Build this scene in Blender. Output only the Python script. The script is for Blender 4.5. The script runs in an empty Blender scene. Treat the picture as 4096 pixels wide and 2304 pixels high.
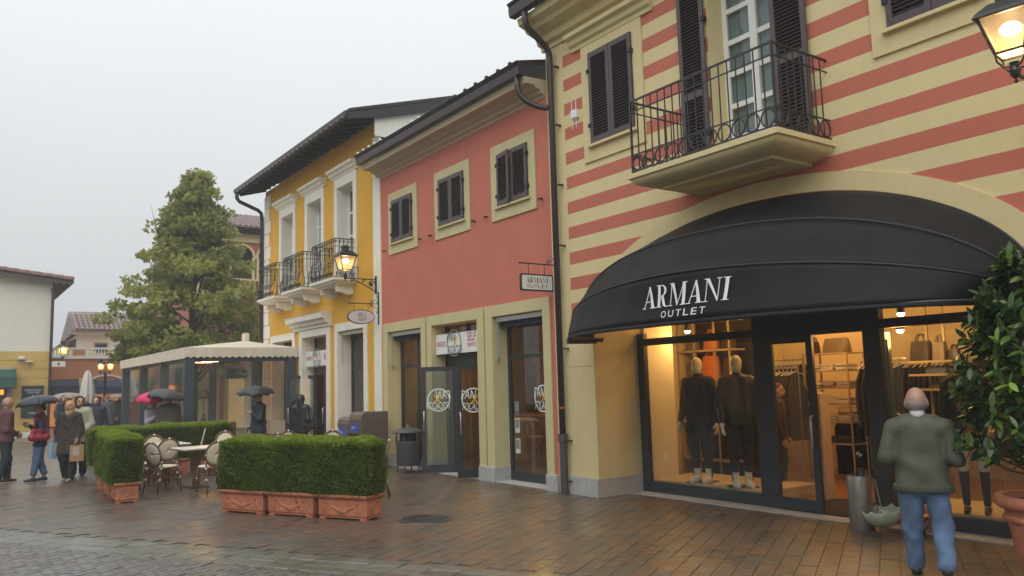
import bpy, bmesh, math, random
import numpy as np
from mathutils import Vector, Matrix, Euler
random.seed(7); RNG = np.random.default_rng(7)
R = math.radians; PI = math.pi
SC = bpy.context.scene; COL = SC.collection

# ---------------------------------------------------------------- camera
F_W, PITCH, ROLL, YAW, CAMH = 3198.45/4096, R(6.717), R(-1.65), R(35.434), 1.75
cam_d = bpy.data.cameras.new('camera'); cam = bpy.data.objects.new('camera', cam_d); COL.objects.link(cam)
fwd = Vector((math.sin(YAW)*math.cos(PITCH), math.cos(YAW)*math.cos(PITCH), math.sin(PITCH)))
rgt = Vector((math.cos(YAW), -math.sin(YAW), 0)); upv = rgt.cross(fwd)
r2 = rgt*math.cos(ROLL)+upv*math.sin(ROLL); u2 = upv*math.cos(ROLL)-rgt*math.sin(ROLL)
M = Matrix((r2, u2, -fwd)).transposed().to_4x4(); M.translation = (0, 0, CAMH); cam.matrix_world = M
cam_d.sensor_width = 36; cam_d.lens = 36*F_W; cam_d.clip_end = 3000; cam_d.clip_start = 0.05
SC.camera = cam
# ---------------------------------------------------------------- sky, sun, exposure
SUN_EL, SUN_AZ = R(48), R(226)      # soft light from the street side
W = bpy.data.worlds.new('World'); SC.world = W; W.use_nodes = True
nt = W.node_tree; nt.nodes.clear()
out = nt.nodes.new('ShaderNodeOutputWorld'); bg = nt.nodes.new('ShaderNodeBackground')
sky = nt.nodes.new('ShaderNodeTexSky'); sky.sky_type = 'NISHITA'; sky.sun_disc = False
sky.sun_elevation = SUN_EL; sky.sun_rotation = SUN_AZ; sky.dust_density = 6; sky.air_density = 1.2; sky.ozone_density = 2
hsv = nt.nodes.new('ShaderNodeHueSaturation'); hsv.inputs['Saturation'].default_value = 0.12
tc = nt.nodes.new('ShaderNodeTexCoord'); sep = nt.nodes.new('ShaderNodeSeparateXYZ')
rmp = nt.nodes.new('ShaderNodeValToRGB')                      # overcast: dimmer at the horizon, brighter overhead
e = rmp.color_ramp.elements; e[0].position = 0.0; e[0].color = (6.35, 6.65, 6.8, 1); e[1].position = 1.0; e[1].color = (14, 14.2, 14.3, 1)
m_ = e.new(0.18); m_.color = (7.5, 7.8, 7.9, 1); m_ = e.new(0.42); m_.color = (9.5, 9.9, 10.05, 1)
clo = nt.nodes.new('ShaderNodeTexNoise'); clo.inputs['Scale'].default_value = 1.6; clo.inputs['Detail'].default_value = 3
cmul = nt.nodes.new('ShaderNodeMapRange'); cmul.inputs['To Min'].default_value = 0.95; cmul.inputs['To Max'].default_value = 1.05
vm = nt.nodes.new('ShaderNodeVectorMath'); vm.operation = 'SCALE'
mx = nt.nodes.new('ShaderNodeMix'); mx.data_type = 'RGBA'; mx.inputs[0].default_value = 0.93
L = nt.links.new
L(sky.outputs[0], hsv.inputs['Color']); L(tc.outputs['Generated'], sep.inputs[0]); L(sep.outputs['Z'], rmp.inputs[0])
L(tc.outputs['Generated'], clo.inputs['Vector']); L(clo.outputs[0], cmul.inputs[0]); L(rmp.outputs[0], vm.inputs[0]); L(cmul.outputs[0], vm.inputs['Scale'])
L(hsv.outputs[0], mx.inputs[6]); L(vm.outputs[0], mx.inputs[7]); L(mx.outputs[2], bg.inputs[0]); L(bg.outputs[0], out.inputs[0])
bg.inputs[1].default_value = 0.1
sd = bpy.data.lights.new('sun', 'SUN'); sd.energy = 1.3; sd.angle = R(70); sd.color = (1.0, 0.97, 0.93)
sun = bpy.data.objects.new('sun', sd); COL.objects.link(sun)
sdir = Vector((math.sin(SUN_AZ)*math.cos(SUN_EL), math.cos(SUN_AZ)*math.cos(SUN_EL), math.sin(SUN_EL)))
sun.rotation_euler = sdir.to_track_quat('Z', 'Y').to_euler(); sun.location = (0, 0, 30)
SC.view_settings.view_transform = 'Standard'; SC.view_settings.look = 'None'; SC.view_settings.gamma = 1
SC.view_settings.exposure = 0.0; SC.view_settings.use_curve_mapping = False

# ---------------------------------------------------------------- materials
MATS = {}
def mat(name, col, rough=0.6, var=0.08, scale=6.0, metal=0.0, bump=0.0, bscale=60.0, coat=0.0, emit=None, es=0.0, streak=0.0, spec=0.5, sub=0.0):
    if name in MATS: return MATS[name]
    m = bpy.data.materials.new(name); m.use_nodes = True; n = m.node_tree; b = n.nodes['Principled BSDF']
    b.inputs['Roughness'].default_value = rough; b.inputs['Metallic'].default_value = metal
    b.inputs['Coat Weight'].default_value = coat; b.inputs['Coat Roughness'].default_value = 0.12
    b.inputs['Specular IOR Level'].default_value = spec
    if sub: b.inputs['Subsurface Weight'].default_value = sub; b.inputs['Subsurface Radius'].default_value = (.01, .005, .003)
    c = (*col, 1)
    if var > 0:
        t = n.nodes.new('ShaderNodeTexCoord'); ns = n.nodes.new('ShaderNodeTexNoise'); ns.inputs['Scale'].default_value = scale; ns.inputs['Detail'].default_value = 6
        mr = n.nodes.new('ShaderNodeMapRange'); mr.inputs['From Min'].default_value = .25; mr.inputs['From Max'].default_value = .75
        mr.inputs['To Min'].default_value = 1-var; mr.inputs['To Max'].default_value = 1+var
        sc = n.nodes.new('ShaderNodeVectorMath'); sc.operation = 'SCALE'; sc.inputs[0].default_value = col
        n.links.new(t.outputs['Object'], ns.inputs['Vector']); n.links.new(ns.outputs[0], mr.inputs[0]); n.links.new(mr.outputs[0], sc.inputs['Scale'])
        last = sc.outputs[0]
        if streak > 0:      # faint vertical rain streaks
            mp = n.nodes.new('ShaderNodeMapping'); mp.inputs['Scale'].default_value = (5, 5, .35)
            n2 = n.nodes.new('ShaderNodeTexNoise'); n2.inputs['Scale'].default_value = 2.2; n2.inputs['Detail'].default_value = 5
            m2 = n.nodes.new('ShaderNodeMapRange'); m2.inputs['From Min'].default_value = .45; m2.inputs['From Max'].default_value = .8
            m2.inputs['To Min'].default_value = 1; m2.inputs['To Max'].default_value = 1-streak
            s2 = n.nodes.new('ShaderNodeVectorMath'); s2.operation = 'SCALE'
            n.links.new(t.outputs['Object'], mp.inputs[0]); n.links.new(mp.outputs[0], n2.inputs['Vector']); n.links.new(n2.outputs[0], m2.inputs[0])
            n.links.new(last, s2.inputs[0]); n.links.new(m2.outputs[0], s2.inputs['Scale']); last = s2.outputs[0]
        n.links.new(last, b.inputs['Base Color'])
    else: b.inputs['Base Color'].default_value = c
    if bump > 0:
        t2 = n.nodes.new('ShaderNodeTexCoord'); nb = n.nodes.new('ShaderNodeTexNoise'); nb.inputs['Scale'].default_value = bscale; nb.inputs['Detail'].default_value = 4
        bp = n.nodes.new('ShaderNodeBump'); bp.inputs['Strength'].default_value = bump; bp.inputs['Distance'].default_value = .01
        n.links.new(t2.outputs['Object'], nb.inputs['Vector']); n.links.new(nb.outputs[0], bp.inputs['Height']); n.links.new(bp.outputs[0], b.inputs['Normal'])
    if emit: b.inputs['Emission Color'].default_value = (*emit, 1); b.inputs['Emission Strength'].default_value = es
    MATS[name] = m; return m
def glass(name, tint=(.93, .95, .94), rough=0.02, ior=1.5, haze=0.0, hazec=(.6, .62, .62)):
    if name in MATS: return MATS[name]
    m = bpy.data.materials.new(name); m.use_nodes = True; n = m.node_tree; n.nodes.clear()
    o = n.nodes.new('ShaderNodeOutputMaterial'); mxs = n.nodes.new('ShaderNodeMixShader'); tr = n.nodes.new('ShaderNodeBsdfTransparent'); gl = n.nodes.new('ShaderNodeBsdfGlossy'); lw = n.nodes.new('ShaderNodeLayerWeight'); lw.inputs[0].default_value = .5; pw = n.nodes.new('ShaderNodeMath'); pw.operation = 'POWER'; pw.inputs[1].default_value = 4.0; fr = n.nodes.new('ShaderNodeMath'); fr.operation = 'MULTIPLY_ADD'; f0 = ((ior-1)/(ior+1))**2
    n.links.new(lw.outputs['Facing'], pw.inputs[0]); n.links.new(pw.outputs[0], fr.inputs[0]); fr.inputs[1].default_value = (1-f0)*.75; fr.inputs[2].default_value = f0
    tr.inputs[0].default_value = (*tint, 1); gl.inputs['Roughness'].default_value = rough
    n.links.new(fr.outputs[0], mxs.inputs[0]); base = tr.outputs[0]
    if haze > 0:
        df = n.nodes.new('ShaderNodeBsdfDiffuse'); df.inputs[0].default_value = (*hazec, 1); mh = n.nodes.new('ShaderNodeMixShader'); mh.inputs[0].default_value = haze
        n.links.new(tr.outputs[0], mh.inputs[1]); n.links.new(df.outputs[0], mh.inputs[2]); base = mh.outputs[0]
    n.links.new(base, mxs.inputs[1]); n.links.new(gl.outputs[0], mxs.inputs[2]); n.links.new(mxs.outputs[0], o.inputs[0])
    MATS[name] = m; return m
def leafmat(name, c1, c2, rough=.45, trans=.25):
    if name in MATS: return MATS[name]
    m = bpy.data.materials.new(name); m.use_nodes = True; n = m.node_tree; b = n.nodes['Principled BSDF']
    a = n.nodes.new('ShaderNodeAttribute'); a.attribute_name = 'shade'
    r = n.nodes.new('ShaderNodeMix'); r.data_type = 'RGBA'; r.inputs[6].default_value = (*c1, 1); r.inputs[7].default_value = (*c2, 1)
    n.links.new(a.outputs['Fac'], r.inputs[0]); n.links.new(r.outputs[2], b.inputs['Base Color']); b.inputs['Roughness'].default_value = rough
    o = n.nodes['Material Output']; t = n.nodes.new('ShaderNodeBsdfTranslucent'); ms = n.nodes.new('ShaderNodeMixShader'); ms.inputs[0].default_value = trans
    n.links.new(r.outputs[2], t.inputs[0]); n.links.new(b.outputs[0], ms.inputs[1]); n.links.new(t.outputs[0], ms.inputs[2]); n.links.new(ms.outputs[0], o.inputs[0])
    MATS[name] = m; return m

# ---------------------------------------------------------------- object helpers
def link(o, parent=None):
    COL.objects.link(o)
    if parent is not None:
        o.parent = parent; o.matrix_parent_inverse = INV.get(parent.name, Matrix.Identity(4))
    return o
INV = {}
def tag(o, label=None, cat=None, group=None, kind=None):
    if label: o['label'] = label
    if cat: o['category'] = cat
    if group: o['group'] = group
    if kind: o['kind'] = kind
    return o
def thing(name, label, cat, loc=(0, 0, 0), group=None, local=False, rz=0):
    """Empty at the thing's base; parts are given in world coordinates unless local"""
    o = bpy.data.objects.new(name, None); COL.objects.link(o); o.location = loc; o.empty_display_size = .1; o.rotation_euler = (0, 0, rz)
    if not local: INV[o.name] = Matrix.Translation(-Vector(loc))
    return tag(o, label, cat, group)
def copy_tree(src, parent=None):
    c = src.copy(); COL.objects.link(c)
    if parent is not None: c.parent = parent
    for ch in list(src.children): copy_tree(ch, c)
    return c
def place(src, loc, rz, label, group=None):
    c = copy_tree(src); c.location = loc; c.rotation_euler = (0, 0, rz); c['label'] = label
    if group: c['group'] = group
    return c

class MB:
    def __init__(s): s.v = []; s.f = []
    def add(s, vs, fs):
        n = len(s.v); s.v += [tuple(p) for p in vs]; s.f += [tuple(i+n for i in q) for q in fs]; return s
    def box(s, x0, x1, y0, y1, z0, z1):
        if x0 > x1: x0, x1 = x1, x0
        if y0 > y1: y0, y1 = y1, y0
        if z0 > z1: z0, z1 = z1, z0
        return s.add([(x0, y0, z0), (x1, y0, z0), (x1, y1, z0), (x0, y1, z0), (x0, y0, z1), (x1, y0, z1), (x1, y1, z1), (x0, y1, z1)],
                     [(0, 3, 2, 1), (4, 5, 6, 7), (0, 1, 5, 4), (1, 2, 6, 5), (2, 3, 7, 6), (3, 0, 4, 7)])
    def obox(s, c, size, rot):
        m = rot.to_matrix() if hasattr(rot, 'to_matrix') else rot
        hx, hy, hz = size[0]/2, size[1]/2, size[2]/2; c = Vector(c)
        P = [c+m@Vector((sx*hx, sy*hy, sz*hz)) for sx, sy, sz in ((-1, -1, -1), (1, -1, -1), (1, 1, -1), (-1, 1, -1), (-1, -1, 1), (1, -1, 1), (1, 1, 1), (-1, 1, 1))]
        return s.add(P, [(0, 3, 2, 1), (4, 5, 6, 7), (0, 1, 5, 4), (1, 2, 6, 5), (2, 3, 7, 6), (3, 0, 4, 7)])
    def bar(s, p0, p1, w, h=None):
        """square bar between two points"""
        p0, p1 = Vector(p0), Vector(p1); d = p1-p0; q = d.to_track_quat('Z', 'Y')
        return s.obox((p0+p1)/2, (w, h or w, d.length), q.to_matrix())
    def cyl(s, p0, p1, r0, r1=None, n=10, caps=True):
        r1 = r0 if r1 is None else r1; p0, p1 = Vector(p0), Vector(p1); q = (p1-p0).to_track_quat('Z', 'Y')
        vs = []
        for p, r in ((p0, r0), (p1, r1)):
            for i in range(n): a = 2*PI*i/n; vs.append(p+q@Vector((r*math.cos(a), r*math.sin(a), 0)))
        fs = [(i, (i+1) % n, n+(i+1) % n, n+i) for i in range(n)]
        if caps: fs += [tuple(range(n-1, -1, -1)), tuple(range(n, 2*n))]
        return s.add(vs, fs)
    def tube(s, pts, r, n=6, closed=False):
        pts = [Vector(p) for p in pts]; N = len(pts); rs = r if isinstance(r, (list, tuple)) else [r]*N; vs = []; up = None
        for i, p in enumerate(pts):
            if closed: d = pts[(i+1) % N]-pts[i-1]
            else: d = pts[min(i+1, N-1)]-pts[max(i-1, 0)]
            d.normalize()
            if up is None: up = Vector((0, 0, 1)) if abs(d.z) < .9 else Vector((1, 0, 0))
            a = d.cross(up)
            if a.length < 1e-4: a = d.cross(Vector((0, 1, 0)))
            a.normalize(); b = a.cross(d).normalized(); up = b
            for k in range(n): t = 2*PI*k/n; vs.append(p+(a*math.cos(t)+b*math.sin(t))*rs[i])
        fs = []
        for i in range(N if closed else N-1):
            j = (i+1) % N
            for k in range(n): fs.append((i*n+k, i*n+(k+1) % n, j*n+(k+1) % n, j*n+k))
        if not closed: fs += [tuple(range(n-1, -1, -1)), tuple(range((N-1)*n, N*n))]
        return s.add(vs, fs)
    def lathe(s, c, prof, n=20, a0=0.0):
        vs = []; c = Vector(c)
        for r, z in prof:
            for i in range(n): a = a0+2*PI*i/n; vs.append(c+Vector((r*math.cos(a), r*math.sin(a), z)))
        fs = [(j*n+i, j*n+(i+1) % n, (j+1)*n+(i+1) % n, (j+1)*n+i) for j in range(len(prof)-1) for i in range(n)]
        return s.add(vs, fs)
    def ell(s, c, r, nu=12, nv=8):
        vs = []; c = Vector(c)
        for j in range(nv+1):
            t = PI*j/nv
            for i in range(nu): a = 2*PI*i/nu; vs.append((c.x+r[0]*math.sin(t)*math.cos(a), c.y+r[1]*math.sin(t)*math.sin(a), c.z-r[2]*math.cos(t)))
        return s.add(vs, [(j*nu+i, j*nu+(i+1) % nu, (j+1)*nu+(i+1) % nu, (j+1)*nu+i) for j in range(nv) for i in range(nu)])
    def prism(s, poly, fn, a, b):
        """extrude a 2-D polygon; fn(u, v, w) -> point"""
        n = len(poly); vs = [fn(u, v, a) for u, v in poly]+[fn(u, v, b) for u, v in poly]
        return s.add(vs, [(i, (i+1) % n, n+(i+1) % n, n+i) for i in range(n)]+[tuple(range(n-1, -1, -1)), tuple(range(n, 2*n))])
    def grid(s, P):
        """P: list of rows of points"""
        h, w = len(P), len(P[0]); return s.add([p for r in P for p in r], [(j*w+i, j*w+i+1, (j+1)*w+i+1, (j+1)*w+i) for j in range(h-1) for i in range(w-1)])
    def mesh(s, name, m=None, smooth=False, fix=True):
        me = bpy.data.meshes.new(name); me.from_pydata([tuple(p) for p in s.v], [], s.f)
        if fix:
            bm = bmesh.new(); bm.from_mesh(me); bmesh.ops.recalc_face_normals(bm, faces=bm.faces); bm.to_mesh(me); bm.free()
        if m: me.materials.append(m)
        if smooth: me.polygons.foreach_set('use_smooth', [True]*len(me.polygons))
        return me
    def build(s, name, m, parent=None, smooth=False, bevel=0.0, solid=0.0, fix=True):
        o = bpy.data.objects.new(name, s.mesh(name, m, smooth, fix)); link(o, parent)
        if solid: d = o.modifiers.new('s', 'SOLIDIFY'); d.thickness = solid; d.offset = 0
        if bevel: d = o.modifiers.new('b', 'BEVEL'); d.width = bevel; d.segments = 2; d.limit_method = 'ANGLE'; d.angle_limit = R(40)
        if smooth == 'auto': pass
        return o
def inst(name, me, loc=(0, 0, 0), rot=(0, 0, 0), parent=None, scale=None):
    o = bpy.data.objects.new(name, me); o.location = loc; o.rotation_euler = rot
    if scale: o.scale = scale
    return link(o, parent)

# text as flat mesh in 2-D
TXT = {}
def text2d(s):
    if s in TXT: return TXT[s]
    c = bpy.data.curves.new('txt', 'FONT'); c.body = s; c.size = 1; c.resolution_u = 3; o = bpy.data.objects.new('txt', c)
    me = bpy.data.meshes.new_from_object(o); V = [(v.co.x, v.co.y) for v in me.vertices]; Fc = [tuple(p.vertices) for p in me.polygons]
    bpy.data.objects.remove(o); bpy.data.curves.remove(c); bpy.data.meshes.remove(me)
    x0 = min(v[0] for v in V); x1 = max(v[0] for v in V); y0 = min(v[1] for v in V); y1 = max(v[1] for v in V)
    V = [((x-x0)/(x1-x0), (y-y0)/(y1-y0)) for x, y in V]; TXT[s] = (V, Fc); return TXT[s]
def put_text(s, fn, u0, u1, v0, v1, name, m, parent, V=None, shear=0.0):
    """lay text into the box u0..u1, v0..v1 of a surface fn(u, v) -> point"""
    V_, Fc = V if V else text2d(s)
    mb = MB(); mb.add([fn(u0+(x+shear*y)*(u1-u0), v0+y*(v1-v0)) for x, y in V_], Fc)
    o = mb.build(name, m, parent, fix=False); return o
def serif_word(word):
    """thick-and-thin roman capitals"""
    G = {}
    def q(*p): return list(p)
    G['A'] = (.66, [q((.045, 0), (.085, 0), (.36, 1), (.315, 1)), q((.44, 0), (.60, 0), (.37, 1), (.29, .93)), q((.14, .29), (.50, .29), (.50, .33), (.14, .33)), q((-.03, 0), (.16, 0), (.16, .035), (-.03, .035)), q((.36, 0), (.68, 0), (.68, .035), (.36, .035))])
    bowl = []
    for i in range(13):
        a = PI/2-PI*i/12; bowl.append(((.24+.25*math.cos(a), .745+.255*math.sin(a)), (.24+.14*math.cos(a), .745+.215*math.sin(a))))
    G['R'] = (.60, [q((.07, 0), (.20, 0), (.20, 1), (.07, 1)), q((0, 0), (.28, 0), (.28, .035), (0, .035)), q((0, .965), (.25, .965), (.25, 1), (0, 1))] +
              [q(bowl[i][0], bowl[i+1][0], bowl[i+1][1], bowl[i][1]) for i in range(12)] + [q((.22, .52), (.34, .52), (.44, .16), (.32, .10)), q((.32, .10), (.44, .16), (.48, .04), (.42, 0)), q((.42, 0), (.60, 0), (.60, .035), (.46, .04))])
    G['M'] = (.86, [q((.07, 0), (.105, 0), (.135, 1), (.10, 1)), q((0, 0), (.18, 0), (.18, .035), (0, .035)), q((.03, .965), (.24, .965), (.24, 1), (.03, 1)), q((.10, 1), (.24, 1), (.43, .10), (.39, 0)), q((.39, 0), (.42, 0), (.70, 1), (.66, 1)), q((.63, 0), (.77, 0), (.77, 1), (.63, 1)), q((.55, 0), (.85, 0), (.85, .035), (.55, .035)), q((.63, .965), (.85, .965), (.85, 1), (.63, 1))])
    G['N'] = (.74, [q((.09, 0), (.125, 0), (.125, 1), (.09, 1)), q((0, 0), (.21, 0), (.21, .035), (0, .035)), q((0, .965), (.20, .965), (.20, 1), (0, 1)), q((.06, 1), (.21, 1), (.63, .06), (.60, 0)), q((.595, 0), (.63, 0), (.63, 1), (.595, 1)), q((.51, .965), (.72, .965), (.72, 1), (.51, 1))])
    G['I'] = (.30, [q((.08, 0), (.22, 0), (.22, 1), (.08, 1)), q((0, 0), (.30, 0), (.30, .035), (0, .035)), q((0, .965), (.30, .965), (.30, 1), (0, 1))])
    x = 0; V = []; Fc = []
    for ch in word:
        w, polys = G[ch]
        for p in polys:
            # subdivide every stroke a little along its height so it can follow a curved cloth
            n = len(V); V += [(x+a, b) for a, b in p]; Fc.append(tuple(range(n, n+len(p))))
        x += w+.03
    return [(a/x, b) for a, b in V], Fc

# ---------------------------------------------------------------- signed-distance figures -> one continuous skin (surface nets)
def sdf_mesh(prims, vox, k=.02, cuts=(), wob=0.0, wfreq=14.0, seed=0):
    lo = np.array([1e9]*3); hi = -lo
    for p in prims:
        if p[0] == 'c': a, b, r = np.array(p[1]), np.array(p[2]), max(p[3], p[4]); lo = np.minimum(lo, np.minimum(a, b)-r); hi = np.maximum(hi, np.maximum(a, b)+r)
        else: c, r = np.array(p[1]), np.array(p[2]); r = np.full(3, r.max()) if len(p) > 3 else r; lo = np.minimum(lo, c-r); hi = np.maximum(hi, c+r)
    pad = vox*3+k; lo -= pad; hi += pad
    n = np.ceil((hi-lo)/vox).astype(int)+1
    ax = [lo[i]+vox*np.arange(n[i]) for i in range(3)]
    Fd = np.full(n, 1.0, np.float32)
    for p in prims:
        if p[0] == 'c': a, b = np.array(p[1], float), np.array(p[2], float); r0, r1 = p[3], p[4]; l = np.minimum(a-r0, b-r1); h = np.maximum(a+r0, b+r1); rr = max(r0, r1); l = np.minimum(a, b)-rr; h = np.maximum(a, b)+rr
        else:
            c, r = np.array(p[1], float), np.array(p[2], float); rb = np.full(3, r.max()) if len(p) > 3 else r; l, h = c-rb, c+rb
        l = l-k*2-vox*3; h = h+k*2+vox*3
        i0 = np.clip(np.floor((l-lo)/vox).astype(int), 0, n-1); i1 = np.clip(np.ceil((h-lo)/vox).astype(int)+1, 1, n)
        X, Y, Z = np.meshgrid(ax[0][i0[0]:i1[0]], ax[1][i0[1]:i1[1]], ax[2][i0[2]:i1[2]], indexing='ij')
        if p[0] == 'c':
            d = b-a; L2 = max(d@d, 1e-9); t = np.clip(((X-a[0])*d[0]+(Y-a[1])*d[1]+(Z-a[2])*d[2])/L2, 0, 1)
            D = np.sqrt((X-a[0]-t*d[0])**2+(Y-a[1]-t*d[1])**2+(Z-a[2]-t*d[2])**2)-(r0+(r1-r0)*t)
        else:
            x, y, z = X-c[0], Y-c[1], Z-c[2]
            if len(p) > 3: m = np.array(p[3].transposed()); x, y, z = m[0, 0]*x+m[0, 1]*y+m[0, 2]*z, m[1, 0]*x+m[1, 1]*y+m[1, 2]*z, m[2, 0]*x+m[2, 1]*y+m[2, 2]*z
            q = np.sqrt((x/r[0])**2+(y/r[1])**2+(z/r[2])**2); D = (q-1)*r.min()*.9+0*q
        S = Fd[i0[0]:i1[0], i0[1]:i1[1], i0[2]:i1[2]]
        hh = np.clip(.5+.5*(S-D)/k, 0, 1); S[...] = np.where(np.abs(S-D) < k, S*(1-hh)+D*hh-k*hh*(1-hh), np.minimum(S, D))
    if wob > 0 or cuts:
        X, Y, Z = np.meshgrid(*ax, indexing='ij')
        if wob > 0:
            f = wfreq; s = seed*1.7
            Fd += wob*(np.sin(f*(X*1.3+Z*1.1+Y*.4)+s+1.6*np.sin(f*.6*(Y-Z)+s))*.6+np.sin(f*2.1*(Z*.9-X*.8+Y*.7)+2*s+1.3*np.sin(f*1.1*X))*.4)
        for cfn in cuts: Fd = np.maximum(Fd, cfn(X, Y, Z))
    ins = Fd < 0
    c8 = [(i, j, l_) for i in (0, 1) for j in (0, 1) for l_ in (0, 1)]
    nx, ny, nz = n-1
    cnt = sum(ins[i:i+nx, j:j+ny, l_:l_+nz].astype(np.int8) for i, j, l_ in c8)
    act = (cnt > 0) & (cnt < 8); idx = -np.ones(act.shape, int); cells = np.argwhere(act); idx[act] = np.arange(len(cells))
    acc = np.zeros((len(cells), 3)); num = np.zeros(len(cells))
    ci, cj, ck = cells.T
    for a_, b_ in [(p_, q_) for p_ in c8 for q_ in c8 if sum(abs(p_[t]-q_[t]) for t in range(3)) == 1 and p_ < q_]:
        fa = Fd[ci+a_[0], cj+a_[1], ck+a_[2]]; fb = Fd[ci+b_[0], cj+b_[1], ck+b_[2]]; crs = (fa < 0) != (fb < 0)
        t = np.where(crs, fa/np.where(crs, fa-fb, 1), 0); pos = np.array(a_)+t[:, None]*(np.array(b_)-np.array(a_)); acc += pos*crs[:, None]; num += crs
    V = lo+(cells+acc/num[:, None])*vox
    Q = []
    for axi in range(3):
        sl0 = [slice(1, -1)]*3; sl1 = [slice(1, -1)]*3; sl0[axi] = slice(0, -1); sl1[axi] = slice(1, None)
        A = ins[tuple(sl0)]; B = ins[tuple(sl1)]; ed = np.argwhere(A != B)
        if not len(ed): continue
        flip = A[A != B]; off = np.ones(3, int); off[axi] = 0; e0 = ed+off
        u, v = [(1, 2), (2, 0), (0, 1)][axi]
        def cell(du, dv): c = e0.copy(); c[:, u] -= du; c[:, v] -= dv; return idx[c[:, 0], c[:, 1], c[:, 2]]
        q4 = np.stack([cell(1, 1), cell(0, 1), cell(0, 0), cell(1, 0)], 1); q4[~flip] = q4[~flip][:, ::-1]; Q.append(q4)
    return V, np.concatenate(Q)
def np_mesh(name, V, Fq, mats, smooth=True, mi=None):
    me = bpy.data.meshes.new(name); V = np.asarray(V, np.float32); Fq = np.asarray(Fq, np.int32); k = Fq.shape[1]
    me.vertices.add(len(V)); me.vertices.foreach_set('co', V.ravel()); me.loops.add(Fq.size); me.loops.foreach_set('vertex_index', Fq.ravel())
    me.polygons.add(len(Fq)); me.polygons.foreach_set('loop_start', np.arange(0, Fq.size, k, dtype=np.int32)); me.polygons.foreach_set('loop_total', np.full(len(Fq), k, np.int32))
    for m in mats: me.materials.append(m)
    if mi is not None: me.polygons.foreach_set('material_index', np.asarray(mi, np.int32))
    if smooth: me.polygons.foreach_set('use_smooth', np.ones(len(Fq), bool))
    me.update(calc_edges=True); return me
def sdf_obj(name, prims, vox, m, parent, k=.02, cuts=(), wob=0.0, wfreq=14.0, seed=0, spots=()):
    V, Q = sdf_mesh(prims, vox, k, cuts, wob, wfreq, seed)
    mi = None; mats = [m]
    if spots:
        c = V[Q].mean(1); mi = np.zeros(len(Q), int)
        for j, (p, r, sm) in enumerate(spots):
            mats.append(sm); mi[(((c-np.array(p))/np.array(r))**2).sum(1) < 1] = j+1
    o = bpy.data.objects.new(name, np_mesh(name, V, Q, mats, True, mi)); return link(o, parent)

# ================================================================ colours
XF = 8.105                                    # facade plane of the terrace (faces -X)
cream = mat('cream_render', (.66, .56, .30), .8, .05, 3, bump=.12, bscale=180, streak=.06)
sage = mat('sage_cream_render', (.56, .50, .27), .8, .05, 3, bump=.12, bscale=180, streak=.05)
redw = mat('red_render', (.535, .165, .115), .85, .07, 1.6, bump=.12, bscale=180, streak=.05)
yelw = mat('yellow_render', (.70, .39, .04), .85, .07, 1.8, bump=.12, bscale=180, streak=.06)
white = mat('white_trim', (.80, .78, .68), .75, .06, 3, bump=.08, bscale=150, streak=.08)
pwhite = mat('white_paint', (.75, .76, .74), .4, .03)
stone = mat('grey_plinth_stone', (.42, .42, .41), .6, .14, 14, bump=.2, bscale=90, streak=.12)
brown = mat('brown_shutter_paint', (.075, .052, .055), .45, .1, 8)
dkbrown = mat('dark_brown_metal', (.05, .036, .036), .38, .1, 8, metal=.2)
iron = mat('wrought_iron', (.022, .022, .024), .42, .15, 20)
anth = mat('anthracite_frame', (.035, .042, .05), .35, .08, 10)
dark = mat('dark_roof', (.028, .025, .027), .6, .2, 12)
soff = mat('dark_eave_timber', (.03, .024, .022), .7, .2, 10)
steel = mat('brushed_steel', (.55, .54, .52), .3, .08, 30, metal=.9)
gl = glass('shop_glass', (.90, .93, .92)); glc = glass('cafe_glass', (.80, .83, .80), ior=1.62); gup = glass('window_glass', (.8, .85, .85), ior=1.55)
blackm = mat('black_rubber', (.012, .012, .013), .6, .1)

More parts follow.
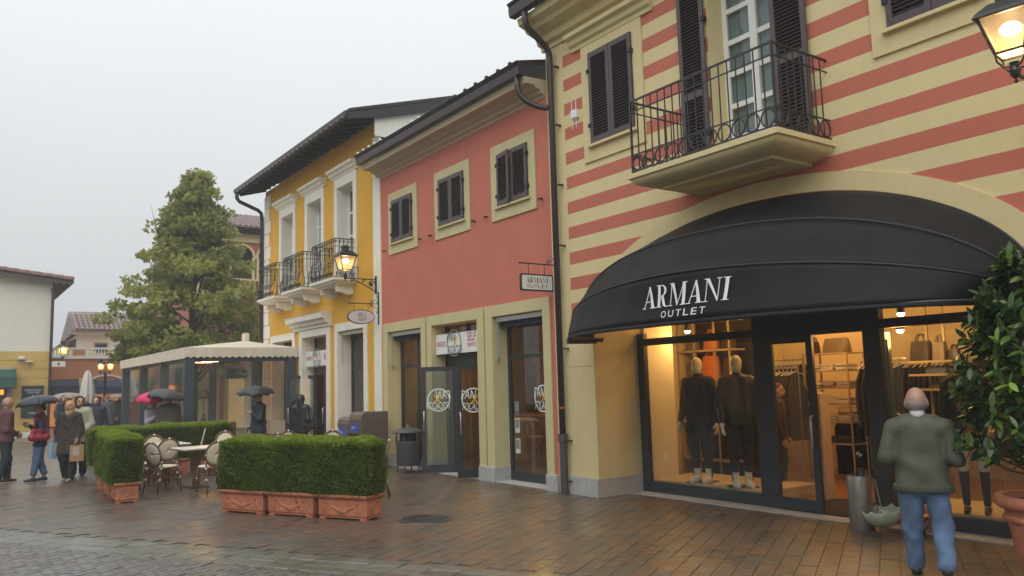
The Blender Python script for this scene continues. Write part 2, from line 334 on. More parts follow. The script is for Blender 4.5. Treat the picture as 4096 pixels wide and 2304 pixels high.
def stripes_mat():
    m = bpy.data.materials.new('striped_render'); m.use_nodes = True; n = m.node_tree; b = n.nodes['Principled BSDF']; b.inputs['Roughness'].default_value = .82
    t = n.nodes.new('ShaderNodeTexCoord'); s = n.nodes.new('ShaderNodeSeparateXYZ'); n.links.new(t.outputs['Object'], s.inputs[0])
    def mth(op, a, bv=None, c=None):
        q = n.nodes.new('ShaderNodeMath'); q.operation = op
        for i, x in enumerate((a, bv, c)):
            if x is None: continue
            if isinstance(x, (int, float)): q.inputs[i].default_value = x
            else: n.links.new(x, q.inputs[i])
        return q.outputs[0]
    ns = n.nodes.new('ShaderNodeTexNoise'); ns.inputs['Scale'].default_value = 9; n.links.new(t.outputs['Object'], ns.inputs['Vector'])
    zz = mth('ADD', s.outputs['Z'], mth('MULTIPLY', mth('SUBTRACT', ns.outputs[0], .5), .006))
    fr = mth('FRACT', mth('DIVIDE', mth('SUBTRACT', zz, 5.01-.197-.4092*20), .4092))     # red in the lower .197 of each period
    red = mth('LESS_THAN', fr, .197/.4092)
    red = mth('MULTIPLY', red, mth('LESS_THAN', s.outputs['Y'], 9.775)); red = mth('MULTIPLY', red, mth('GREATER_THAN', s.outputs['Z'], 2.2))
    n2 = n.nodes.new('ShaderNodeTexNoise'); n2.inputs['Scale'].default_value = 2.2; n2.inputs['Detail'].default_value = 7; n.links.new(t.outputs['Object'], n2.inputs['Vector'])
    mp = n.nodes.new('ShaderNodeMapping'); mp.inputs['Scale'].default_value = (4, 4, .3); n.links.new(t.outputs['Object'], mp.inputs[0])
    n3 = n.nodes.new('ShaderNodeTexNoise'); n3.inputs['Scale'].default_value = 2; n3.inputs['Detail'].default_value = 5; n.links.new(mp.outputs[0], n3.inputs['Vector'])
    mx = n.nodes.new('ShaderNodeMix'); mx.data_type = 'RGBA'; mx.inputs[6].default_value = (.66, .56, .30, 1); mx.inputs[7].default_value = (.49, .145, .095, 1); n.links.new(red, mx.inputs[0])
    sc = n.nodes.new('ShaderNodeVectorMath'); sc.operation = 'SCALE'; n.links.new(mx.outputs[2], sc.inputs[0])
    k = mth('ADD', mth('MULTIPLY', n2.outputs[0], .16), mth('MULTIPLY', n3.outputs[0], -.13)); n.links.new(mth('ADD', k, 1.01), sc.inputs['Scale'])
    n.links.new(sc.outputs[0], b.inputs['Base Color'])
    nb = n.nodes.new('ShaderNodeTexNoise'); nb.inputs['Scale'].default_value = 180; n.links.new(t.outputs['Object'], nb.inputs['Vector'])
    bp = n.nodes.new('ShaderNodeBump'); bp.inputs['Strength'].default_value = .12; bp.inputs['Distance'].default_value = .01; n.links.new(nb.outputs[0], bp.inputs['Height']); n.links.new(bp.outputs[0], b.inputs['Normal'])
    return m
striped = stripes_mat()

# ================================================================ ground
DX, DY = .494, -.869; NX, NY = .869, .494          # along the drain band / across it
def paveco(s_, t_): return (NX*s_+DX*t_, NY*s_+DY*t_)
def wet(name, col, dry=.5, wetr=.12, pud=.5, var=.25, scale=8):
    m = bpy.data.materials.new(name); m.use_nodes = True; n = m.node_tree; b = n.nodes['Principled BSDF']
    g = n.nodes.new('ShaderNodeNewGeometry'); a = n.nodes.new('ShaderNodeTexNoise'); a.inputs['Scale'].default_value = .9; a.inputs['Detail'].default_value = 5; n.links.new(g.outputs['Position'], a.inputs['Vector'])
    r = n.nodes.new('ShaderNodeMapRange'); r.inputs['From Min'].default_value = .38; r.inputs['From Max'].default_value = .68; r.inputs['To Min'].default_value = dry; r.inputs['To Max'].default_value = wetr; n.links.new(a.outputs[0], r.inputs[0]); n.links.new(r.outputs[0], b.inputs['Roughness'])
    c = n.nodes.new('ShaderNodeTexNoise'); c.inputs['Scale'].default_value = scale; c.inputs['Detail'].default_value = 6; n.links.new(g.outputs['Position'], c.inputs['Vector'])
    mr = n.nodes.new('ShaderNodeMapRange'); mr.inputs['From Min'].default_value = .3; mr.inputs['From Max'].default_value = .7; mr.inputs['To Min'].default_value = 1-var; mr.inputs['To Max'].default_value = 1+var; n.links.new(c.outputs[0], mr.inputs[0])
    s = n.nodes.new('ShaderNodeVectorMath'); s.operation = 'SCALE'; s.inputs[0].default_value = col; n.links.new(mr.outputs[0], s.inputs['Scale']); n.links.new(s.outputs[0], b.inputs['Base Color'])
    d = n.nodes.new('ShaderNodeTexNoise'); d.inputs['Scale'].default_value = 70; d.inputs['Detail'].default_value = 4; n.links.new(g.outputs['Position'], d.inputs['Vector'])
    bp = n.nodes.new('ShaderNodeBump'); bp.inputs['Strength'].default_value = .14; bp.inputs['Distance'].default_value = .005; n.links.new(d.outputs[0], bp.inputs['Height']); n.links.new(bp.outputs[0], b.inputs['Normal'])
    b.inputs['Specular IOR Level'].default_value = .45; b.inputs['Coat Weight'].default_value = .85; b.inputs['Coat IOR'].default_value = 1.33; cr = n.nodes.new('ShaderNodeMapRange'); cr.inputs['From Min'].default_value = .38; cr.inputs['From Max'].default_value = .68; cr.inputs['To Min'].default_value = .42; cr.inputs['To Max'].default_value = .24; n.links.new(a.outputs[0], cr.inputs[0]); n.links.new(cr.outputs[0], b.inputs['Coat Roughness']); MATS[name] = m; return m
def far_paving():
    m = wet('wet_far_paving', (.15, .12, .09), .5, .28, var=.2); n = m.node_tree; b = n.nodes['Principled BSDF']
    g = n.nodes.new('ShaderNodeNewGeometry'); mp = n.nodes.new('ShaderNodeMapping'); mp.inputs['Rotation'].default_value = (0, 0, -math.atan2(NY, NX)); n.links.new(g.outputs['Position'], mp.inputs[0])
    br = n.nodes.new('ShaderNodeTexBrick'); br.inputs['Scale'].default_value = 1; br.inputs['Brick Width'].default_value = .24; br.inputs['Row Height'].default_value = .17; br.inputs['Mortar Size'].default_value = .006
    br.inputs['Color1'].default_value = (.17, .115, .08, 1); br.inputs['Color2'].default_value = (.13, .115, .095, 1); br.inputs['Mortar'].default_value = (.09, .08, .065, 1); n.links.new(mp.outputs[0], br.inputs[0])
    n.links.new(br.outputs[0], b.inputs['Base Color']); return m
gm = MB(); gm.add([(-140, -50, -.014), (140, -50, -.014), (140, 190, -.014), (-140, 190, -.014)], [(0, 1, 2, 3)])
ground = tag(gm.build('ground', far_paving()), 'wet brick paved ground running between the shops', 'ground', kind='structure')
PAV = [wet('paver_orange', (.132, .078, .044), .55, .34), wet('paver_rust', (.114, .071, .044), .55, .34), wet('paver_grey', (.092, .078, .060), .55, .34), wet('paver_brown', (.100, .074, .052), .55, .34), wet('paver_umber', (.085, .070, .054), .55, .34)]
SET = [wet('sett_plum', (.104, .09, .085), .5, .28), wet('sett_grey', (.115, .105, .094), .5, .28), wet('sett_dark', (.085, .076, .072), .5, .28)]
BND = [wet('drain_stone_green', (.115, .115, .085), .5, .28), wet('drain_stone_grey', (.135, .13, .108), .5, .28), wet('drain_stone_moss', (.09, .095, .065), .5, .28)]
joint = wet('wet_joint_sand', (.078, .062, .046), .55, .34)
def in_view(x, y, m=.06):
    d = Vector((x, y, -CAMH)); z = fwd.dot(d)
    if z < .3: return False
    u = r2.dot(d)/z*F_W; v = u2.dot(d)/z*F_W
    return abs(u) < .5+m and abs(v) < .2813+m
def walls_free(x, y):
    if x > 8.98: return False
    if x > 8.07: return 3.1 < y < 9.2 or (y > 10.6 and y < 11.95 and x < 8.38) or (12.6 < y < 14.2 and x < 8.38)
    return True
def paver_mesh(name, w, l, h, ch, m):
    mb = MB(); a, b = w/2, l/2; c, d = a-ch, b-ch
    mb.add([(-a, -b, -ch*.9), (a, -b, -ch*.9), (a, b, -ch*.9), (-a, b, -ch*.9), (-c, -d, 0), (c, -d, 0), (c, d, 0), (-c, d, 0), (-a, -b, -h), (a, -b, -h), (a, b, -h), (-a, b, -h)],
           [(4, 5, 6, 7), (0, 1, 5, 4), (1, 2, 6, 5), (2, 3, 7, 6), (3, 0, 4, 7), (8, 9, 1, 0), (9, 10, 2, 1), (10, 11, 3, 2), (11, 8, 0, 3)])
    return mb.mesh(name, m, fix=False)
def lay(name, zone_name, label, bed, srange, trange, w, l, mats, wts, keep, limit=300, ch=.0028, dist=24, tilt=.004, jit=.0014, stag=.5, gap=.006):
    """bed sheet as structure, stones near the camera as parts, the rest one joined part"""
    bd = tag(bed, label, zone_name.replace('_', ' '), kind='structure')
    meshes = [paver_mesh(name, l-gap, w-gap, .02, ch, m) for m in mats]
    rows = []; ang = math.atan2(NY, NX); t = trange[0]; ri = 0
    while t < trange[1]:
        s_ = srange[0]+(l*stag if ri % 2 else 0)-(random.uniform(0, .3)*l if stag else 0)
        while s_ < srange[1]:
            x, y = paveco(s_+l/2, t+w/2)
            if keep(s_+l/2, t+w/2, x, y) and x*x+y*y < dist*dist and in_view(x, y): rows.append((x*x+y*y, x, y))
            s_ += l
        t += w; ri += 1
    rows.sort(); big = MB(); mi = []
    for i, (d, x, y) in enumerate(rows):
        k = random.choices(range(len(mats)), wts)[0]; rot = (random.gauss(0, tilt), random.gauss(0, tilt), ang+random.gauss(0, .006)); z = random.gauss(0, jit)
        if i < limit: inst(name, meshes[k], (x, y, z), rot, bd)
        else:
            mtx = Euler(rot).to_matrix(); o = Vector((x, y, z)); vs = [o+mtx@v.co for v in meshes[k].vertices]; big.add(vs, [tuple(p.vertices) for p in meshes[k].polygons][:5]); mi += [k]*5
    if big.f:
        me = big.mesh(name+'s', None, fix=False)
        for m in mats: me.materials.append(m)
        me.polygons.foreach_set('material_index', mi); o = bpy.data.objects.new(name+'_field', me); link(o, bd); tag(o, kind='stuff')
    return bd
def bedsheet(name, pts, z): return MB().add([(x, y, z) for x, y in pts], [tuple(range(len(pts)))]).build(name, joint, fix=False)
S1, S2 = 6.38, 6.98
lay('paver', 'pavement', 'wet brown and orange brick pavement in front of the shops', bedsheet('pavement', [paveco(S2, -14), paveco(S2, 9), paveco(13, 9), paveco(13, -14)], -.009), (S2+.004, 14.5), (-15, 8), .17, .24, PAV, (3, 3, 4, 4, 3), lambda s_, t_, x, y: walls_free(x, y))
lay('drain_stone', 'drain', 'shallow wet gutter band of greenish stone slabs across the street', bedsheet('drain', [paveco(S1, -14), paveco(S1, 6), paveco(S2, 6), paveco(S2, -14)], -.0085), (S1, S2-.02), (-15, 6), .34, .2, BND, (3, 3, 2), lambda s_, t_, x, y: True, tilt=.012, jit=.004, ch=.012, stag=0)
lay('sett', 'road', 'wet plum grey road of small stone setts', bedsheet('road', [paveco(-4, -14), paveco(-4, 6), paveco(S1, 6), paveco(S1, -14)], -.008), (1, S1-.1), (-15, 4), .11, .13, SET, (3, 3, 2), lambda s_, t_, x, y: s_ < S1-.06, tilt=.012, jit=.003, ch=.012)

# ================================================================ facade helpers (facade faces -X, y runs along the street)
def wall_holes(mb, x, y0, y1, z0, z1, holes, depth=.3):
    ys = sorted({y0, y1, *[v for h in holes for v in h[:2] if y0 < v < y1]}); zs = sorted({z0, z1, *[v for h in holes for v in h[2:4] if z0 < v < z1]})
    for i in range(len(ys)-1):
        for j in range(len(zs)-1):
            cy, cz = (ys[i]+ys[i+1])/2, (zs[j]+zs[j+1])/2
            if any(h[0] < cy < h[1] and h[2] < cz < h[3] for h in holes): continue
            mb.add([(x, ys[i], zs[j]), (x, ys[i], zs[j+1]), (x, ys[i+1], zs[j+1]), (x, ys[i+1], zs[j])], [(0, 1, 2, 3)])
    for h in holes:
        a, b, c, d = h[:4]; e = x+(h[4] if len(h) > 4 else depth)
        for p, q in (((a, c), (a, d)), ((b, c), (b, d)), ((a, d), (b, d)), ((a, c), (b, c))):
            if p[1] == q[1] == z0: continue
            mb.add([(x, p[0], p[1]), (x, q[0], q[1]), (e, q[0], q[1]), (e, p[0], p[1])], [(0, 1, 2, 3)])
def ring(mb, x0, x1, yo0, yo1, zo0, zo1, yi0, yi1, zi0, zi1):
    """flat band frame; pass zi0 <= zo0 for one open at the bottom"""
    mb.box(x0, x1, yo0, yi0, zo0, zo1); mb.box(x0, x1, yi1, yo1, zo0, zo1); mb.box(x0, x1, yi0, yi1, zi1, zo1)
    if zi0 > zo0: mb.box(x0, x1, yi0, yi1, zo0, zi0)
SLATS = {}
def shutter(parent, y0, y1, z0, z1, x=XF-.05, panels=1, pitch=.046, yaw=0.0, hinge=None):
    """louvred leaf: frame + slats; optional swing about a vertical edge"""
    w, h = y1-y0, z1-z0; fr = MB(); st = min(.07, w*.14); t = .035
    fr.box(-t/2, t/2, 0, st, 0, h); fr.box(-t/2, t/2, w-st, w, 0, h); fr.box(-t/2, t/2, st, w-st, 0, .09); fr.box(-t/2, t/2, st, w-st, h-.09, h)
    if panels == 2: fr.box(-t/2, t/2, st, w-st, h*.42-.05, h*.42+.05)
    o = bpy.data.objects.new('shutter', fr.mesh('shutter', brown)); o.location = (x, y0, z0); o.rotation_euler = (0, 0, yaw); link(o, parent)
    d = o.modifiers.new('b', 'BEVEL'); d.width = .004; d.segments = 1
    key = (round(w, 2), pitch)
    if key not in SLATS: SLATS[key] = MB().obox((0, 0, 0), (.042, w-2*st+.01, .008), Euler((0, R(-38), 0))).mesh('slat', brown)
    bk = bpy.data.objects.new('backing', MB().box(.012, .017, st*.6, w-st*.6, .05, h-.05).mesh('backing', MATS.get('shutter_dark') or mat('shutter_dark', (.012, .009, .009), .8, 0))); bk.parent = o; COL.objects.link(bk)
    spans = [(.09, h-.09)] if panels == 1 else [(.09, h*.42-.05), (h*.42+.05, h-.09)]
    for a, b in spans:
        n = int((b-a)/pitch); p = (b-a)/n
        for i in range(n): s_ = bpy.data.objects.new('slat', SLATS[key]); s_.location = (0, w/2, a+p*(i+.5)); s_.parent = o; COL.objects.link(s_)
    for z in (.2*h, .8*h):
        for side in ((0,) if hinge is None else (hinge,)):
            MBh = MB().box(-.03, .03, -.03+side*w, .03+side*w, z-.03, z+.03); q = bpy.data.objects.new('hinge', MBh.mesh('hinge', blackm)); q.parent = o; COL.objects.link(q)
    return o
def shutter_pair(parent, y0, y1, z0, z1, x=XF-.05, pitch=.046):
    m = (y0+y1)/2; shutter(parent, y0, m-.004, z0, z1, x, pitch=pitch, hinge=0); shutter(parent, m+.004, y1, z0, z1, x, pitch=pitch, hinge=1)
def sweep_y(mb, prof, y0, y1):
    """profile in (x, z), extruded along y"""
    mb.prism(prof, lambda u, v, w: (u, w, v), y0, y1)
def glazing(parent, x, y0, y1, z0, z1, fm, gm_, fw=.06, bars_y=(), bars_z=(), d=.05, frame='window_frame', bottom=None):
    f = MB(); b = bottom or fw
    f.box(x, x+d, y0, y0+fw, z0, z1); f.box(x, x+d, y1-fw, y1, z0, z1); f.box(x, x+d, y0+fw, y1-fw, z1-fw, z1); f.box(x, x+d, y0+fw, y1-fw, z0, z0+b)
    yy = [y0+fw, *bars_y, y1-fw]; zz = [z0+b, *bars_z, z1-fw]
    for v in bars_y: f.box(x+.004, x+d-.004, v-fw*.4, v+fw*.4, z0+b, z1-fw)
    for v in bars_z: f.box(x+.002, x+d-.002, y0+fw, y1-fw, v-fw*.45, v+fw*.45)
    o = f.build(frame, fm, parent)
    for i in range(len(yy)-1):
        for j in range(len(zz)-1):
            MB().box(x+d/2-.003, x+d/2+.003, yy[i], yy[i+1], zz[j], zz[j+1]).build('pane', gm_, o)
    return o
def knobs(parent, x, y0, y1, z, n, m):
    me = MB().lathe((0, 0, 0), [(0, .075), (.03, .07), (.042, .045), (.034, .015), (.04, 0)], 8).mesh('tile_cap', m, True)
    for i in range(n): inst('tile_cap', me, (x, y0+(y1-y0)*(i+.5)/n, z), parent=parent)
def scroll(c, r0, turns, plane, n=16, flip=1, a0=0.0):
    """flat spiral; plane(u, v) -> offset vector"""
    pts = []
    for i in range(n+1):
        f = i/n; a = a0+flip*turns*2*PI*f; r = r0*(1-.78*f); u, v = plane(r*math.cos(a), r*math.sin(a)) if False else (r*math.cos(a), r*math.sin(a)); pts.append((c, u, v))
    return pts
def scroll_pts(c, U, V, r0, turns=1.4, a0=0.0, flip=1, n=18):
    c, U, V = Vector(c), Vector(U), Vector(V); return [c+(U*math.cos(a0+flip*turns*2*PI*i/n)+V*math.sin(a0+flip*turns*2*PI*i/n))*r0*(1-.8*i/n) for i in range(n+1)]

# ================================================================ red and cream striped building with the shop
sb = thing('striped_building', 'red and cream striped house with balcony and large black shop awning', 'building', (XF, 6, 0))
YC, AI, BI, ZI = 6.15, 3.12, 1.58, 2.31          # shop arch (inner)
AO, BO, ZO = 3.36, 1.75, 2.35                    # arch trim (outer)
def arch_in(y): return ZI+BI*math.sqrt(max(0, 1-((y-YC)/AI)**2))
wm = MB(); ZW = 7.75; ZA = 4.16
Y0, Y1 = -3.0, 10.22
dOor = (5.73, 6.73, 4.36, 7.1, .36)
wall_holes(wm, XF, Y0, Y1, ZA, ZW, [dOor]); wall_holes(wm, XF, Y0, YC-AI, 0, ZA, []); wall_holes(wm, XF, YC+AI, Y1, 0, ZA, [])
N = 72; ysa = [YC-AI*math.cos(PI*i/N) for i in range(N+1)]
for i in range(N):
    a, b = ysa[i], ysa[i+1]; za, zb = arch_in(a), arch_in(b)
    wm.add([(XF, a, za), (XF, a, ZA), (XF, b, ZA), (XF, b, zb)], [(0, 1, 2, 3)])
wm.box(XF+.02, 14.5, Y1-.02, Y1-.3, 0, ZW)
wm.build('wall', striped, sb, fix=False)
rv = MB()                                          # reveal of the shop arch
for y in (YC-AI, YC+AI): rv.add([(XF, y, 0), (9.3, y, 0), (9.3, y, ZI), (XF, y, ZI)], [(0, 1, 2, 3)])
for i in range(N):
    a, b = ysa[i], ysa[i+1]; rv.add([(XF, a, arch_in(a)), (9.3, a, arch_in(a)), (9.3, b, arch_in(b)), (XF, b, arch_in(b))], [(0, 1, 2, 3)])
rv.build('arch_reveal', cream, sb, fix=False)
tr = MB()
for i in range(N):
    for k in (0,):
        t0, t1 = PI*i/N, PI*(i+1)/N
        po = [(YC-AO*math.cos(t), ZO+BO*math.sin(t)) for t in (t0, t1)]; pi_ = [(YC-AI*math.cos(t), ZI+BI*math.sin(t)) for t in (t0, t1)]
        a, b, c, d = pi_[0], po[0], po[1], pi_[1]; xo = XF-.022
        tr.add([(xo, *a), (xo, *b), (xo, *c), (xo, *d), (XF, *b), (XF, *c), (XF, *a), (XF, *d)], [(0, 1, 2, 3), (1, 4, 5, 2), (0, 3, 7, 6)])
tr.build('arch_trim', cream, sb, fix=False)
for a, b in ((.27, 1.95), (1.962, 2.3)): MB().box(XF-.009, XF+.01, 9.275, 9.90, a, b).build('pilaster', cream, sb, bevel=.003)
for a, b in ((9.262, 9.93), (2.4, 3.045)): MB().box(XF-.045, 9.0, a, b, -.01, .27).build('plinth', stone, sb, bevel=.006)
th = MB().box(8.72, 9.06, 3.05, 9.255, -.012, .012); th.build('threshold', stone, sb)
# cornice, gutter, roof
cp = [(XF+.02, 7.30), (XF-.03, 7.30), (XF-.04, 7.37), (XF-.12, 7.40), (XF-.15, 7.50), (XF-.34, 7.56), (XF-.38, 7.62), (7.60, 7.66), (7.58, 7.77), (XF+.02, 7.77)]
c_ = MB(); sweep_y(c_, cp, Y0, 10.28); c_.build('cornice', cream, sb)
g_ = MB(); sweep_y(g_, [(7.57, 7.775), (7.44, 7.78), (7.42, 7.94), (7.57, 7.94)], Y0, 10.32); g_.build('gutter', dkbrown, sb, bevel=.01)
rf = MB(); sweep_y(rf, [(7.46, 7.945), (7.40, 8.01), (14, 10.0), (14, 9.93)], Y0, 10.33); rf.build('roof', dark, sb)
knobs(sb, 7.44, 4, 10.3, 8.0, 16, dark)
# downpipe
dp = MB(); dp.tube([(7.5, 9.96, 7.8), (7.5, 9.96, 7.6), (7.55, 9.96, 7.5), (7.93, 9.98, 7.27), (8.0, 9.985, 7.17), (8.005, 9.985, 7.05), (8.005, 9.985, 0.0)], .052, 12); o = dp.build('downpipe', dkbrown, sb, smooth=True)
b_ = MB(); b_.cyl((8.005, 9.985, 0), (8.005, 9.985, .86), .064, n=14); b_.cyl((8.005, 9.985, .8), (8.005, 9.985, .92), .078, n=14); b_.build('pipe_base', mat('grey_cast_iron', (.07, .068, .066), .5, .1), o, smooth=False)
MB().cyl((8.005, 9.985, 1.31), (8.005, 9.985, 1.345), .056, n=14).build('pipe_band', mat('copper_band', (.45, .16, .06), .4, .2, metal=.6), o)
for z in (6.9, 5.9, 4.9, 3.9, 2.24, .8, .18):
    MB().box(8.0, XF, 9.90, 9.86, z, z+.025).build('pipe_clamp', dkbrown, o)
# windows with closed shutters
def plaster_window(y0, y1, z0, z1):
    f = MB(); ring(f, XF-.03, XF, y0-.2, y1+.2, z0-.265, z1+.165, y0-.005, y1+.005, z0-.012, z1+.005); fo = f.build('window_surround', cream, sb, bevel=.004)
    cpr = [(XF, z1+.165), (XF-.04, z1+.165), (XF-.05, z1+.22), (XF-.10, z1+.25), (XF-.12, z1+.32), (XF-.19, z1+.35), (XF-.19, z1+.42), (XF, z1+.43)]
    q = MB(); sweep_y(q, cpr, y0-.44, y1+.42); q.build('cornice', cream, fo)
    MB().box(XF-.095, XF-.03, y0-.06, y1+.06, z0-.055, z0-.012).build('sill', cream, fo, bevel=.004)
    shutter_pair(sb, y0, y1, z0, z1)
plaster_window(8.135, 9.085, 5.385, 6.845); plaster_window(3.33, 4.28, 5.385, 6.845)
# balcony door, its open shutters
rvl = MB()
for y in (5.73, 6.73): rvl.box(XF-.001, XF+.358, y-.004, y+.004, 4.36, 7.1)
rvl.box(XF-.001, XF+.358, 5.73, 6.73, 7.094, 7.104); rvl.build('door_reveal', cream, sb)
dr = glazing(sb, XF+.30, 5.73, 6.73, 4.36, 7.1, pwhite, gup, .075, bars_y=(6.23,), bars_z=(4.86, 5.30, 5.74, 6.18, 6.62), frame='balcony_door', bottom=.12)
MB().box(XF+.285, XF+.355, 6.175, 6.285, 4.4, 7.05).build('door_stile', pwhite, dr)
MB().box(XF+.37, XF+.38, 5.74, 6.72, 4.3, 7.2).build('curtain', mat('pale_curtain', (.32, .36, .34), .8, .1), dr)
shutter(sb, 6.745, 7.195, 4.76-.36, 7.0, XF-.06, panels=2, hinge=0); shutter(sb, 5.235, 5.715, 4.40, 7.0, XF-.06, panels=2, hinge=1)
# balcony slab and railing
bp_ = [(XF, 4.13), (7.37, 4.13), (7.365, 4.155)]+[(7.355-.27*math.sin(PI/2*i/9), 4.16+.115*(1-math.cos(PI/2*i/9))) for i in range(10)]+[(7.075, 4.28), (7.05, 4.285), (7.05, 4.345), (XF, 4.35)]
bal = MB(); rows_ = []
for px, pz in bp_[1:-1]:
    o_ = px-7.05; rows_.append([(XF, 7.30-o_, pz), (px, 7.30-o_, pz), (px, 5.01+o_, pz), (XF, 5.01+o_, pz)])
bal.grid(rows_); bal.add([rows_[-1][0], rows_[-1][1], rows_[-1][2], rows_[-1][3]], [(0, 1, 2, 3)]); bal.add([rows_[0][i] for i in range(4)], [(3, 2, 1, 0)])
bo = bal.build('balcony', cream, sb)
def rail_path(n_per=.13):
    A, B, C_, D_ = (XF, 7.24), (7.11, 7.24), (7.11, 5.06), (XF, 5.06); return [(A, B), (B, C_), (C_, D_)]
ra = MB()
for (a, b) in rail_path():
    for z, w in ((5.31, .022), (5.17, .014), (4.60, .014), (4.385, .016)): ra.bar((*a, z), (*b, z), w, w)
for p in ((7.11, 7.24), (7.11, 5.06)): ra.bar((*p, 4.34), (*p, 5.33), .024)
rail = ra.build('railing', iron, bo)
pick = MB().box(-.006, .006, -.006, .006, 0, .92).mesh('baluster', iron); circ = MB().tube([(0, .09*math.cos(t), .1+.095*math.sin(t)) for t in [2*PI*i/18 for i in range(18)]], .010, 5, True).mesh('railing_ring', iron, True)
for (a, b), rz in zip(rail_path(), (PI/2, 0, PI/2)):
    Ln = math.hypot(a[0]-b[0], a[1]-b[1]); n_ = round(Ln/.12)
    for i in range(1, n_):
        f = i/n_; inst('baluster', pick, (a[0]+(b[0]-a[0])*f, a[1]+(b[1]-a[1])*f, 4.385), parent=bo)
    n_ = round(Ln/.205)
    for i in range(n_):
        f = (i+.5)/n_; inst('railing_ring', circ, (a[0]+(b[0]-a[0])*f, a[1]+(b[1]-a[1])*f, 4.39), (0, 0, rz), bo)
# awning: folding basket canopy on hoops hinged at the springing
cloth = mat('black_awning_cloth', (.0085, .0095, .0125), .55, .3, 4, bump=.15, bscale=300, streak=.12, spec=.22); seamm = mat('awning_piping', (.022, .023, .026), .5, .1)
HO = [R(3), R(41.5), R(71.5), R(90)]
HP = [(3.09, 1.50, 2.05, 2.36), (3.035, 1.475, 2.2, 2.31), (3.06, 1.65, 1.97, 2.37), (2.875, 1.645, 2.42, 2.355)]      # half width, rise, squareness, hinge height of each hoop
def can_pt(t, ph, sag=0.0, off=0.0):
    a, b, n, z0 = (float(np.interp(ph, HO, [h[k] for h in HP])) for k in range(4)); c = math.cos(t); s_ = max(0, 1-abs(c)**n)**(1/n); b += off-sag*min(1, s_*1.3)
    return Vector((XF-.03-b*s_*math.sin(ph), YC+(a+off*.5)*c, z0+b*s_*math.cos(ph)))
cb = MB(); NT = 96
for i in range(3):
    rows_ = []
    for j in range(9):
        f = j/8; ph = HO[i]+(HO[i+1]-HO[i])*f; sg = .10*math.sin(PI*f)*(1, .9, .4)[i]
        rows_.append([can_pt(PI*k/NT, ph, sg*(1+.10*math.sin(k*1.3+i)+.10*math.sin(k*.47+2*i))+.010*math.sin(k*.9+3*i)*(f*(1-f))*3) for k in range(NT+1)])
    cb.grid(rows_)
hem = []
for k in range(NT+1):
    p = can_pt(PI*k/NT, HO[3]); hem.append((p, Vector((p.x-.012, p.y, p.z-.045))))
cb.grid([[h[0] for h in hem], [h[1] for h in hem]])
aw = cb.build('awning', cloth, sb, smooth=True, solid=.006, fix=False)
for ph in HO[1:3]: MB().tube([can_pt(PI*k/NT, ph, 0, .004) for k in range(NT+1)], .012, 6).build('awning_seam', seamm, aw, smooth=True)
hb = MB(); hb.tube([can_pt(PI*k/NT, HO[3], .03) for k in range(NT+1)], .018, 6); hb.tube([can_pt(PI*k/NT, HO[0], .03) for k in range(NT+1)], .018, 6)
for y in (YC+3.08, YC-3.08): hb.bar((XF, y, 2.33), (7.55, y, 2.325), .05, .07)
hb.build('awning_hoop', anth, aw)
white_print = mat('white_print', (.72, .74, .72), .6, .03)
def on_awning(u, v):
    """u: metres along the street from y=6.45 towards the right, v: metres up from z 2.36"""
    y = 6.52-u; t = math.acos(max(-1, min(1, (y-YC)/3.0)))
    f = 1-(v-.01)/.57; ph = HO[2]+(HO[3]-HO[2])*f; sg = .10*math.sin(PI*f)*.4
    return can_pt(t, ph, sg-.024, 0)
V_, F_ = serif_word('ARMANI'); bm_ = bmesh.new()
vs_ = [bm_.verts.new((x, y, 0)) for x, y in V_]
for f_ in F_: bm_.faces.new([vs_[i] for i in f_])
bmesh.ops.subdivide_edges(bm_, edges=bm_.edges[:], cuts=3, use_grid_fill=True); bm_.verts.ensure_lookup_table(); bm_.verts.index_update()
ARM = ([(v.co.x, v.co.y) for v in bm_.verts], [tuple(v.index for v in f.verts) for f in bm_.faces]); bm_.free()
put_text('', on_awning, 0, 1.22, .19, .455, 'lettering', white_print, aw, V=ARM)
x_ = .30
for ch in 'OUTLET': put_text(ch, on_awning, x_, x_+.076, .062, .14, 'lettering', white_print, aw); x_ += .112
# shop front
sf = MB(); XG = 9.0
def post(mb, y0, y1, z0, z1, d=.09): mb.box(XG, XG+d, y0, y1, z0, z1)
post(sf, 9.12, 9.262, 0, 2.45); post(sf, 6.80, 7.03, 0, 3.9, .12); post(sf, 5.20, 5.42, 0, 3.9, .12); post(sf, 3.04, 3.16, 0, 2.4)
sf.box(XG+.01, XG+.08, 7.03, 9.12, 2.26, 2.37); sf.box(XG+.01, XG+.08, 3.16, 5.20, 2.26, 2.37); sf.box(XG+.01, XG+.10, 5.42, 6.80, 2.24, 2.62)
sf.box(XG+.01, XG+.08, 7.03, 9.12, .0, .17); sf.box(XG+.01, XG+.08, 3.16, 5.20, 0, .17)
sfo = sf.build('shop_front', anth, sb, bevel=.004)
for a, b, c, d in ((7.03, 9.12, .17, 2.26), (3.16, 5.20, .17, 2.26)): MB().box(XG+.035, XG+.045, a, b, c, d).build('pane', gl, sfo)
for a, b in ((7.03, 9.12), (5.42, 6.80), (3.16, 5.2)):
    q = MB(); n = 14; base = 2.37 if a != 5.42 else 2.62
    for i in range(n):
        y_a, y_b = a+(b-a)*i/n, a+(b-a)*(i+1)/n; q.add([(XG+.04, y_a, base), (XG+.04, y_b, base), (XG+.04, y_b, max(base, arch_in(y_b))), (XG+.04, y_a, max(base, arch_in(y_a)))], [(0, 1, 2, 3)])
    q.build('pane', gl, sfo, solid=.008)
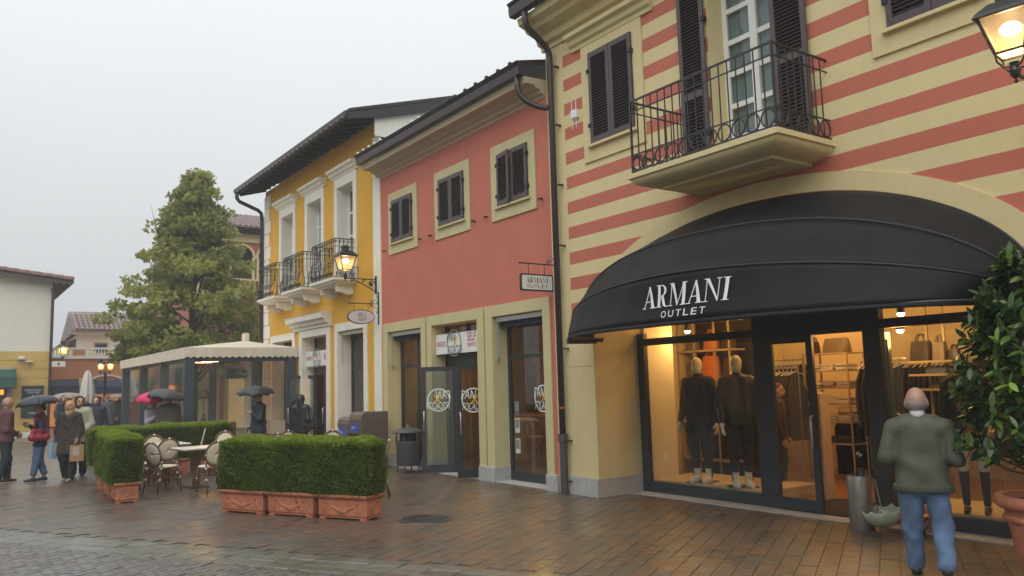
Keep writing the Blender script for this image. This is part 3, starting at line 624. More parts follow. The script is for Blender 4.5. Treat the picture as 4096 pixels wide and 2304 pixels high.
def door_leaf(parent, hinge, ang, w, z0, z1, fm, gm_, hand=1, st=.09, name='door', handle_side=1, rail_=.14):
    o = bpy.data.objects.new(name, MB().box(0, .045, 0, st, z0, z1).box(0, .045, w-st, w, z0, z1).box(0, .045, st, w-st, z1-st, z1).box(0, .045, st, w-st, z0, z0+rail_).mesh(name, fm)); o.location = hinge; o.rotation_euler = (0, 0, ang); link(o, parent)
    def sub(nm, mb, m, sm=False):
        q = bpy.data.objects.new(nm, mb.mesh(nm, m, sm)); q.parent = o; COL.objects.link(q); return q
    sub('pane', MB().box(.018, .026, st, w-st, z0+rail_, z1-st), gm_)
    for sx in (-1, 1):
        x0 = .0225+sx*.022; x1 = .0225+sx*.085; y = w-st*.5; pts = [(x0, y, 1.22), (x1-sx*.02, y, 1.22), (x1, y, 1.20), (x1, y, .84), (x1-sx*.02, y, .82), (x0, y, .82)]
        sub('handle', MB().tube(pts, .015, 8), steel, True)
    return o, sub
door_leaf(sb, (XG+.02, 6.80, 0), PI, .70, .03, 2.24, anth, gl); door_leaf(sb, (XG+.08, 5.44, 0), R(-82), .66, .03, 2.24, anth, gl)

# ================================================================ red building with the cafe
rb = thing('red_building', 'terracotta red house with three small shuttered windows and cafe doors', 'building', (XF, 13.4, 0))
OPS = [(14.683, 16.226), (12.526, 14.237), (10.515, 12.023)]; FRS = [(14.493, 16.439), (12.302, 14.435), (10.316, 12.251)]
wm = MB(); wall_holes(wm, XF, 10.22, 16.52, 0, 6.62, [(a, b, 0, 2.936) for a, b in OPS], .32); wm.build('wall', redw, rb, fix=False)
for (a, b), (c, d) in zip(OPS, FRS):
    f = MB(); ring(f, XF-.028, XF, c, d, .0, 3.138, a, b, 0, 2.936)
    for y in (a, b): f.add([(XF-.028, y, 0), (XF+.31, y, 0), (XF+.31, y, 2.936), (XF-.028, y, 2.936)], [(0, 1, 2, 3)]) if False else f.box(XF-.001, XF+.305, y-.004 if y == a else y-.001, y+.001 if y == a else y+.004, 0, 2.936)
    f.box(XF-.001, XF+.305, a, b, 2.930, 2.94)
    f.build('door_surround', sage, rb, bevel=.003)
for a, b in ((10.23, 10.515), (12.023, 12.526), (14.237, 14.683), (16.226, 16.5)):
    MB().box(XF-.055, XF+.312, a-.006 if a > 10.3 else a, b+.006, -.01, .255).build('plinth', stone, rb, bevel=.006)
sl = MB()
for a, b in OPS: sl.box(XF-.02, XF+.4, a, b, -.012, .014)
sl.build('threshold', stone, rb)
for a, b in ((14.978, 15.915), (12.878, 13.816), (10.782, 11.732)):
    f = MB(); ring(f, XF-.028, XF, a-.2, b+.2, 4.665, 6.062, a-.005, b+.005, 4.905, 5.875); fo = f.build('window_surround', sage, rb, bevel=.004)
    MB().box(XF-.08, XF-.028, a-.06, b+.06, 4.868, 4.905).build('sill', sage, fo)
    if a < 11: shutter(rb, a, a+.468, 4.912, 5.87, XF-.05, pitch=.042, hinge=0); shutter(rb, a+.482, b, 4.912, 5.87, XF-.10, pitch=.042, yaw=R(-9), hinge=1)
    else: shutter_pair(rb, a, b, 4.912, 5.87, pitch=.042)
    for y in (a-.36, b+.36):
        h = MB(); h.tube([(XF, y, 4.79), (XF-.07, y, 4.79), (XF-.085, y, 4.81), (XF-.085, y-.0, 4.75)], .010, 6); h.tube([(XF-.06, y-.05, 4.80), (XF-.06, y+.05, 4.80)], .011, 6); h.build('shutter_stop', blackm, rb)
cp = [(XF+.02, 6.50), (XF-.02, 6.52), (XF-.03, 6.56), (XF-.09, 6.58), (XF-.11, 6.63), (XF-.2, 6.65), (XF-.24, 6.70), (7.68, 6.69), (7.66, 6.80), (XF+.02, 6.82)]
c_ = MB(); sweep_y(c_, cp, 10.25, 16.62); c_.build('cornice', mat('beige_soffit', (.50, .43, .29), .8, .06), rb)
g_ = MB(); sweep_y(g_, [(7.66, 6.805), (7.55, 6.81), (7.53, 6.95), (7.66, 6.95)], 10.24, 16.66); g_.build('gutter', dkbrown, rb, bevel=.01)
rf = MB(); sweep_y(rf, [(7.56, 6.955), (7.5, 7.03), (9.9, 7.62), (9.9, 7.5)], 10.23, 16.68); rf.build('roof', dark, rb)
knobs(rb, 7.545, 10.3, 13.5, 7.02, 9, dark); knobs(rb, 7.545, 13.5, 16.68, 7.02, 11, mat('pale_tile_cap', (.55, .57, .58), .5, .1))
MB().tube([(7.6, 10.36, 6.83), (7.6, 10.36, 6.62), (7.63, 10.34, 6.50), (7.72, 10.28, 6.38), (7.86, 10.14, 6.27), (7.93, 10.05, 6.24), (8.0, 9.985, 6.24)], .05, 10).build('downpipe', dkbrown, rb, smooth=True)
# cafe glazing
XR = XF+.305; darkfr = mat('dark_grey_frame', (.028, .034, .038), .4, .08)
g1 = glazing(rb, XR, *OPS[0], .0, 2.93, darkfr, glc, .07, bars_y=(15.45,), bars_z=(2.17,), frame='shop_window', bottom=.13)
g3 = glazing(rb, XR, *OPS[2], .0, 2.93, darkfr, glc, .07, bars_z=(2.2,), frame='shop_window', bottom=.17)
g2f = MB(); g2f.box(XR, XR+.06, *OPS[1], 2.08, 2.36); g2f.box(XR, XR+.06, OPS[1][0], OPS[1][0]+.08, 0, 2.93); g2f.box(XR, XR+.06, OPS[1][1]-.08, OPS[1][1], 0, 2.93); g2f.box(XR, XR+.06, 13.34, 13.42, 2.36, 2.93); g2f.box(XR, XR+.06, 13.80, 13.88, 0, 2.08); g2f.box(XR, XR+.06, 13.88, 14.157, 0, .13)
g2 = g2f.build('door_frame', darkfr, rb); MB().box(XR+.025, XR+.033, OPS[1][0]+.08, OPS[1][1]-.08, 2.36, 2.93).build('pane', glc, g2); MB().box(XR+.025, XR+.033, 13.88, 14.157, .13, 2.08).build('pane', glc, g2)
d1, sub1 = door_leaf(rb, (XR+.0, 13.82, 0), R(60.5), .71, .03, 2.10, darkfr, glc); d2, sub2 = door_leaf(rb, (XR+.0, 12.62, 0), R(76), .66, .03, 2.10, darkfr, glc)
# roller blinds at the window heads
for a, b in (OPS[0], OPS[2]):
    q = MB(); q.box(XF+.04, XF+.12, a+.03, b-.03, 2.84, 2.92); bl = q.build('blind_case', mat('blind_alu', (.45, .45, .45), .4, .05, metal=.6), rb)
    MB().box(XF+.125, XF+.135, a+.05, b-.05, 2.74, 2.9).build('blind_cloth', mat('navy_blind', (.02, .022, .05), .8, .1), bl)
    MB().tube([(XF+.06, b-.05, 2.86), (XF+.07, b-.05, 2.2)], .012, 6).build('blind_arm', MATS['blind_alu'], bl); MB().box(XF+.05, XF+.09, b-.07, b-.03, 2.15, 2.21).build('blind_foot', MATS['blind_alu'], bl)
# cafe lettering: a ring, hand-drawn words and a yellow cross
inkw = mat('white_window_ink', (.78, .84, .80), .5, .03); inky = mat('yellow_window_ink', (.80, .50, .03), .5, .05); inkg = mat('slate_sign_ink', (.16, .19, .22), .5, .1); inkr = mat('red_sign_ink', (.42, .03, .03), .5, .05)
def bread_logo(fn, cu, cv, r, mw, my, parent, flat=True):
    """fn(u, v) -> point; ring, words and cross"""
    mb = MB(); n = 26
    P = [[fn(cu+rr*math.cos(2*PI*i/n), cv+rr*math.sin(2*PI*i/n)) for i in range(n+1)] for rr in (r*.9, r)]; mb.grid(P); mb.build('logo_ring', mw, parent, fix=False)
    put_text('PAN', fn, cu-r*1.05, cu+r*.15, cv+r*.12, cv+r*.82, 'lettering', mw, parent, shear=.08)
    put_text('FOCACCIA', fn, cu-r*.95, cu+r*1.05, cv-r*.78, cv-r*.18, 'lettering', mw, parent, shear=.06)
    a = MB()
    for s_ in (1, -1): a.add([fn(cu+r*(-.30*s_+dx)+r*.1, cv+r*(-.36)+r*.08) for dx in (-.07, .07)]+[fn(cu+r*(.30*s_+dx)+r*.1, cv+r*.36+r*.08) for dx in (.07, -.07)], [(0, 1, 2, 3)])
    a.build('logo_cross', my, parent, fix=False)
def on_x(x): return lambda u, v: (x, -u, v)          # facing -X: reading direction is -y
bread_logo(on_x(XR+.015), -11.02, 1.46, .235, inkw, inky, g3); bread_logo(on_x(XR+.015), -15.02, 1.46, .22, inkw, inky, g1)
bread_logo(lambda u, v: Vector((.010, u, v)), .37, 1.44, .23, inkw, inky, d1)      # seen from behind, so mirrored
bread_logo(lambda u, v: Vector((-.003, -u, v)), -.34, 1.44, .23, inkw, inky, d2)
for z, t_ in ((1.28, 0), (.98, 1), (.62, 1)):       # notices stuck inside the right-hand window
    q = MB().box(XR+.012, XR+.016, 11.72, 11.86, z-.13, z+.13).build('notice', mat('notice_paper', (.62, .60, .56), .7, .1) if t_ else mat('notice_dark', (.10, .13, .14), .6, .2), g3)
    MB().box(XR+.009, XR+.0115, 11.735, 11.845, z-.05, z+.11).build('notice_picture', mat('notice_photo', (.22, .24, .23), .6, .6, 45), q)
# sign board over the cafe door
sg_ = thing('door_sign', 'white board over the red house doors reading INGRESSO and SELF SERVICE', 'sign', (XF+.08, 13.4, 2.34))
MB().box(XF+.07, XF+.10, 12.54, 14.22, 2.345, 2.745).build('board', pwhite, sg_, bevel=.003)
fnS = on_x(XF+.066); put_text('INGRESSO', fnS, -14.17, -13.80, 2.50, 2.60, 'lettering', inkr, sg_); put_text('SELF', fnS, -13.02, -12.71, 2.56, 2.73, 'lettering', inkr, sg_); put_text('SERVICE', fnS, -13.02, -12.71, 2.45, 2.53, 'lettering', inkr, sg_)
bread_logo(on_x(XF+.063), -13.50, 2.55, .27, inkg, inky, sg_)

# ================================================================ yellow building
yb = thing('yellow_building', 'mustard yellow house with white trim and three small iron balconies', 'building', (XF, 20.6, 0))
WIN = [(18.02, 19.0), (20.08, 21.07), (22.2, 23.17)]; DRS = [(17.463, 18.988, 0, 3.137), (19.725, 21.462, 0, 3.125), (22.225, 23.9, .85, 3.13)]
wm = MB(); wall_holes(wm, XF, 16.52, 24.73, 0, 7.95, [(a, b, 4.40, 6.83, .42) for a, b in WIN]+[(*d, .34) for d in DRS], .4); wm.box(XF+.001, 14, 24.72, 24.74, 0, 7.9); wm.build('wall', yelw, yb, fix=False)
pm = MB(); pm.box(XF-.03, XF, 16.53, 16.905, 0, 7.6)
pm.build('pilaster', white, yb, bevel=.004)
z = 0.0; i = 0
while z < 7.5:
    w = .56 if i % 2 == 0 else .44; MB().box(XF-.035, XF+.004, 24.745-w, 24.745, z+.008, z+.40).build('quoin', white, yb, bevel=.01); z += .41; i += 1
for a, b in WIN:
    f = MB(); ring(f, XF-.04, XF, a-.18, b+.19, 4.37, 7.09, a, b, 4.37, 6.83)
    for y in (a, b): f.box(XF-.001, XF+.41, y-.004, y+.004, 4.4, 6.83)
    f.box(XF-.001, XF+.41, a, b, 6.826, 6.834)
    fo = f.build('window_surround', white, yb, bevel=.004)
    q = MB(); sweep_y(q, [(XF, 7.09), (XF-.06, 7.09), (XF-.07, 7.13), (XF-.13, 7.16), (XF-.15, 7.22), (XF-.22, 7.24), (XF-.23, 7.30), (XF, 7.32)], a-.30, b+.30); q.build('cornice', white, fo)
    w = glazing(yb, XF+.285, a, b, 4.40, 6.83, pwhite, gup, .06, bars_y=((a+b)/2,), bars_z=(5.0, 5.6, 6.2), frame='balcony_door', bottom=.12)
    MB().box(XF+.37, XF+.38, a+.01, b-.01, 4.42, 6.8).build('curtain', MATS['pale_curtain'], w)
for k, d in enumerate(DRS):
    f = MB(); bo_ = .19 if k != 1 else .23; ring(f, XF-.04, XF, d[0]-bo_, d[1]+bo_, 0, d[3]+.2, d[0], d[1], d[2], d[3])
    for y in d[:2]: f.box(XF-.001, XF+.335, y-.004, y+.004, d[2], d[3])
    f.box(XF-.001, XF+.335, d[0], d[1], d[3]-.004, d[3]+.004)
    f.build('door_surround', white, yb, bevel=.004)
q = MB(); sweep_y(q, [(XF, 3.33), (XF-.08, 3.33), (XF-.09, 3.40), (XF-.17, 3.43), (XF-.19, 3.50), (XF-.29, 3.54), (XF-.31, 3.66), (XF-.33, 3.69), (XF, 3.70)], 19.42, 22.05); q.build('door_cornice', white, yb)
XY = XF+.33
gy = glazing(yb, XY, 17.463, 18.988, 0, 3.13, darkfr, glc, .07, bars_z=(2.2,), frame='shop_window', bottom=.16); bread_logo(on_x(XY+.012), -18.0, 1.46, .235, inkw, inky, gy)
q = MB().box(XF+.04, XF+.11, 17.5, 18.95, 3.04, 3.12).build('blind_case', MATS['blind_alu'], yb); MB().tube([(XF+.06, 18.93, 3.05), (XF+.07, 18.93, 2.3)], .012, 6).build('blind_arm', MATS['blind_alu'], q)
gy2 = MB(); gy2.box(XY, XY+.06, 19.725, 21.462, 2.1, 2.3); gy2.box(XY, XY+.06, 19.725, 19.8, 0, 3.12); gy2.box(XY, XY+.06, 21.387, 21.462, 0, 3.12); o = gy2.build('door_frame', darkfr, yb)
MB().box(XY+.02, XY+.03, 19.8, 21.387, 2.3, 3.12).build('pane', glc, o)
d3, _ = door_leaf(yb, (XY+.03, 21.38, 0), R(70), .8, .03, 2.1, darkfr, glc); d4, _ = door_leaf(yb, (XY+.03, 19.81, 0), R(8), .78, .03, 2.1, darkfr, glc)
bread_logo(lambda u, v: Vector((-.004, -u, v)), -.42, 1.44, .22, inkw, inky, d4)
glazing(yb, XY, 22.225, 23.9, .85, 3.13, darkfr, glc, .07, bars_y=(23.06,), frame='shop_window')
sy = thing('bar_sign', 'white board over the yellow house doors marked BAR', 'sign', (XF+.1, 20.6, 2.33)); MB().box(XF+.08, XF+.11, 19.75, 21.43, 2.33, 2.74).build('board', pwhite, sy, bevel=.003)
put_text('BAR', on_x(XF+.076), -20.13, -19.86, 2.48, 2.66, 'lettering', inkr, sy); bread_logo(on_x(XF+.074), -20.66, 2.54, .26, inkg, inky, sy)
put_text('INGRESSO', on_x(XF+.076), -21.38, -21.0, 2.50, 2.60, 'lettering', inkr, sy)
MB().box(XF-.055, XF-.03, 16.54, 16.9, -.01, .26).build('plinth', stone, yb)
# eaves with rafters, gutter, roof and the gable above the red house
rt = MB(); sweep_y(rt, [(7.3, 7.86), (7.32, 7.93), (XF+.1, 8.18), (XF+.1, 8.10)], 16.50, 25.05); sweep_y(rt, [(7.28, 7.99), (7.28, 8.06), (13.5, 9.90), (13.5, 9.80)], 16.42, 25.10); rt.build('roof', dark, yb)
raf = MB().box(-.0, .86, -.04, .04, -.06, .06).mesh('rafter', soff)
for i in range(20): inst('rafter', raf, (7.34, 16.72+i*.43, 7.84), (0, R(-16.5), 0), yb)
g_ = MB(); sweep_y(g_, [(7.32, 7.88), (7.21, 7.89), (7.19, 8.01), (7.32, 8.01)], 16.46, 25.08); g_.build('gutter', dkbrown, yb, bevel=.01)
gb = MB(); gb.add([(7.95, 16.515, 7.55), (13.5, 16.515, 7.3), (13.5, 16.515, 9.8), (8.15, 16.515, 8.2), (7.95, 16.515, 8.1)], [(0, 1, 2, 3, 4)]); gb.build('gable', white, yb, solid=.02, fix=False)
vg = MB(); vg.prism([(7.25, 7.95), (13.4, 9.77), (13.4, 9.55), (8.1, 7.98), (7.25, 7.80)], lambda u, v, w: (u, w, v), 16.40, 16.44); vg.build('verge', dark, yb)
beads = MB().ell((0, 0, 0), (.022, .022, .022), 8, 6).mesh('gutter_clip', mat('clip_zinc', (.35, .36, .38), .4, .1, metal=.5), True)
for i in range(26): inst('gutter_clip', beads, (7.195, 16.6+i*.32, 7.88), parent=yb)
MB().tube([(7.27, 24.95, 7.9), (7.27, 24.95, 7.72), (7.35, 24.94, 7.62), (7.9, 24.84, 7.38), (8.0, 24.82, 7.28), (8.02, 24.82, 7.1), (8.02, 24.82, 0)], .06, 10).build('downpipe', dkbrown, yb, smooth=True)
# the three balconies
def small_balcony(y0, y1):
    x0 = 7.5; b = MB(); rows_ = []
    for o_, z in ((.16, 4.205), (.15, 4.235), (.08, 4.25), (.06, 4.29), (.0, 4.31), (0, 4.375)): rows_.append([(XF, y1-o_, z), (x0+o_, y1-o_, z), (x0+o_, y0+o_, z), (XF, y0+o_, z)])
    b.grid(rows_); b.add(rows_[-1], [(0, 1, 2, 3)]); b.add(rows_[0], [(3, 2, 1, 0)]); bo = b.build('balcony', white, yb)
    prof = [(XF, 4.0), (7.92, 3.99), (7.86, 4.03), (7.78, 4.05), (7.70, 4.06), (7.68, 4.20), (XF, 4.20)]
    for y in (y0+.22, y1-.36): q = MB(); sweep_y(q, prof, y, y+.14); q.build('corbel', white, bo)
    r_ = MB(); A, B, C_, D_ = (XF, y1-.05), (x0+.06, y1-.05), (x0+.06, y0+.05), (XF, y0+.05)
    for a, b2 in ((A, B), (B, C_), (C_, D_)):
        for z, w in ((5.32, .022), (5.13, .012), (4.395, .016)): r_.bar((*a, z), (*b2, z), w)
    def belly(z):                               # pot-bellied balusters
        f = (z-4.39)/.93; return .13*math.exp(-((f-.16)/.20)**2)
    for a, b2, ox, oy in ((A, B, 0, 1), (B, C_, -1, 0), (C_, D_, 0, -1)):
        pa = [(a[0]+ox*belly(4.62), a[1]+oy*belly(4.62), 4.62), (b2[0]+ox*belly(4.62), b2[1]+oy*belly(4.62), 4.62)]; r_.bar(pa[0], pa[1], .011)
    ro = r_.build('railing', iron, bo)
    for a, b2, ox, oy in ((A, B, 0, 1), (B, C_, -1, 0), (C_, D_, 0, -1)):
        Ln = math.hypot(a[0]-b2[0], a[1]-b2[1]); n_ = max(4, round(Ln/.11))
        for i in range(n_+1):
            f = i/n_; px, py = a[0]+(b2[0]-a[0])*f, a[1]+(b2[1]-a[1])*f
            q = MB(); q.tube([(px+ox*belly(z), py+oy*belly(z), z) for z in [4.39+.93*k/10 for k in range(11)]], .009, 5)
            tx, ty = (b2[0]-a[0])/Ln, (b2[1]-a[1])/Ln
            if i < n_:
                q.tube(scroll_pts((px+tx*.05+ox*.05, py+ty*.05+oy*.05, 4.46), (tx, ty, 0), (0, 0, 1), .05, 1.3, PI/2), .007, 5)
            q.tube(scroll_pts((px+tx*.02, py+ty*.02, 5.26), (tx, ty, 0), (0, 0, 1), .04, 1.2, PI), .007, 5)
            q.build('baluster', iron, bo, fix=False)
for a, b in ((17.87, 19.40), (20.0, 21.52), (22.12, 23.6)): small_balcony(a, b)

# ================================================================ interiors behind the glass
plaster_in = mat('shop_wall_paint', (.72, .60, .42), .7, .03); woodfl = mat('warm_wood_floor', (.30, .15, .06), .35, .2, 5); ceil = mat('shop_ceiling', (.6, .56, .48), .8, .03)
brownwall = mat('cafe_wall', (.20, .11, .055), .6, .25, 3); greenfl = mat('cafe_floor', (.16, .08, .035), .35, .2, 4)
def room(parent, x0, x1, y0, y1, z1, wm_, fm, cm, skipfront=True):
    q = MB(); q.add([(x1, y0, 0), (x1, y1, 0), (x1, y1, z1), (x1, y0, z1)], [(0, 1, 2, 3)]); q.add([(x0, y0, 0), (x1, y0, 0), (x1, y0, z1), (x0, y0, z1)], [(0, 1, 2, 3)]); q.add([(x0, y1, 0), (x1, y1, 0), (x1, y1, z1), (x0, y1, z1)], [(0, 1, 2, 3)]); q.build('interior_wall', wm_, parent, fix=False)
    MB().add([(x0, y0, .016), (x1, y0, .016), (x1, y1, .016), (x0, y1, .016)], [(0, 1, 2, 3)]).build('interior_floor', fm, parent, fix=False)
    MB().add([(x0, y0, z1), (x1, y0, z1), (x1, y1, z1), (x0, y1, z1)], [(3, 2, 1, 0)]).build('interior_ceiling', cm, parent, fix=False)
room(sb, 9.06, 13.6, 1.2, 9.93, 3.95, plaster_in, woodfl, ceil)
room(rb, XR+.05, 12.5, 10.23, 16.5, 3.2, brownwall, greenfl, mat('cafe_ceiling', (.2, .17, .14), .8, .05))
room(yb, XY+.05, 12.5, 16.54, 24.7, 3.4, brownwall, greenfl, MATS['cafe_ceiling'])
WARM = (1.0, .50, .135)
bulbm = mat('lit_spot_bulb', (1, .8, .5), .5, 0, emit=(1, .78, .45), es=40)
def spot_lamp(loc, label, power=40, size=.045, group='ceiling spots in the clothing shop', r=.12):
    t = thing('ceiling_spot', label, 'lamp', loc, group)
    x, y, z = loc
    MB().cyl((x, y, z+.02), (x, y, z+.16), .05, .045, 12).build('housing', anth, t); MB().cyl((x, y, z+.14), (x, y, 3.94), .01, n=6).build('stem', anth, t); MB().ell((x, y, z+.01), (size, size, size*.7), 10, 6).build('bulb', bulbm, t, smooth=True)
    l = bpy.data.lights.new('spot_light', 'POINT'); l.energy = power*.8; l.color = WARM; l.shadow_soft_size = r; o = bpy.data.objects.new('spot_light', l); o.location = (x, y, z-.1); link(o, t)
SPL = ['lit spot lamp above the two dummies, beside the orange bags', 'lit spot lamp by the right door post, lower of two', 'lit spot lamp by the right door post, upper of two', 'lit spot lamp over the middle of the shop floor', 'lit spot lamp over the shelves at the rear right', 'lit spot lamp over the female dummy', 'lit spot lamp over the rear garment rail', 'lit spot lamp near the middle post of the shop front']
for i, (x, y, z, p) in enumerate(((9.75, 8.87, 2.47, 42), (9.9, 5.44, 2.25, 30), (9.9, 5.41, 2.46, 10), (11.2, 7.4, 3.2, 70), (11.6, 5.0, 3.2, 70), (10.4, 3.6, 2.9, 45), (12.6, 8.8, 3.1, 45), (9.7, 7.5, 2.95, 35))):
    spot_lamp((x, y, z), SPL[i], p)
MB().box(9.09, 10.25, 7.04, 9.25, .02, .19).build('display_platform', mat('pale_wood_platform', (.55, .42, .25), .5, .1, 6), sb); MB().box(9.09, 10.1, 3.1, 5.19, .02, .19).build('display_platform', MATS['pale_wood_platform'], sb)
MB().box(9.09, 9.72, 9.18, 9.25, .19, 3.6).build('partition', mat('pale_partition', (.66, .58, .46), .7, .03), sb)
q = MB().box(9.40, 9.48, 9.172, 9.179, .45, .56).build('socket', pwhite, sb)
MB().box(8.98, 10.2, 5.5, 6.75, .0165, .024).build('door_mat', mat('dark_door_mat', (.03, .022, .018), .95, .2, 40), sb)
# wall shelf grid with bags
shelfm = mat('brass_shelf', (.42, .32, .18), .4, .08); oran = mat('orange_leather', (.72, .20, .03), .45, .08); dkbag = mat('dark_leather', (.05, .035, .03), .45, .2); taupe = mat('taupe_leather', (.22, .17, .12), .5, .15)
sh = thing('shelf_unit', 'brass framed shelf grid behind the two shop window dummies', 'shelf', (10.8, 9.5, 0))
q = MB()
for z in (.35, 1.0, 1.685, 2.19, 2.70): q.box(10.6, 11.0, 8.75, 9.92, z-.015, z+.015)
for y in (8.76, 9.07, 9.52, 9.90): q.box(10.6, 10.63, y-.012, y+.012, .02, 3.3)
q.build('frame', shelfm, sh); MB().box(11.12, 11.17, 8.4, 9.92, .02, 3.5).build('back_panel', mat('shelf_back', (.05, .036, .024), .7, .1), sh)
def handbag(loc, w, h, d, m, label, rz=0.0, handle=True):
    t = thing('handbag', label, 'bag', loc, local=True, rz=rz)
    q = MB(); rows_ = []
    for zf, k in ((0, .92), (.06, 1.0), (.5, .98), (.9, .88), (1.0, .80)):
        ww, dd = w*k/2, d*(1.1-.5*zf)/2; rows_.append([(dd*sx, ww*sy, h*zf) for sx, sy in ((-1, -.8), (-.6, -1), (.6, -1), (1, -.8), (1, .8), (.6, 1), (-.6, 1), (-1, .8), (-1, -.8))])
    q.grid(rows_); q.add(rows_[-1][:8], [tuple(range(8))]); o = q.build('bag_body', m, t, smooth=True)
    if handle:
        for s_ in (-1, 1): MB().tube([(s_*d*.2, w*.22*math.cos(a), h*.93+h*.42*math.sin(a)) for a in [PI*i/10 for i in range(11)]], .010, 6).build('handle', m, t, smooth=True)
    return t
handbag((10.8, 9.29, 2.205), .30, .26, .14, oran, 'orange leather handbag on the upper shelf of the brass grid'); handbag((10.78, 9.30, 1.70), .36, .40, .16, oran, 'large orange leather tote on the shelf behind the dummies')
handbag((10.8, 9.26, 2.715), .32, .12, .2, oran, 'orange leather clutch lying on the top shelf', handle=False); handbag((10.8, 9.72, 2.205), .26, .22, .14, taupe, 'taupe box bag on the upper shelf beside the orange bag')
handbag((10.8, 8.92, 2.205), .25, .30, .14, dkbag, 'dark brown bag on the upper shelf at the grid end'); handbag((10.8, 9.72, 1.70), .28, .30, .15, taupe, 'soft taupe bag on the shelf below the box bag'); handbag((10.8, 8.92, 1.70), .25, .36, .14, dkbag, 'tall dark tote on the shelf behind the right dummy'); handbag((10.8, 9.3, 1.02), .34, .3, .16, dkbag, 'dark bag low on the grid behind the left dummy')
# garment rails
garm = [mat('garment_charcoal', (.022, .02, .02), .85, .3, 20), mat('garment_brown', (.05, .034, .022), .85, .3, 20), mat('garment_olive', (.04, .036, .024), .85, .3, 20)]
def garment_mesh(seed, m, h=1.0, w=.5):
    rnd = random.Random(seed); q = MB(); rows_ = []
    for j in range(9):
        f = j/8; z = -h*f; half = w*(.18+.30*min(1, f*4))*(1+.06*math.sin(f*7+seed)); th = .02+.028*f*(1+.3*math.sin(seed+f*5))
        rows_.append([(half*math.cos(a), th*math.sin(a)*(1+.4*math.sin(3*a+seed)), z) for a in [2*PI*i/14 for i in range(15)]])
    q.grid(rows_); return q.mesh('garment', m, True, fix=False)
GM = [garment_mesh(i, garm[i % 3], .95+.1*(i % 2)) for i in range(6)]
hang = MB().tube([(-.2, 0, -.06), (0, 0, 0), (.2, 0, -.06)], .008, 5).tube([(0, 0, 0), (0, 0, .05), (.02, 0, .07)], .005, 5).mesh('hanger', mat('pale_hanger', (.7, .66, .58), .5, .05))
def garment_rail(x, y0, y1, z, label, rzg=0.0):
    t = thing('garment_rail', label, 'clothes rail', (x, (y0+y1)/2, 0), 'garment rails in the clothing shop')
    MB().cyl((x, y0, z), (x, y1, z), .012, n=8).build('rail', steel, t); q = MB()
    for y in (y0, y1): q.cyl((x, y, 0.02), (x, y, z+.012), .012, n=8)
    q.build('upright', steel, t); n = int((y1-y0)/.075)
    for i in range(n):
        y = y0+(y1-y0)*(i+.5)/n; inst('hanger', hang, (x, y, z-.06), (0, 0, random.gauss(0, .06)), t); inst('garment', random.choice(GM), (x, y, z-.08), (0, 0, random.gauss(0, .08)), t)
garment_rail(12.2, 8.45, 9.3, 2.0, 'steel rail of dark jackets along the rear left of the shop'); garment_rail(12.4, 6.75, 7.35, 1.95, 'steel rail of dark coats seen beside the shop door post'); garment_rail(11.0, 7.75, 8.45, 1.85, 'steel rail of dark jackets behind the right dummy')
garment_rail(11.7, 5.75, 7.1, 1.92, 'long steel rail of dark coats between the door and the rear wall'); garment_rail(13.0, 3.2, 6.4, 2.0, 'steel rail of dark clothes along the rear right wall'); garment_rail(12.9, 7.0, 8.3, 1.15, 'low steel rail of dark trousers under the shirt tower'); garment_rail(10.9, 8.8, 9.85, 1.62, 'steel rail of dark jackets hung under the brass bag grid'); garment_rail(10.9, 3.4, 4.8, 1.75, 'steel rail of dark dresses behind the female dummy')
# shelf tower with folded shirts
st_ = thing('shirt_shelf', 'open brass shelf tower of folded pale shirts inside the shop door', 'shelf', (12.1, 7.9, 0)); q = MB()
ZS = (2.07, 1.78, 1.50, 1.24, .95, .6)
for z in ZS: q.box(11.9, 12.4, 7.46, 8.28, z-.012, z+.012)
for y in (7.46, 8.27):
    for x in (11.9, 12.39): q.box(x-.012, x+.012, y-.012, y+.012, .02, 2.07)
q.build('frame', shelfm, st_)
shirt = [mat('shirt_white', (.62, .58, .55), .8, .1), mat('shirt_lilac', (.36, .30, .33), .8, .1), mat('shirt_dark', (.04, .035, .035), .85, .2)]
def folded(loc, m, h, label, group):
    q = MB(); x, y, z = loc; n = 3
    for i in range(n): q.obox((x+random.gauss(0, .006), y+random.gauss(0, .01), z+h*(i+.5)/n), (.3, .22, h/n*.92), Euler((random.gauss(0, .03), random.gauss(0, .03), random.gauss(0, .08))))
    return tag(q.build('folded_shirt', m, bevel=.008), label, 'shirt', group)
for z, m in zip(ZS[1:], (shirt[0], shirt[1], shirt[0], shirt[0], shirt[2])):
    for k in range(3): folded((12.1, 7.62+.25*k, z+.013), m if k < 2 else shirt[(k) % 2], .10, 'folded shirt pile on the %s shelf of the brass tower' % {1.78: 'highest', 1.5: 'second', 1.24: 'third', .95: 'fourth', .6: 'bottom'}[z], 'folded shirts on the shelf tower')
handbag((12.1, 7.75, 2.083), .46, .24, .2, taupe, 'big taupe holdall on top of the shirt shelf tower', handle=False); handbag((12.1, 8.16, 2.083), .16, .2, .12, dkbag, 'small dark bag on top of the shirt shelf tower')
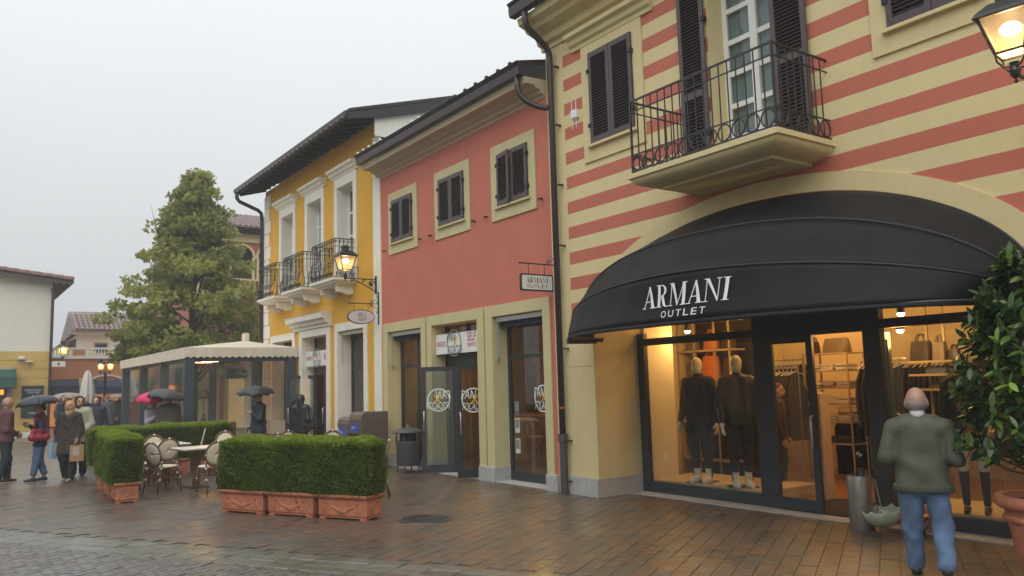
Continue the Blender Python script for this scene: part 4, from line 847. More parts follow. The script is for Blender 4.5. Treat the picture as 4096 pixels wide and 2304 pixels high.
# right-hand shelves
s3_ = thing('display_shelf', 'three tier brass display shelf in the right hand shop window', 'shelf', (10.5, 5.3, 0)); q = MB()
for z, a, b in ((1.86, 5.05, 5.68), (1.69, 4.99, 5.62), (1.50, 5.13, 5.56)): q.box(10.35, 10.65, a, b, z-.014, z+.014)
for y in (5.2, 5.42): q.box(10.49, 10.52, y-.014, y+.014, .02, 2.9)
q.build('frame', shelfm, s3_)
handbag((10.5, 5.5, 1.875), .28, .26, .14, dkbag, 'black two handled bag on the top tier of the display shelf'); handbag((10.5, 5.26, 1.875), .18, .24, .12, taupe, 'slim dark tote on the top tier beside the black bag'); handbag((10.5, 5.08, 1.875), .14, .14, .1, dkbag, 'small brown bag at the end of the top tier')
handbag((10.5, 5.3, 1.705), .3, .1, .16, mat('blue_cloth', (.08, .10, .2), .7, .1), 'blue cloth pouch on the middle tier of the display shelf', handle=False); handbag((10.5, 5.35, 1.515), .16, .08, .12, dkbag, 'flat black wallet bag on the lowest tier', handle=False)
tag(MB().box(9.9, 10.12, 6.66, 6.80, .02, 1.48).build('security_gate', mat('beige_gate', (.42, .33, .26), .5, .04), None, bevel=.02), 'tall beige panel standing just inside the clothing shop door', 'gate')
# cafe furniture seen through the doors
cw = mat('cafe_wood', (.32, .15, .06), .45, .25, 4); ct = thing('cafe_counter', 'slatted wooden counter inside the cafe window', 'counter', (10.4, 12.5, 0))
MB().box(10.2, 10.8, 11.4, 14.6, 1.0, 1.05).build('top', cw, ct)
for i in range(16): MB().box(10.2, 10.24, 11.42+i*.2, 11.60+i*.2, .05, 1.0).build('board', cw, ct, bevel=.004)
wl = mat('pale_wood', (.50, .42, .32), .6, .1); tb = thing('bar_table', 'pale wooden bar table just inside the red house doors', 'table', (9.3, 13.2, 0)); MB().box(9.0, 9.6, 12.8, 13.6, .98, 1.03).build('tabletop', wl, tb)
for x in (9.05, 9.55):
    for y in (12.85, 13.55): MB().box(x-.03, x+.03, y-.03, y+.03, .0165, .98).build('leg', wl, tb)
MB().box(9.03, 9.07, 12.88, 13.52, .35, .41).build('footrest', wl, tb)
def pendant(loc, label, p=6):
    t = thing('pendant_lamp', label, 'lamp', loc, 'pendant lamps in the cafe'); x, y, z = loc
    MB().lathe((x, y, z), [(.11, 0), (.09, .06), (.03, .1), (.01, .12)], 14).build('lamp_shade', shelfm, t, smooth=True, solid=.004); MB().cyl((x, y, z+.12), (x, y, 3.18), .006, n=6).build('cord', anth, t); MB().ell((x, y, z+.02), (.04, .04, .05), 10, 6).build('bulb', bulbm, t, smooth=True)
    l = bpy.data.lights.new('pendant_light', 'POINT'); l.energy = p; l.color = WARM; l.shadow_soft_size = .06; o = bpy.data.objects.new('pendant_light', l); o.location = (x, y, z-.08); link(o, t)
PDL = ['brass pendant lamp over the pale bar table in the cafe', 'brass pendant lamp behind the cafe window by the round bin', 'brass pendant lamp over the right end of the cafe counter', 'brass pendant lamp over the middle of the cafe counter', 'brass pendant lamp behind the yellow house window', 'brass pendant lamp behind the yellow house doors']
for i, p in enumerate(((9.3, 12.4, 2.25), (9.6, 15.2, 2.3), (10.6, 12.0, 2.3), (10.6, 13.6, 2.3), (9.6, 18.3, 2.4), (9.6, 20.6, 2.4))): pendant(p, PDL[i], 22)
MB().box(12.2, 12.3, 10.6, 16.2, .9, 2.4).build('wall_panelling', cw, rb)
tag(MB().box(9.3, 9.9, 17.55, 18.4, .016, 1.25).build('crate', mat('cardboard', (.38, .25, .14), .8, .1), None, bevel=.01), 'tall brown box stack behind the yellow house window', 'box')

# ================================================================ street lanterns and hanging signs
lampgl = glass('lantern_glass', (.95, .88, .72), .25, 1.4, haze=.5, hazec=(.95, .85, .65)); lbulb = mat('lantern_bulb', (1, .85, .6), .5, 0, emit=(1, .80, .5), es=24)
def lantern_head(t, base, rz=0.0, s=1.0, power=12):
    """four-sided lantern, parts in world coordinates; base = bottom finial"""
    bx, by, bz = base; q4 = lambda r, z: [(bx+s*r*math.cos(rz+PI/4+PI/2*i), by+s*r*math.sin(rz+PI/4+PI/2*i), bz+s*z) for i in range(4)]
    c = lambda z: (bx, by, bz+s*z)
    fr = MB(); lo, hi = q4(.15, .26), q4(.27, .57)
    for i in range(4):
        fr.bar(lo[i], hi[i], .018*s); fr.bar(lo[i], lo[(i+1) % 4], .016*s); fr.bar(hi[i], hi[(i+1) % 4], .016*s)
        mid = [(bx+s*r*math.cos(rz+PI/4+PI/2*i), by+s*r*math.sin(rz+PI/4+PI/2*i), bz+s*z) for r, z in ((.15, .26), (.14, .19), (.09, .145), (.03, .14))]; fr.tube(mid, .009*s, 6)
        fr.cyl(lo[i], (lo[i][0], lo[i][1], lo[i][2]-.03*s), .012*s, .003*s, 6)
    fr.lathe((bx, by, bz), [(0, 0), (.018*s, .02*s), (.008*s, .04*s), (.035*s, .07*s), (.045*s, .11*s), (.028*s, .15*s), (.04*s, .18*s), (.0, .19*s)], 10)
    o = fr.build('lantern_frame', iron, t)
    rf_ = MB(); r1, r2_, r3 = q4(.315, .565), q4(.29, .60), q4(.17, .69); r0 = q4(.30, .56)
    for A, B in ((r0, r1), (r1, r2_), (r2_, r3)): rf_.add(A+B, [(i, (i+1) % 4, 4+(i+1) % 4, 4+i) for i in range(4)])
    rf_.add(r0, [(3, 2, 1, 0)]); rf_.add(r3, [(0, 1, 2, 3)]); rf_.lathe((bx, by, bz), [(.095*s, .69*s), (.09*s, .77*s), (.115*s, .78*s), (.07*s, .82*s), (.0, .84*s)], 12); rf_.build('lantern_roof', iron, t)
    gi, gh = q4(.143, .265), q4(.262, .555)
    for i in range(4): MB().add([gi[i], gi[(i+1) % 4], gh[(i+1) % 4], gh[i]], [(0, 1, 2, 3)]).build('pane', lampgl, o, solid=.004, fix=False)
    MB().ell(c(.47), (.085*s, .085*s, .06*s), 12, 8).build('bulb', lbulb, t, smooth=True)
    l = bpy.data.lights.new('lantern_light', 'POINT'); l.energy = power; l.color = (1, .62, .28); l.shadow_soft_size = .08; lo_ = bpy.data.objects.new('lantern_light', l); lo_.location = c(.40); link(lo_, t)
def wall_lantern(label, base, wall_x, rz=0.0, power=14):
    x, y, z = base; t = thing('wall_lantern', label, 'lantern', (wall_x, y, z), 'lit wall lanterns'); lantern_head(t, base, rz, 1, power)
    b = MB(); b.bar((x, y, z+.08), (wall_x, y, z+.08), .022); b.box(wall_x-.03, wall_x, y-.03, y+.03, z-.25, z+.16); L_ = wall_x-x
    b.tube([(wall_x-.03, y, z-.20), (wall_x-.22*L_, y, z-.12), (wall_x-.5*L_, y, z-.02), (wall_x-.74*L_, y, z+.06)], .013, 6)
    b.tube(scroll_pts((wall_x-.16*L_, y, z-.03), (1, 0, 0), (0, 0, 1), .09, 1.1, 0), .012, 6); b.tube(scroll_pts((wall_x-.42*L_, y, z+.03), (1, 0, 0), (0, 0, 1), .045, 1.2, 0), .009, 6); b.tube(scroll_pts((wall_x-.80*L_, y, z+.03), (1, 0, 0), (0, 0, 1), .04, 1.2, 0), .009, 6)
    b.ell((wall_x-.17*L_, y, z-.03), (.045, .014, .045)); b.build('bracket', iron, t)
wall_lantern('lit wall lantern on a scrolled bracket beside the mustard house', (7.313, 16.75, 4.112), XF-.03, 0, 3)
wall_lantern('lit wall lantern hanging from the red striped wall', (7.1, 2.74, 4.07), XF, R(8), 10)
def hang_arm(t, y, zt, zb, za, tip, wx, double=False):
    b = MB(); b.box(wx-.028, wx, y-.012, y+.012, zb, zt); b.cyl((wx-.02, y, za), (tip, y, za), .010, n=8); b.cyl((tip, y, za), (tip-.05, y, za), .018, .002, 8)
    U, V = (1, 0, 0), (0, 0, 1)
    b.tube([(wx-.02, y, za+.10), (wx-.07, y, za+.11), (wx-.17, y, za+.03), (wx-.24, y, za+.01)], .006, 5); b.tube(scroll_pts((wx-.19, y, za+.06), U, V, .035, 1.4, -PI/2), .005, 5); b.tube(scroll_pts((wx-.05, y, za+.04), U, V, .03, 1.4, -PI/2), .005, 5)
    if double: b.tube([(wx-.02, y, za-.12), (wx-.07, y, za-.1), (wx-.17, y, za-.03), (wx-.24, y, za-.01)], .006, 5); b.tube(scroll_pts((wx-.19, y, za-.05), U, V, .035, 1.4, PI/2), .005, 5); b.tube(scroll_pts((wx-.045, y, za+.17), U, V, .03, 1.4, PI/2), .005, 5); b.tube(scroll_pts((wx-.045, y, za-.19), U, V, .03, 1.4, PI/2), .005, 5)
    b.build('bracket', iron, t)
hs = thing('hanging_sign', 'rectangular white sign reading ARMANI OUTLET hanging by the brown downpipe', 'sign', (XF, 10.1, 3.14)); hang_arm(hs, 10.1, 3.90, 3.14, 3.62, 7.36, XF)
def rrect(y, x0, x1, z0, z1, r, n=5):
    P = []
    for cx, cz, a0 in ((x1-r, z1-r, 0), (x0+r, z1-r, PI/2), (x0+r, z0+r, PI), (x1-r, z0+r, 1.5*PI)): P += [(cx+r*math.cos(a0+PI/2*i/n), cz+r*math.sin(a0+PI/2*i/n)) for i in range(n+1)]
    return P
q = MB(); q.prism(rrect(0, 7.35, 8.005, 3.18, 3.455, .035), lambda u, v, w: (u, w, v), 10.09, 10.12); q.build('frame', mat('dark_sign_frame', (.03, .026, .028), .4, .05), hs)
q = MB(); q.prism(rrect(0, 7.378, 7.977, 3.205, 3.43, .02), lambda u, v, w: (u, w, v), 10.086, 10.125); q.build('face', mat('sign_white', (.74, .73, .68), .5, .03), hs)
inkk = mat('black_print', (.012, .012, .012), .6, 0); fnH = lambda u, v: (u, 10.0835, v); put_text('', fnH, 7.455, 7.90, 3.31, 3.405, 'lettering', inkk, hs, V=ARM)
x_ = 7.47
for ch in 'OUTLET': put_text(ch, fnH, x_, x_+.055, 3.228, 3.284, 'lettering', inkk, hs); x_ += .0725
for x in (7.52, 7.84): MB().tube([(x, 10.105, 3.62), (x, 10.105, 3.54), (x+.01, 10.105, 3.53), (x, 10.105, 3.45)], .006, 5).build('hook', iron, hs)
ho = thing('hanging_sign', 'oval white sign with a bread logo hanging beside the mustard house', 'sign', (XF-.03, 16.62, 3.14)); hang_arm(ho, 16.62, 3.90, 3.14, 3.615, 7.34, XF-.03, True)
ov = lambda rx, rz_: [(7.627+rx*math.cos(2*PI*i/32), 3.31+rz_*math.sin(2*PI*i/32)) for i in range(32)]
q = MB(); q.prism(ov(.335, .165), lambda u, v, w: (u, w, v), 16.60, 16.64); q.build('frame', MATS['dark_sign_frame'], ho); q = MB(); q.prism(ov(.315, .147), lambda u, v, w: (u, w, v), 16.596, 16.644); q.build('face', mat('sign_lilac_white', (.66, .62, .65), .5, .03), ho)
bread_logo(lambda u, v: (u, 16.593, v), 7.64, 3.31, .095, mat('grey_print', (.25, .25, .27), .6, 0), inky, ho)
for x in (7.46, 7.80): MB().tube([(x, 16.62, 3.61), (x, 16.62, 3.53), (x+.01, 16.62, 3.52), (x, 16.62, 3.46)], .006, 5).build('hook', iron, ho)
# wifi box on the striped wall
rt_ = thing('wifi_box', 'small white box with four aerials on the striped wall', 'antenna', (XF, 9.47, 5.95)); MB().box(XF-.07, XF, 9.40, 9.545, 5.91, 6.05).build('case', pwhite, rt_, bevel=.012)
for y, z0, z1 in ((9.52, 6.03, 6.22), (9.42, 6.03, 6.22), (9.515, 5.93, 5.74), (9.425, 5.93, 5.74)): MB().cyl((XF-.05, y, z0), (XF-.05, y, z1), .007, .005, 8).build('aerial', pwhite, rt_)

# ================================================================ terracotta planters and hedges
terra = mat('terracotta', (.46, .17, .095), .62, .28, 9, bump=.2, bscale=120, streak=.16); soil = mat('potting_soil', (.03, .02, .014), .95, .3, 30)
def make_planter():
    t = thing('planter', 'x', 'planter', (0, 0, 0), local=True); Lx, Dy, Hh_ = .84, .36, .325
    b = MB(); rows_ = []
    for ix, z in ((.03, .02), (.025, .05), (.015, .055), (.015, .26), (.0, .27), (-.02, .29), (-.025, .30), (-.025, Hh_), (.03, Hh_), (.03, .26)):
        a, d = Lx/2-ix, Dy/2-ix; rows_.append([(-a, -d, z), (a, -d, z), (a, d, z), (-a, d, z), (-a, -d, z)])
    b.grid(rows_); b.add([rows_[0][i] for i in range(4)], [(3, 2, 1, 0)]); o = b.build('box', terra, t, bevel=.006)
    MB().box(-Lx/2+.035, Lx/2-.035, -Dy/2+.035, Dy/2-.035, .22, .27).build('soil', soil, t)
    f = MB()
    for sx in (-1, 1):
        for sy in (-1, 1): f.box(sx*.34-.05, sx*.34+.05, sy*.13-.035, sy*.13+.035, 0, .022)
    f.build('foot', terra, t)
    for side in (-1, 1):
        g = MB(); y = side*(Dy/2-.015)
        for i in range(17):
            u = -1+2*i/16; x = u*.22; z = .115+.085*u*u; r = .012+.022*(1-u*u)
            for k in range(3 if abs(u) < .8 else 1): g.ell((x+random.uniform(-.008, .008), y, z+random.uniform(-.5, .5)*r), (r*.75, .014, r*.7), 7, 5)
        for sx in (-1, 1):
            g.tube([(sx*.22, y, .20), (sx*.26, y, .225), (sx*.285, y, .20)], .010, 5); g.tube([(sx*.285, y, .20), (sx*.30, y, .14), (sx*.29, y, .09)], .009, 5)
            for z in (.13, .10): g.ell((sx*.30, y, z), (.016, .010, .018), 6, 5)
        g.build('garland', terra, t, smooth=True)
    for sx in (-1, 1):
        q = MB(); x = sx*(Lx/2-.015); q.tube([(x, .085*math.cos(a), .155+.085*math.sin(a)) for a in [2*PI*i/20 for i in range(20)]], .010, 6, True)
        for i in range(8): a = 2*PI*i/8; q.ell((x, .045*math.cos(a), .155+.045*math.sin(a)), (.008, .018, .018), 6, 5)
        q.ell((x, 0, .155), (.01, .02, .02), 6, 5); q.build('roundel', terra, t, smooth=True)
    return t
proto = make_planter(); first = [True]
def put_planter(x, y, rz, label, group):
    if first[0]:
        first[0] = False; proto.location = (x, y, 0); proto.rotation_euler = (0, 0, rz); proto['label'] = label; proto['group'] = group; return proto
    return place(proto, (x, y, 0), rz, label, group)
leafg = leafmat('box_leaf', (.085, .13, .02), (.31, .42, .045), .5, .45); corem = mat('hedge_core', (.05, .058, .024), .95, .3, 20); twig = mat('twig_brown', (.07, .05, .03), .85, .2)
def leaf_cloud(name, P, Nn, size, shade, m, parent, aspect=.45, seed=1, fold=.25):
    """P points, Nn outward directions; each leaf a bent pair of quads"""
    rg = np.random.default_rng(seed); n = len(P); rnd = rg.normal(size=(n, 3)); rnd /= np.linalg.norm(rnd, axis=1)[:, None]
    ax = Nn*.9+rnd*.8; ax /= np.linalg.norm(ax, axis=1)[:, None]
    t = np.cross(ax, rg.normal(size=(n, 3))); t /= np.linalg.norm(t, axis=1)[:, None]; b = np.cross(ax, t)
    s = (size*rg.uniform(.6, 1.25, n))[:, None]; w = s*aspect
    A = P; C = P+ax*s; Lf = P+ax*s*.5+t*w+b*w*fold; Rt = P+ax*s*.5-t*w+b*w*fold
    V = np.stack([A, Rt, C, Lf], 1).reshape(-1, 3); i = np.arange(n)*4; Fq = np.concatenate([np.stack([i, i+1, i+2], 1), np.stack([i, i+2, i+3], 1)])
    me = np_mesh(name, V, Fq, [m], False); at = me.attributes.new('shade', 'FLOAT', 'POINT'); at.data.foreach_set('value', np.repeat(shade, 4).astype(np.float32))
    o = bpy.data.objects.new(name, me); return link(o, parent)
def hedge(label, c, Lx, Dy, z0, z1, rz, n, seed):
    t = thing('box_hedge', label, 'hedge', (c[0], c[1], 0), 'clipped box hedges', local=True, rz=rz); rg = np.random.default_rng(seed)
    h = z1-z0; areas = np.array([Lx*Dy*1.2, Lx*h, Lx*h, Dy*h, Dy*h]); k = rg.choice(5, n, p=areas/areas.sum()); u, v = rg.uniform(-1, 1, n), rg.uniform(-1, 1, n); P = np.zeros((n, 3)); Nn = np.zeros((n, 3))
    dep = rg.uniform(0, 1, n)**2*.07
    for j, (pt, nr) in enumerate((((u*Lx/2, v*Dy/2, np.full(n, z1)), (0, 0, 1)), ((u*Lx/2, np.full(n, -Dy/2), z0+(v+1)/2*h), (0, -1, 0)), ((u*Lx/2, np.full(n, Dy/2), z0+(v+1)/2*h), (0, 1, 0)), ((np.full(n, -Lx/2), u*Dy/2, z0+(v+1)/2*h), (-1, 0, 0)), ((np.full(n, Lx/2), u*Dy/2, z0+(v+1)/2*h), (1, 0, 0)))):
        s_ = k == j; P[s_] = np.stack(pt, 1)[s_]; Nn[s_] = nr
    wav = .021*(np.sin(P[:, 0]*9+seed)+np.sin(P[:, 2]*13+P[:, 0]*5)+np.sin(P[:, 1]*17+P[:, 2]*7))
    # round the arrises, wobble the faces
    ex = np.abs(P[:, 0])/(Lx/2); ey = np.abs(P[:, 1])/(Dy/2); ez = (P[:, 2]-z0)/h
    rc = .05*np.clip((np.maximum(ex, ey)*ez-.82)/.18, 0, 1)**1.5; P[:, 2] -= rc; P[:, 0] *= 1-.035*np.clip((ez-.8)/.2, 0, 1)**2*(ex > .9); P -= Nn*(dep-wav*.6)[:, None]
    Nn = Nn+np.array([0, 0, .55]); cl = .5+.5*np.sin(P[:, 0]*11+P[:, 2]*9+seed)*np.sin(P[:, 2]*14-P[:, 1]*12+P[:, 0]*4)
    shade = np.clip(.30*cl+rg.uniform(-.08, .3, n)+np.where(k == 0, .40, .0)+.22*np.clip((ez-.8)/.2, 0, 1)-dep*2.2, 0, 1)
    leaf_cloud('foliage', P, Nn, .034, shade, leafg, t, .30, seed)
    b = MB(); b.box(-Lx/2+.055, Lx/2-.055, -Dy/2+.055, Dy/2-.055, z0+.01, z1-.065); b.build('inner_growth', corem, t)
    st_ = MB()
    for i in range(int(Lx/.25)): st_.cyl((-Lx/2+.15+i*.25, 0, z0-.09), (-Lx/2+.15+i*.25, 0, z0+.2), .018, .012, 6)
    st_.build('stem', twig, t)
AR = math.atan2(-2.39, 1.235)                       # right-hand row follows the drain
e1 = Vector((3.36, 12.22)); dv = Vector((1.235, -2.39)).normalized(); nv = Vector((-dv.y, dv.x)); nv = nv if nv.x > 0 else -nv
names = ('terracotta planter with garland under the long front hedge, at its far end', 'cracked terracotta planter with garland in the middle under the long front hedge', 'terracotta planter with garland under the long front hedge, end beside the drain cover')
PR = []
for i in range(3):
    c = e1+dv*(.43+i*.91)+nv*.18; PR.append(put_planter(c.x, c.y, AR, names[i], 'terracotta planters'))
ck = MB(); ck.tube([(.10, -.168, .325), (.105, -.17, .26), (.12, -.171, .2), (.16, -.1705, .13), (.2, -.1705, .06)], .0035, 4); q = bpy.data.objects.new('crack', ck.mesh('crack', mat('crack_dark', (.05, .02, .015), .9, 0))); q.parent = PR[1]; COL.objects.link(q)
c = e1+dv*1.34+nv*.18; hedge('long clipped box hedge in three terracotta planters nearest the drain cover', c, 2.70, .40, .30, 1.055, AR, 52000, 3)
AL = R(90-3)
nm2 = ('terracotta planter under the short hedge, end with the round medallion facing the street', 'terracotta planter in the middle under the short hedge', 'terracotta planter under the short hedge where it meets the rear hedge')
for i in range(3): put_planter(2.52+.02*i, 14.74+i*.88, AL, nm2[i], 'terracotta planters')
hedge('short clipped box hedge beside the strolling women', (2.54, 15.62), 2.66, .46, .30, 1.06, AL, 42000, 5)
for i, l_ in enumerate(('terracotta planter under the rear hedge, end by the short hedge', 'terracotta planter in the middle under the rear hedge', 'terracotta planter under the rear hedge, end by the cafe tent')): put_planter(3.05+i*.93, 18.55, 0, l_, 'terracotta planters')
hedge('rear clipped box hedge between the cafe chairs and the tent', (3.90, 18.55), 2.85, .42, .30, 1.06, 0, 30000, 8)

# ================================================================ cafe chairs and tables
ratt = mat('rattan_brown', (.14, .085, .045), .5, .25, 25); weave = mat('cream_weave', (.74, .66, .50), .6, .15, 60, bump=.5, bscale=220); bind = mat('white_binding', (.72, .70, .64), .6, .05)
def make_chair():
    t = thing('cafe_chair', 'x', 'chair', (0, 0, 0), local=True)
    # sitter faces +Y; back at -Y
    tilt = lambda z: -.20-.20*max(0, z-.44)
    ovl = [(.205*math.cos(a), .66+.215*math.sin(a)) for a in [2*PI*i/26 for i in range(26)]]
    q = MB(); q.tube([(x, tilt(z), z) for x, z in ovl], .016, 7, True); q.tube([(x*.9, tilt(z)+.012, .66+(z-.66)*.9) for x, z in ovl], .010, 6, True); q.build('back_frame', ratt, t, smooth=True)
    w = MB(); n = 8
    for s_ in range(1): 
        rows_ = [[(.185*r*math.cos(2*PI*i/26), tilt(.66+.195*r*math.sin(2*PI*i/26))-.01*(1-r*r), .66+.195*r*math.sin(2*PI*i/26)) for i in range(27)] for r in (0.02, .35, .7, 1)]
        w.grid(rows_)
    w.build('backrest', weave, t, smooth=True, solid=.010, fix=False)
    se = MB(); rows_ = []
    for r, z in ((.05, .462), (.8, .462), (.97, .455), (1.0, .44), (.96, .425), (.05, .42)): rows_.append([(.215*r*(abs(math.cos(a))**.7)*(1 if math.cos(a) > 0 else -1), .215*r*(abs(math.sin(a))**.7)*(1 if math.sin(a) > 0 else -1), z) for a in [2*PI*i/24 for i in range(25)]])
    se.grid(rows_); se.build('seat', weave, t, smooth=True)
    rim = MB(); rim.tube([(.218*(abs(math.cos(a))**.7)*(1 if math.cos(a) > 0 else -1), .218*(abs(math.sin(a))**.7)*(1 if math.sin(a) > 0 else -1), .428) for a in [2*PI*i/24 for i in range(24)]], .014, 6, True); rim.build('seat_rim', ratt, t, smooth=True)
    for sx in (-1, 1):
        MB().tube([(sx*.17, .17, .43), (sx*.185, .20, .2), (sx*.19, .215, 0)], [.016, .015, .013], 7).build('leg', ratt, t, smooth=True)
        MB().tube([(sx*.17, -.19, .56), (sx*.165, -.19, .43), (sx*.175, -.235, .2), (sx*.18, -.285, 0)], [.015, .016, .015, .013], 7).build('leg', ratt, t, smooth=True)
        MB().tube([(sx*.175, .19, .24), (sx*.172, -.22, .24)], .009, 6).build('stretcher', ratt, t)
        MB().tube([(sx*.17, .19, .40), (sx*.15, .10, .30), (sx*.172, -.21, .25)], .008, 5).build('brace', ratt, t)
    MB().tube([(-.17, .195, .26), (.17, .195, .26)], .009, 6).build('stretcher', ratt, t)
    b = MB()
    for sx in (-1, 1):
        for p in ((.172, .17, .41), (.182, .2, .24), (.17, -.2, .42), (.175, -.235, .23), (.172, -.20, .53)): b.ell((sx*p[0], p[1], p[2]), (.022, .022, .022), 8, 6)
        b.ell((sx*.2, tilt(.66), .66), (.02, .02, .018), 8, 6)
    b.ell((0, tilt(.875), .875), (.022, .022, .025), 8, 6); tag(b.build('binding', bind, t, smooth=True), kind='stuff')
    return t
def make_table():
    t = thing('cafe_table', 'x', 'table', (0, 0, 0), local=True); q = MB(); q.box(-.35, .35, -.35, .35, .705, .735); q.build('tabletop', mat('marble_white', (.70, .68, .62), .35, .08, 10), t, bevel=.012)
    MB().box(-.352, .352, -.352, .352, .69, .704).build('edge', ratt, t); MB().box(-.055, .055, -.055, .055, .03, .69).build('pedestal', ratt, t, bevel=.008)
    f = MB()
    for a in range(4): f.bar((0, 0, .03), (.24*math.cos(a*PI/2+PI/4), .24*math.sin(a*PI/2+PI/4), .02), .05, .035)
    f.build('base', ratt, t); return t
chairp, tabp = make_chair(), make_table(); cf = [True]; tf = [True]
def put(proto_, flag, x, y, deg, label, group):
    if flag[0]: flag[0] = False; proto_.location = (x, y, 0); proto_.rotation_euler = (0, 0, R(deg)); proto_['label'] = label; proto_['group'] = group; return proto_
    return place(proto_, (x, y, 0), R(deg), label, group)
for x, y, d, l_ in ((3.86, 15.55, 6, 'white topped cafe table in the open gap between the two hedges'), (3.72, 17.25, 4, 'white topped cafe table close to the rear hedge'), (5.05, 13.9, 20, 'white topped cafe table hidden behind the long front hedge')): put(tabp, tf, x, y, d, l_, 'cafe tables')
for x, y, d, l_ in ((3.92, 14.75, 5, 'rattan chair seen from behind at the gap table, beside the long hedge'), (3.28, 15.45, -62, 'rattan chair turned side on at the gap table, beside the short hedge'), (3.5, 16.55, 8, 'rattan chair with broad cream back between the two tables'), (3.05, 16.45, -40, 'rattan chair half hidden by the short hedge'), (3.6, 17.75, 175, 'rattan chair backed against the rear hedge'), (4.55, 15.75, 95, 'rattan chair tucked in behind the gap table'), (4.9, 17.7, 150, 'rattan chair at the rear hedge beyond the gap table'), (5.35, 15.5, 160, 'rattan chair peeping over the long hedge by the umbrella man'), (5.95, 16.3, 180, 'rattan chair peeping over the long hedge by the hooded woman'), (6.5, 15.4, 170, 'rattan chair peeping over the long hedge near the grey bins'), (5.62, 11.9, 62, 'rattan chair sticking out past the long hedge end beside the round bin'), (4.2, 13.2, 10, 'rattan chair squeezed behind the far end of the long hedge')):
    put(chairp, cf, x, y, d, l_, 'rattan cafe chairs')
tag(MB().cyl((4.12, 16.9, .0), (4.42, 17.15, 1.0), .018, .016, 8).build('stick', mat('pale_stick', (.42, .33, .24), .6, .1)), 'pale wooden pole leaning between the cafe tables', 'pole')

# ================================================================ bins
binm = mat('dark_grey_bin', (.075, .075, .08), .45, .12, 10)
lb = thing('litter_bin', 'round dark grey litter bin with little roof on cabriole legs', 'bin', (7.77, 14.72, 0), local=True)
MB().lathe((0, 0, 0), [(.0, .14), (.22, .14), (.235, .16), (.24, .55), (.255, .58), (.26, .62), (.235, .63), (.23, .60), (.2, .58)], 24).build('drum', binm, lb, smooth=True, bevel=.004)
for i in range(4):
    a = PI/4+i*PI/2; c, s_ = math.cos(a), math.sin(a)
    MB().tube([(.2*c, .2*s_, .16), (.235*c, .235*s_, .11), (.215*c, .215*s_, .05), (.24*c, .24*s_, .012)], [.025, .022, .014, .02], 8).build('leg', binm, lb, smooth=True)
    MB().tube([(.235*c, .235*s_, .60), (.25*c, .25*s_, .68), (.23*c, .23*s_, .74), (.26*c, .26*s_, .80)], [.022, .018, .013, .018], 8).build('post', binm, lb, smooth=True)
MB().lathe((0, 0, 0), [(.32, .795), (.325, .81), (.22, .865), (.08, .89), (.03, .90), (.035, .94), (0, .955)], 24).build('roof', binm, lb, smooth=True, solid=.008); MB().cyl((0, 0, .58), (0, 0, .79), .17, n=16).build('liner', blackm, lb)
bm2 = mat('bronze_grey_bin', (.16, .135, .115), .4, .15, 5, metal=.35); bluel = mat('blue_label', (.03, .10, .42), .4, .15, 30); clearb = glass('clear_bag', (.75, .78, .8), .3, 1.3, haze=.4, hazec=(.7, .74, .78))
for y0, y1, h, l_ in ((15.78, 16.38, 1.21, 'bronze grey recycling bin with blue label, standing next to the round bin'), (16.44, 17.02, 1.09, 'bronze grey recycling bin with blue label, standing next to the yellow house window')):
    t = thing('recycling_bin', l_, 'bin', (7.55, (y0+y1)/2, 0), 'recycling bins'); q = MB(); P = [(7.22, .02), (7.22, h-.14), (7.24, h-.06), (7.30, h-.01), (7.38, h), (7.86, h), (7.86, .02)]; q.prism(P, lambda u, v, w: (u, w, v), y0, y1); q.build('cabinet', bm2, t, bevel=.015)
    MB().box(7.212, 7.219, y0+.12, y1-.12, h-.42, h-.24).build('label', bluel, t); put_text('CARTA', lambda u, v: (7.2095, -u, v), -(y1-.14), -(y0+.26), h-.36, h-.30, 'lettering', white_print, t); MB().box(7.2, 7.221, y0+.06, y1-.06, h-.52, h-.45).build('slot', blackm, t)
o = sdf_obj('waste_bag', [('e', (7.16, 16.85, .66), (.10, .15, .14)), ('c', (7.16, 16.85, .78), (7.17, 16.86, .86), .05, .02), ('e', (7.15, 16.76, .62), (.07, .1, .12))], .015, clearb, None, .03, wob=.008, wfreq=40); tag(o, 'clear plastic waste bag hanging at the recycling bin beside the yellow house window', 'bag')
# drain cover
mh = thing('manhole_cover', 'round dark iron drain grate set in the brick pavement', 'drain cover', (5.23, 9.47, 0), local=True); castm = wet('wet_cast_iron', (.035, .038, .04), .4, .15)
MB().lathe((0, 0, 0), [(.30, .004), (.30, .010), (.35, .010), (.36, .0)], 36).build('rim', castm, mh); MB().lathe((0, 0, 0), [(0, .003), (.30, .003)], 36).build('pit', blackm, mh)
for i in range(-6, 7): w = math.sqrt(max(.0, .298**2-(i*.045)**2)); MB().box(i*.045-.013, i*.045+.013, -w, w, .003, .011).build('bar', castm, mh)
MB().box(-.298, .298, -.02, .02, .0035, .0105).build('bar', castm, mh)

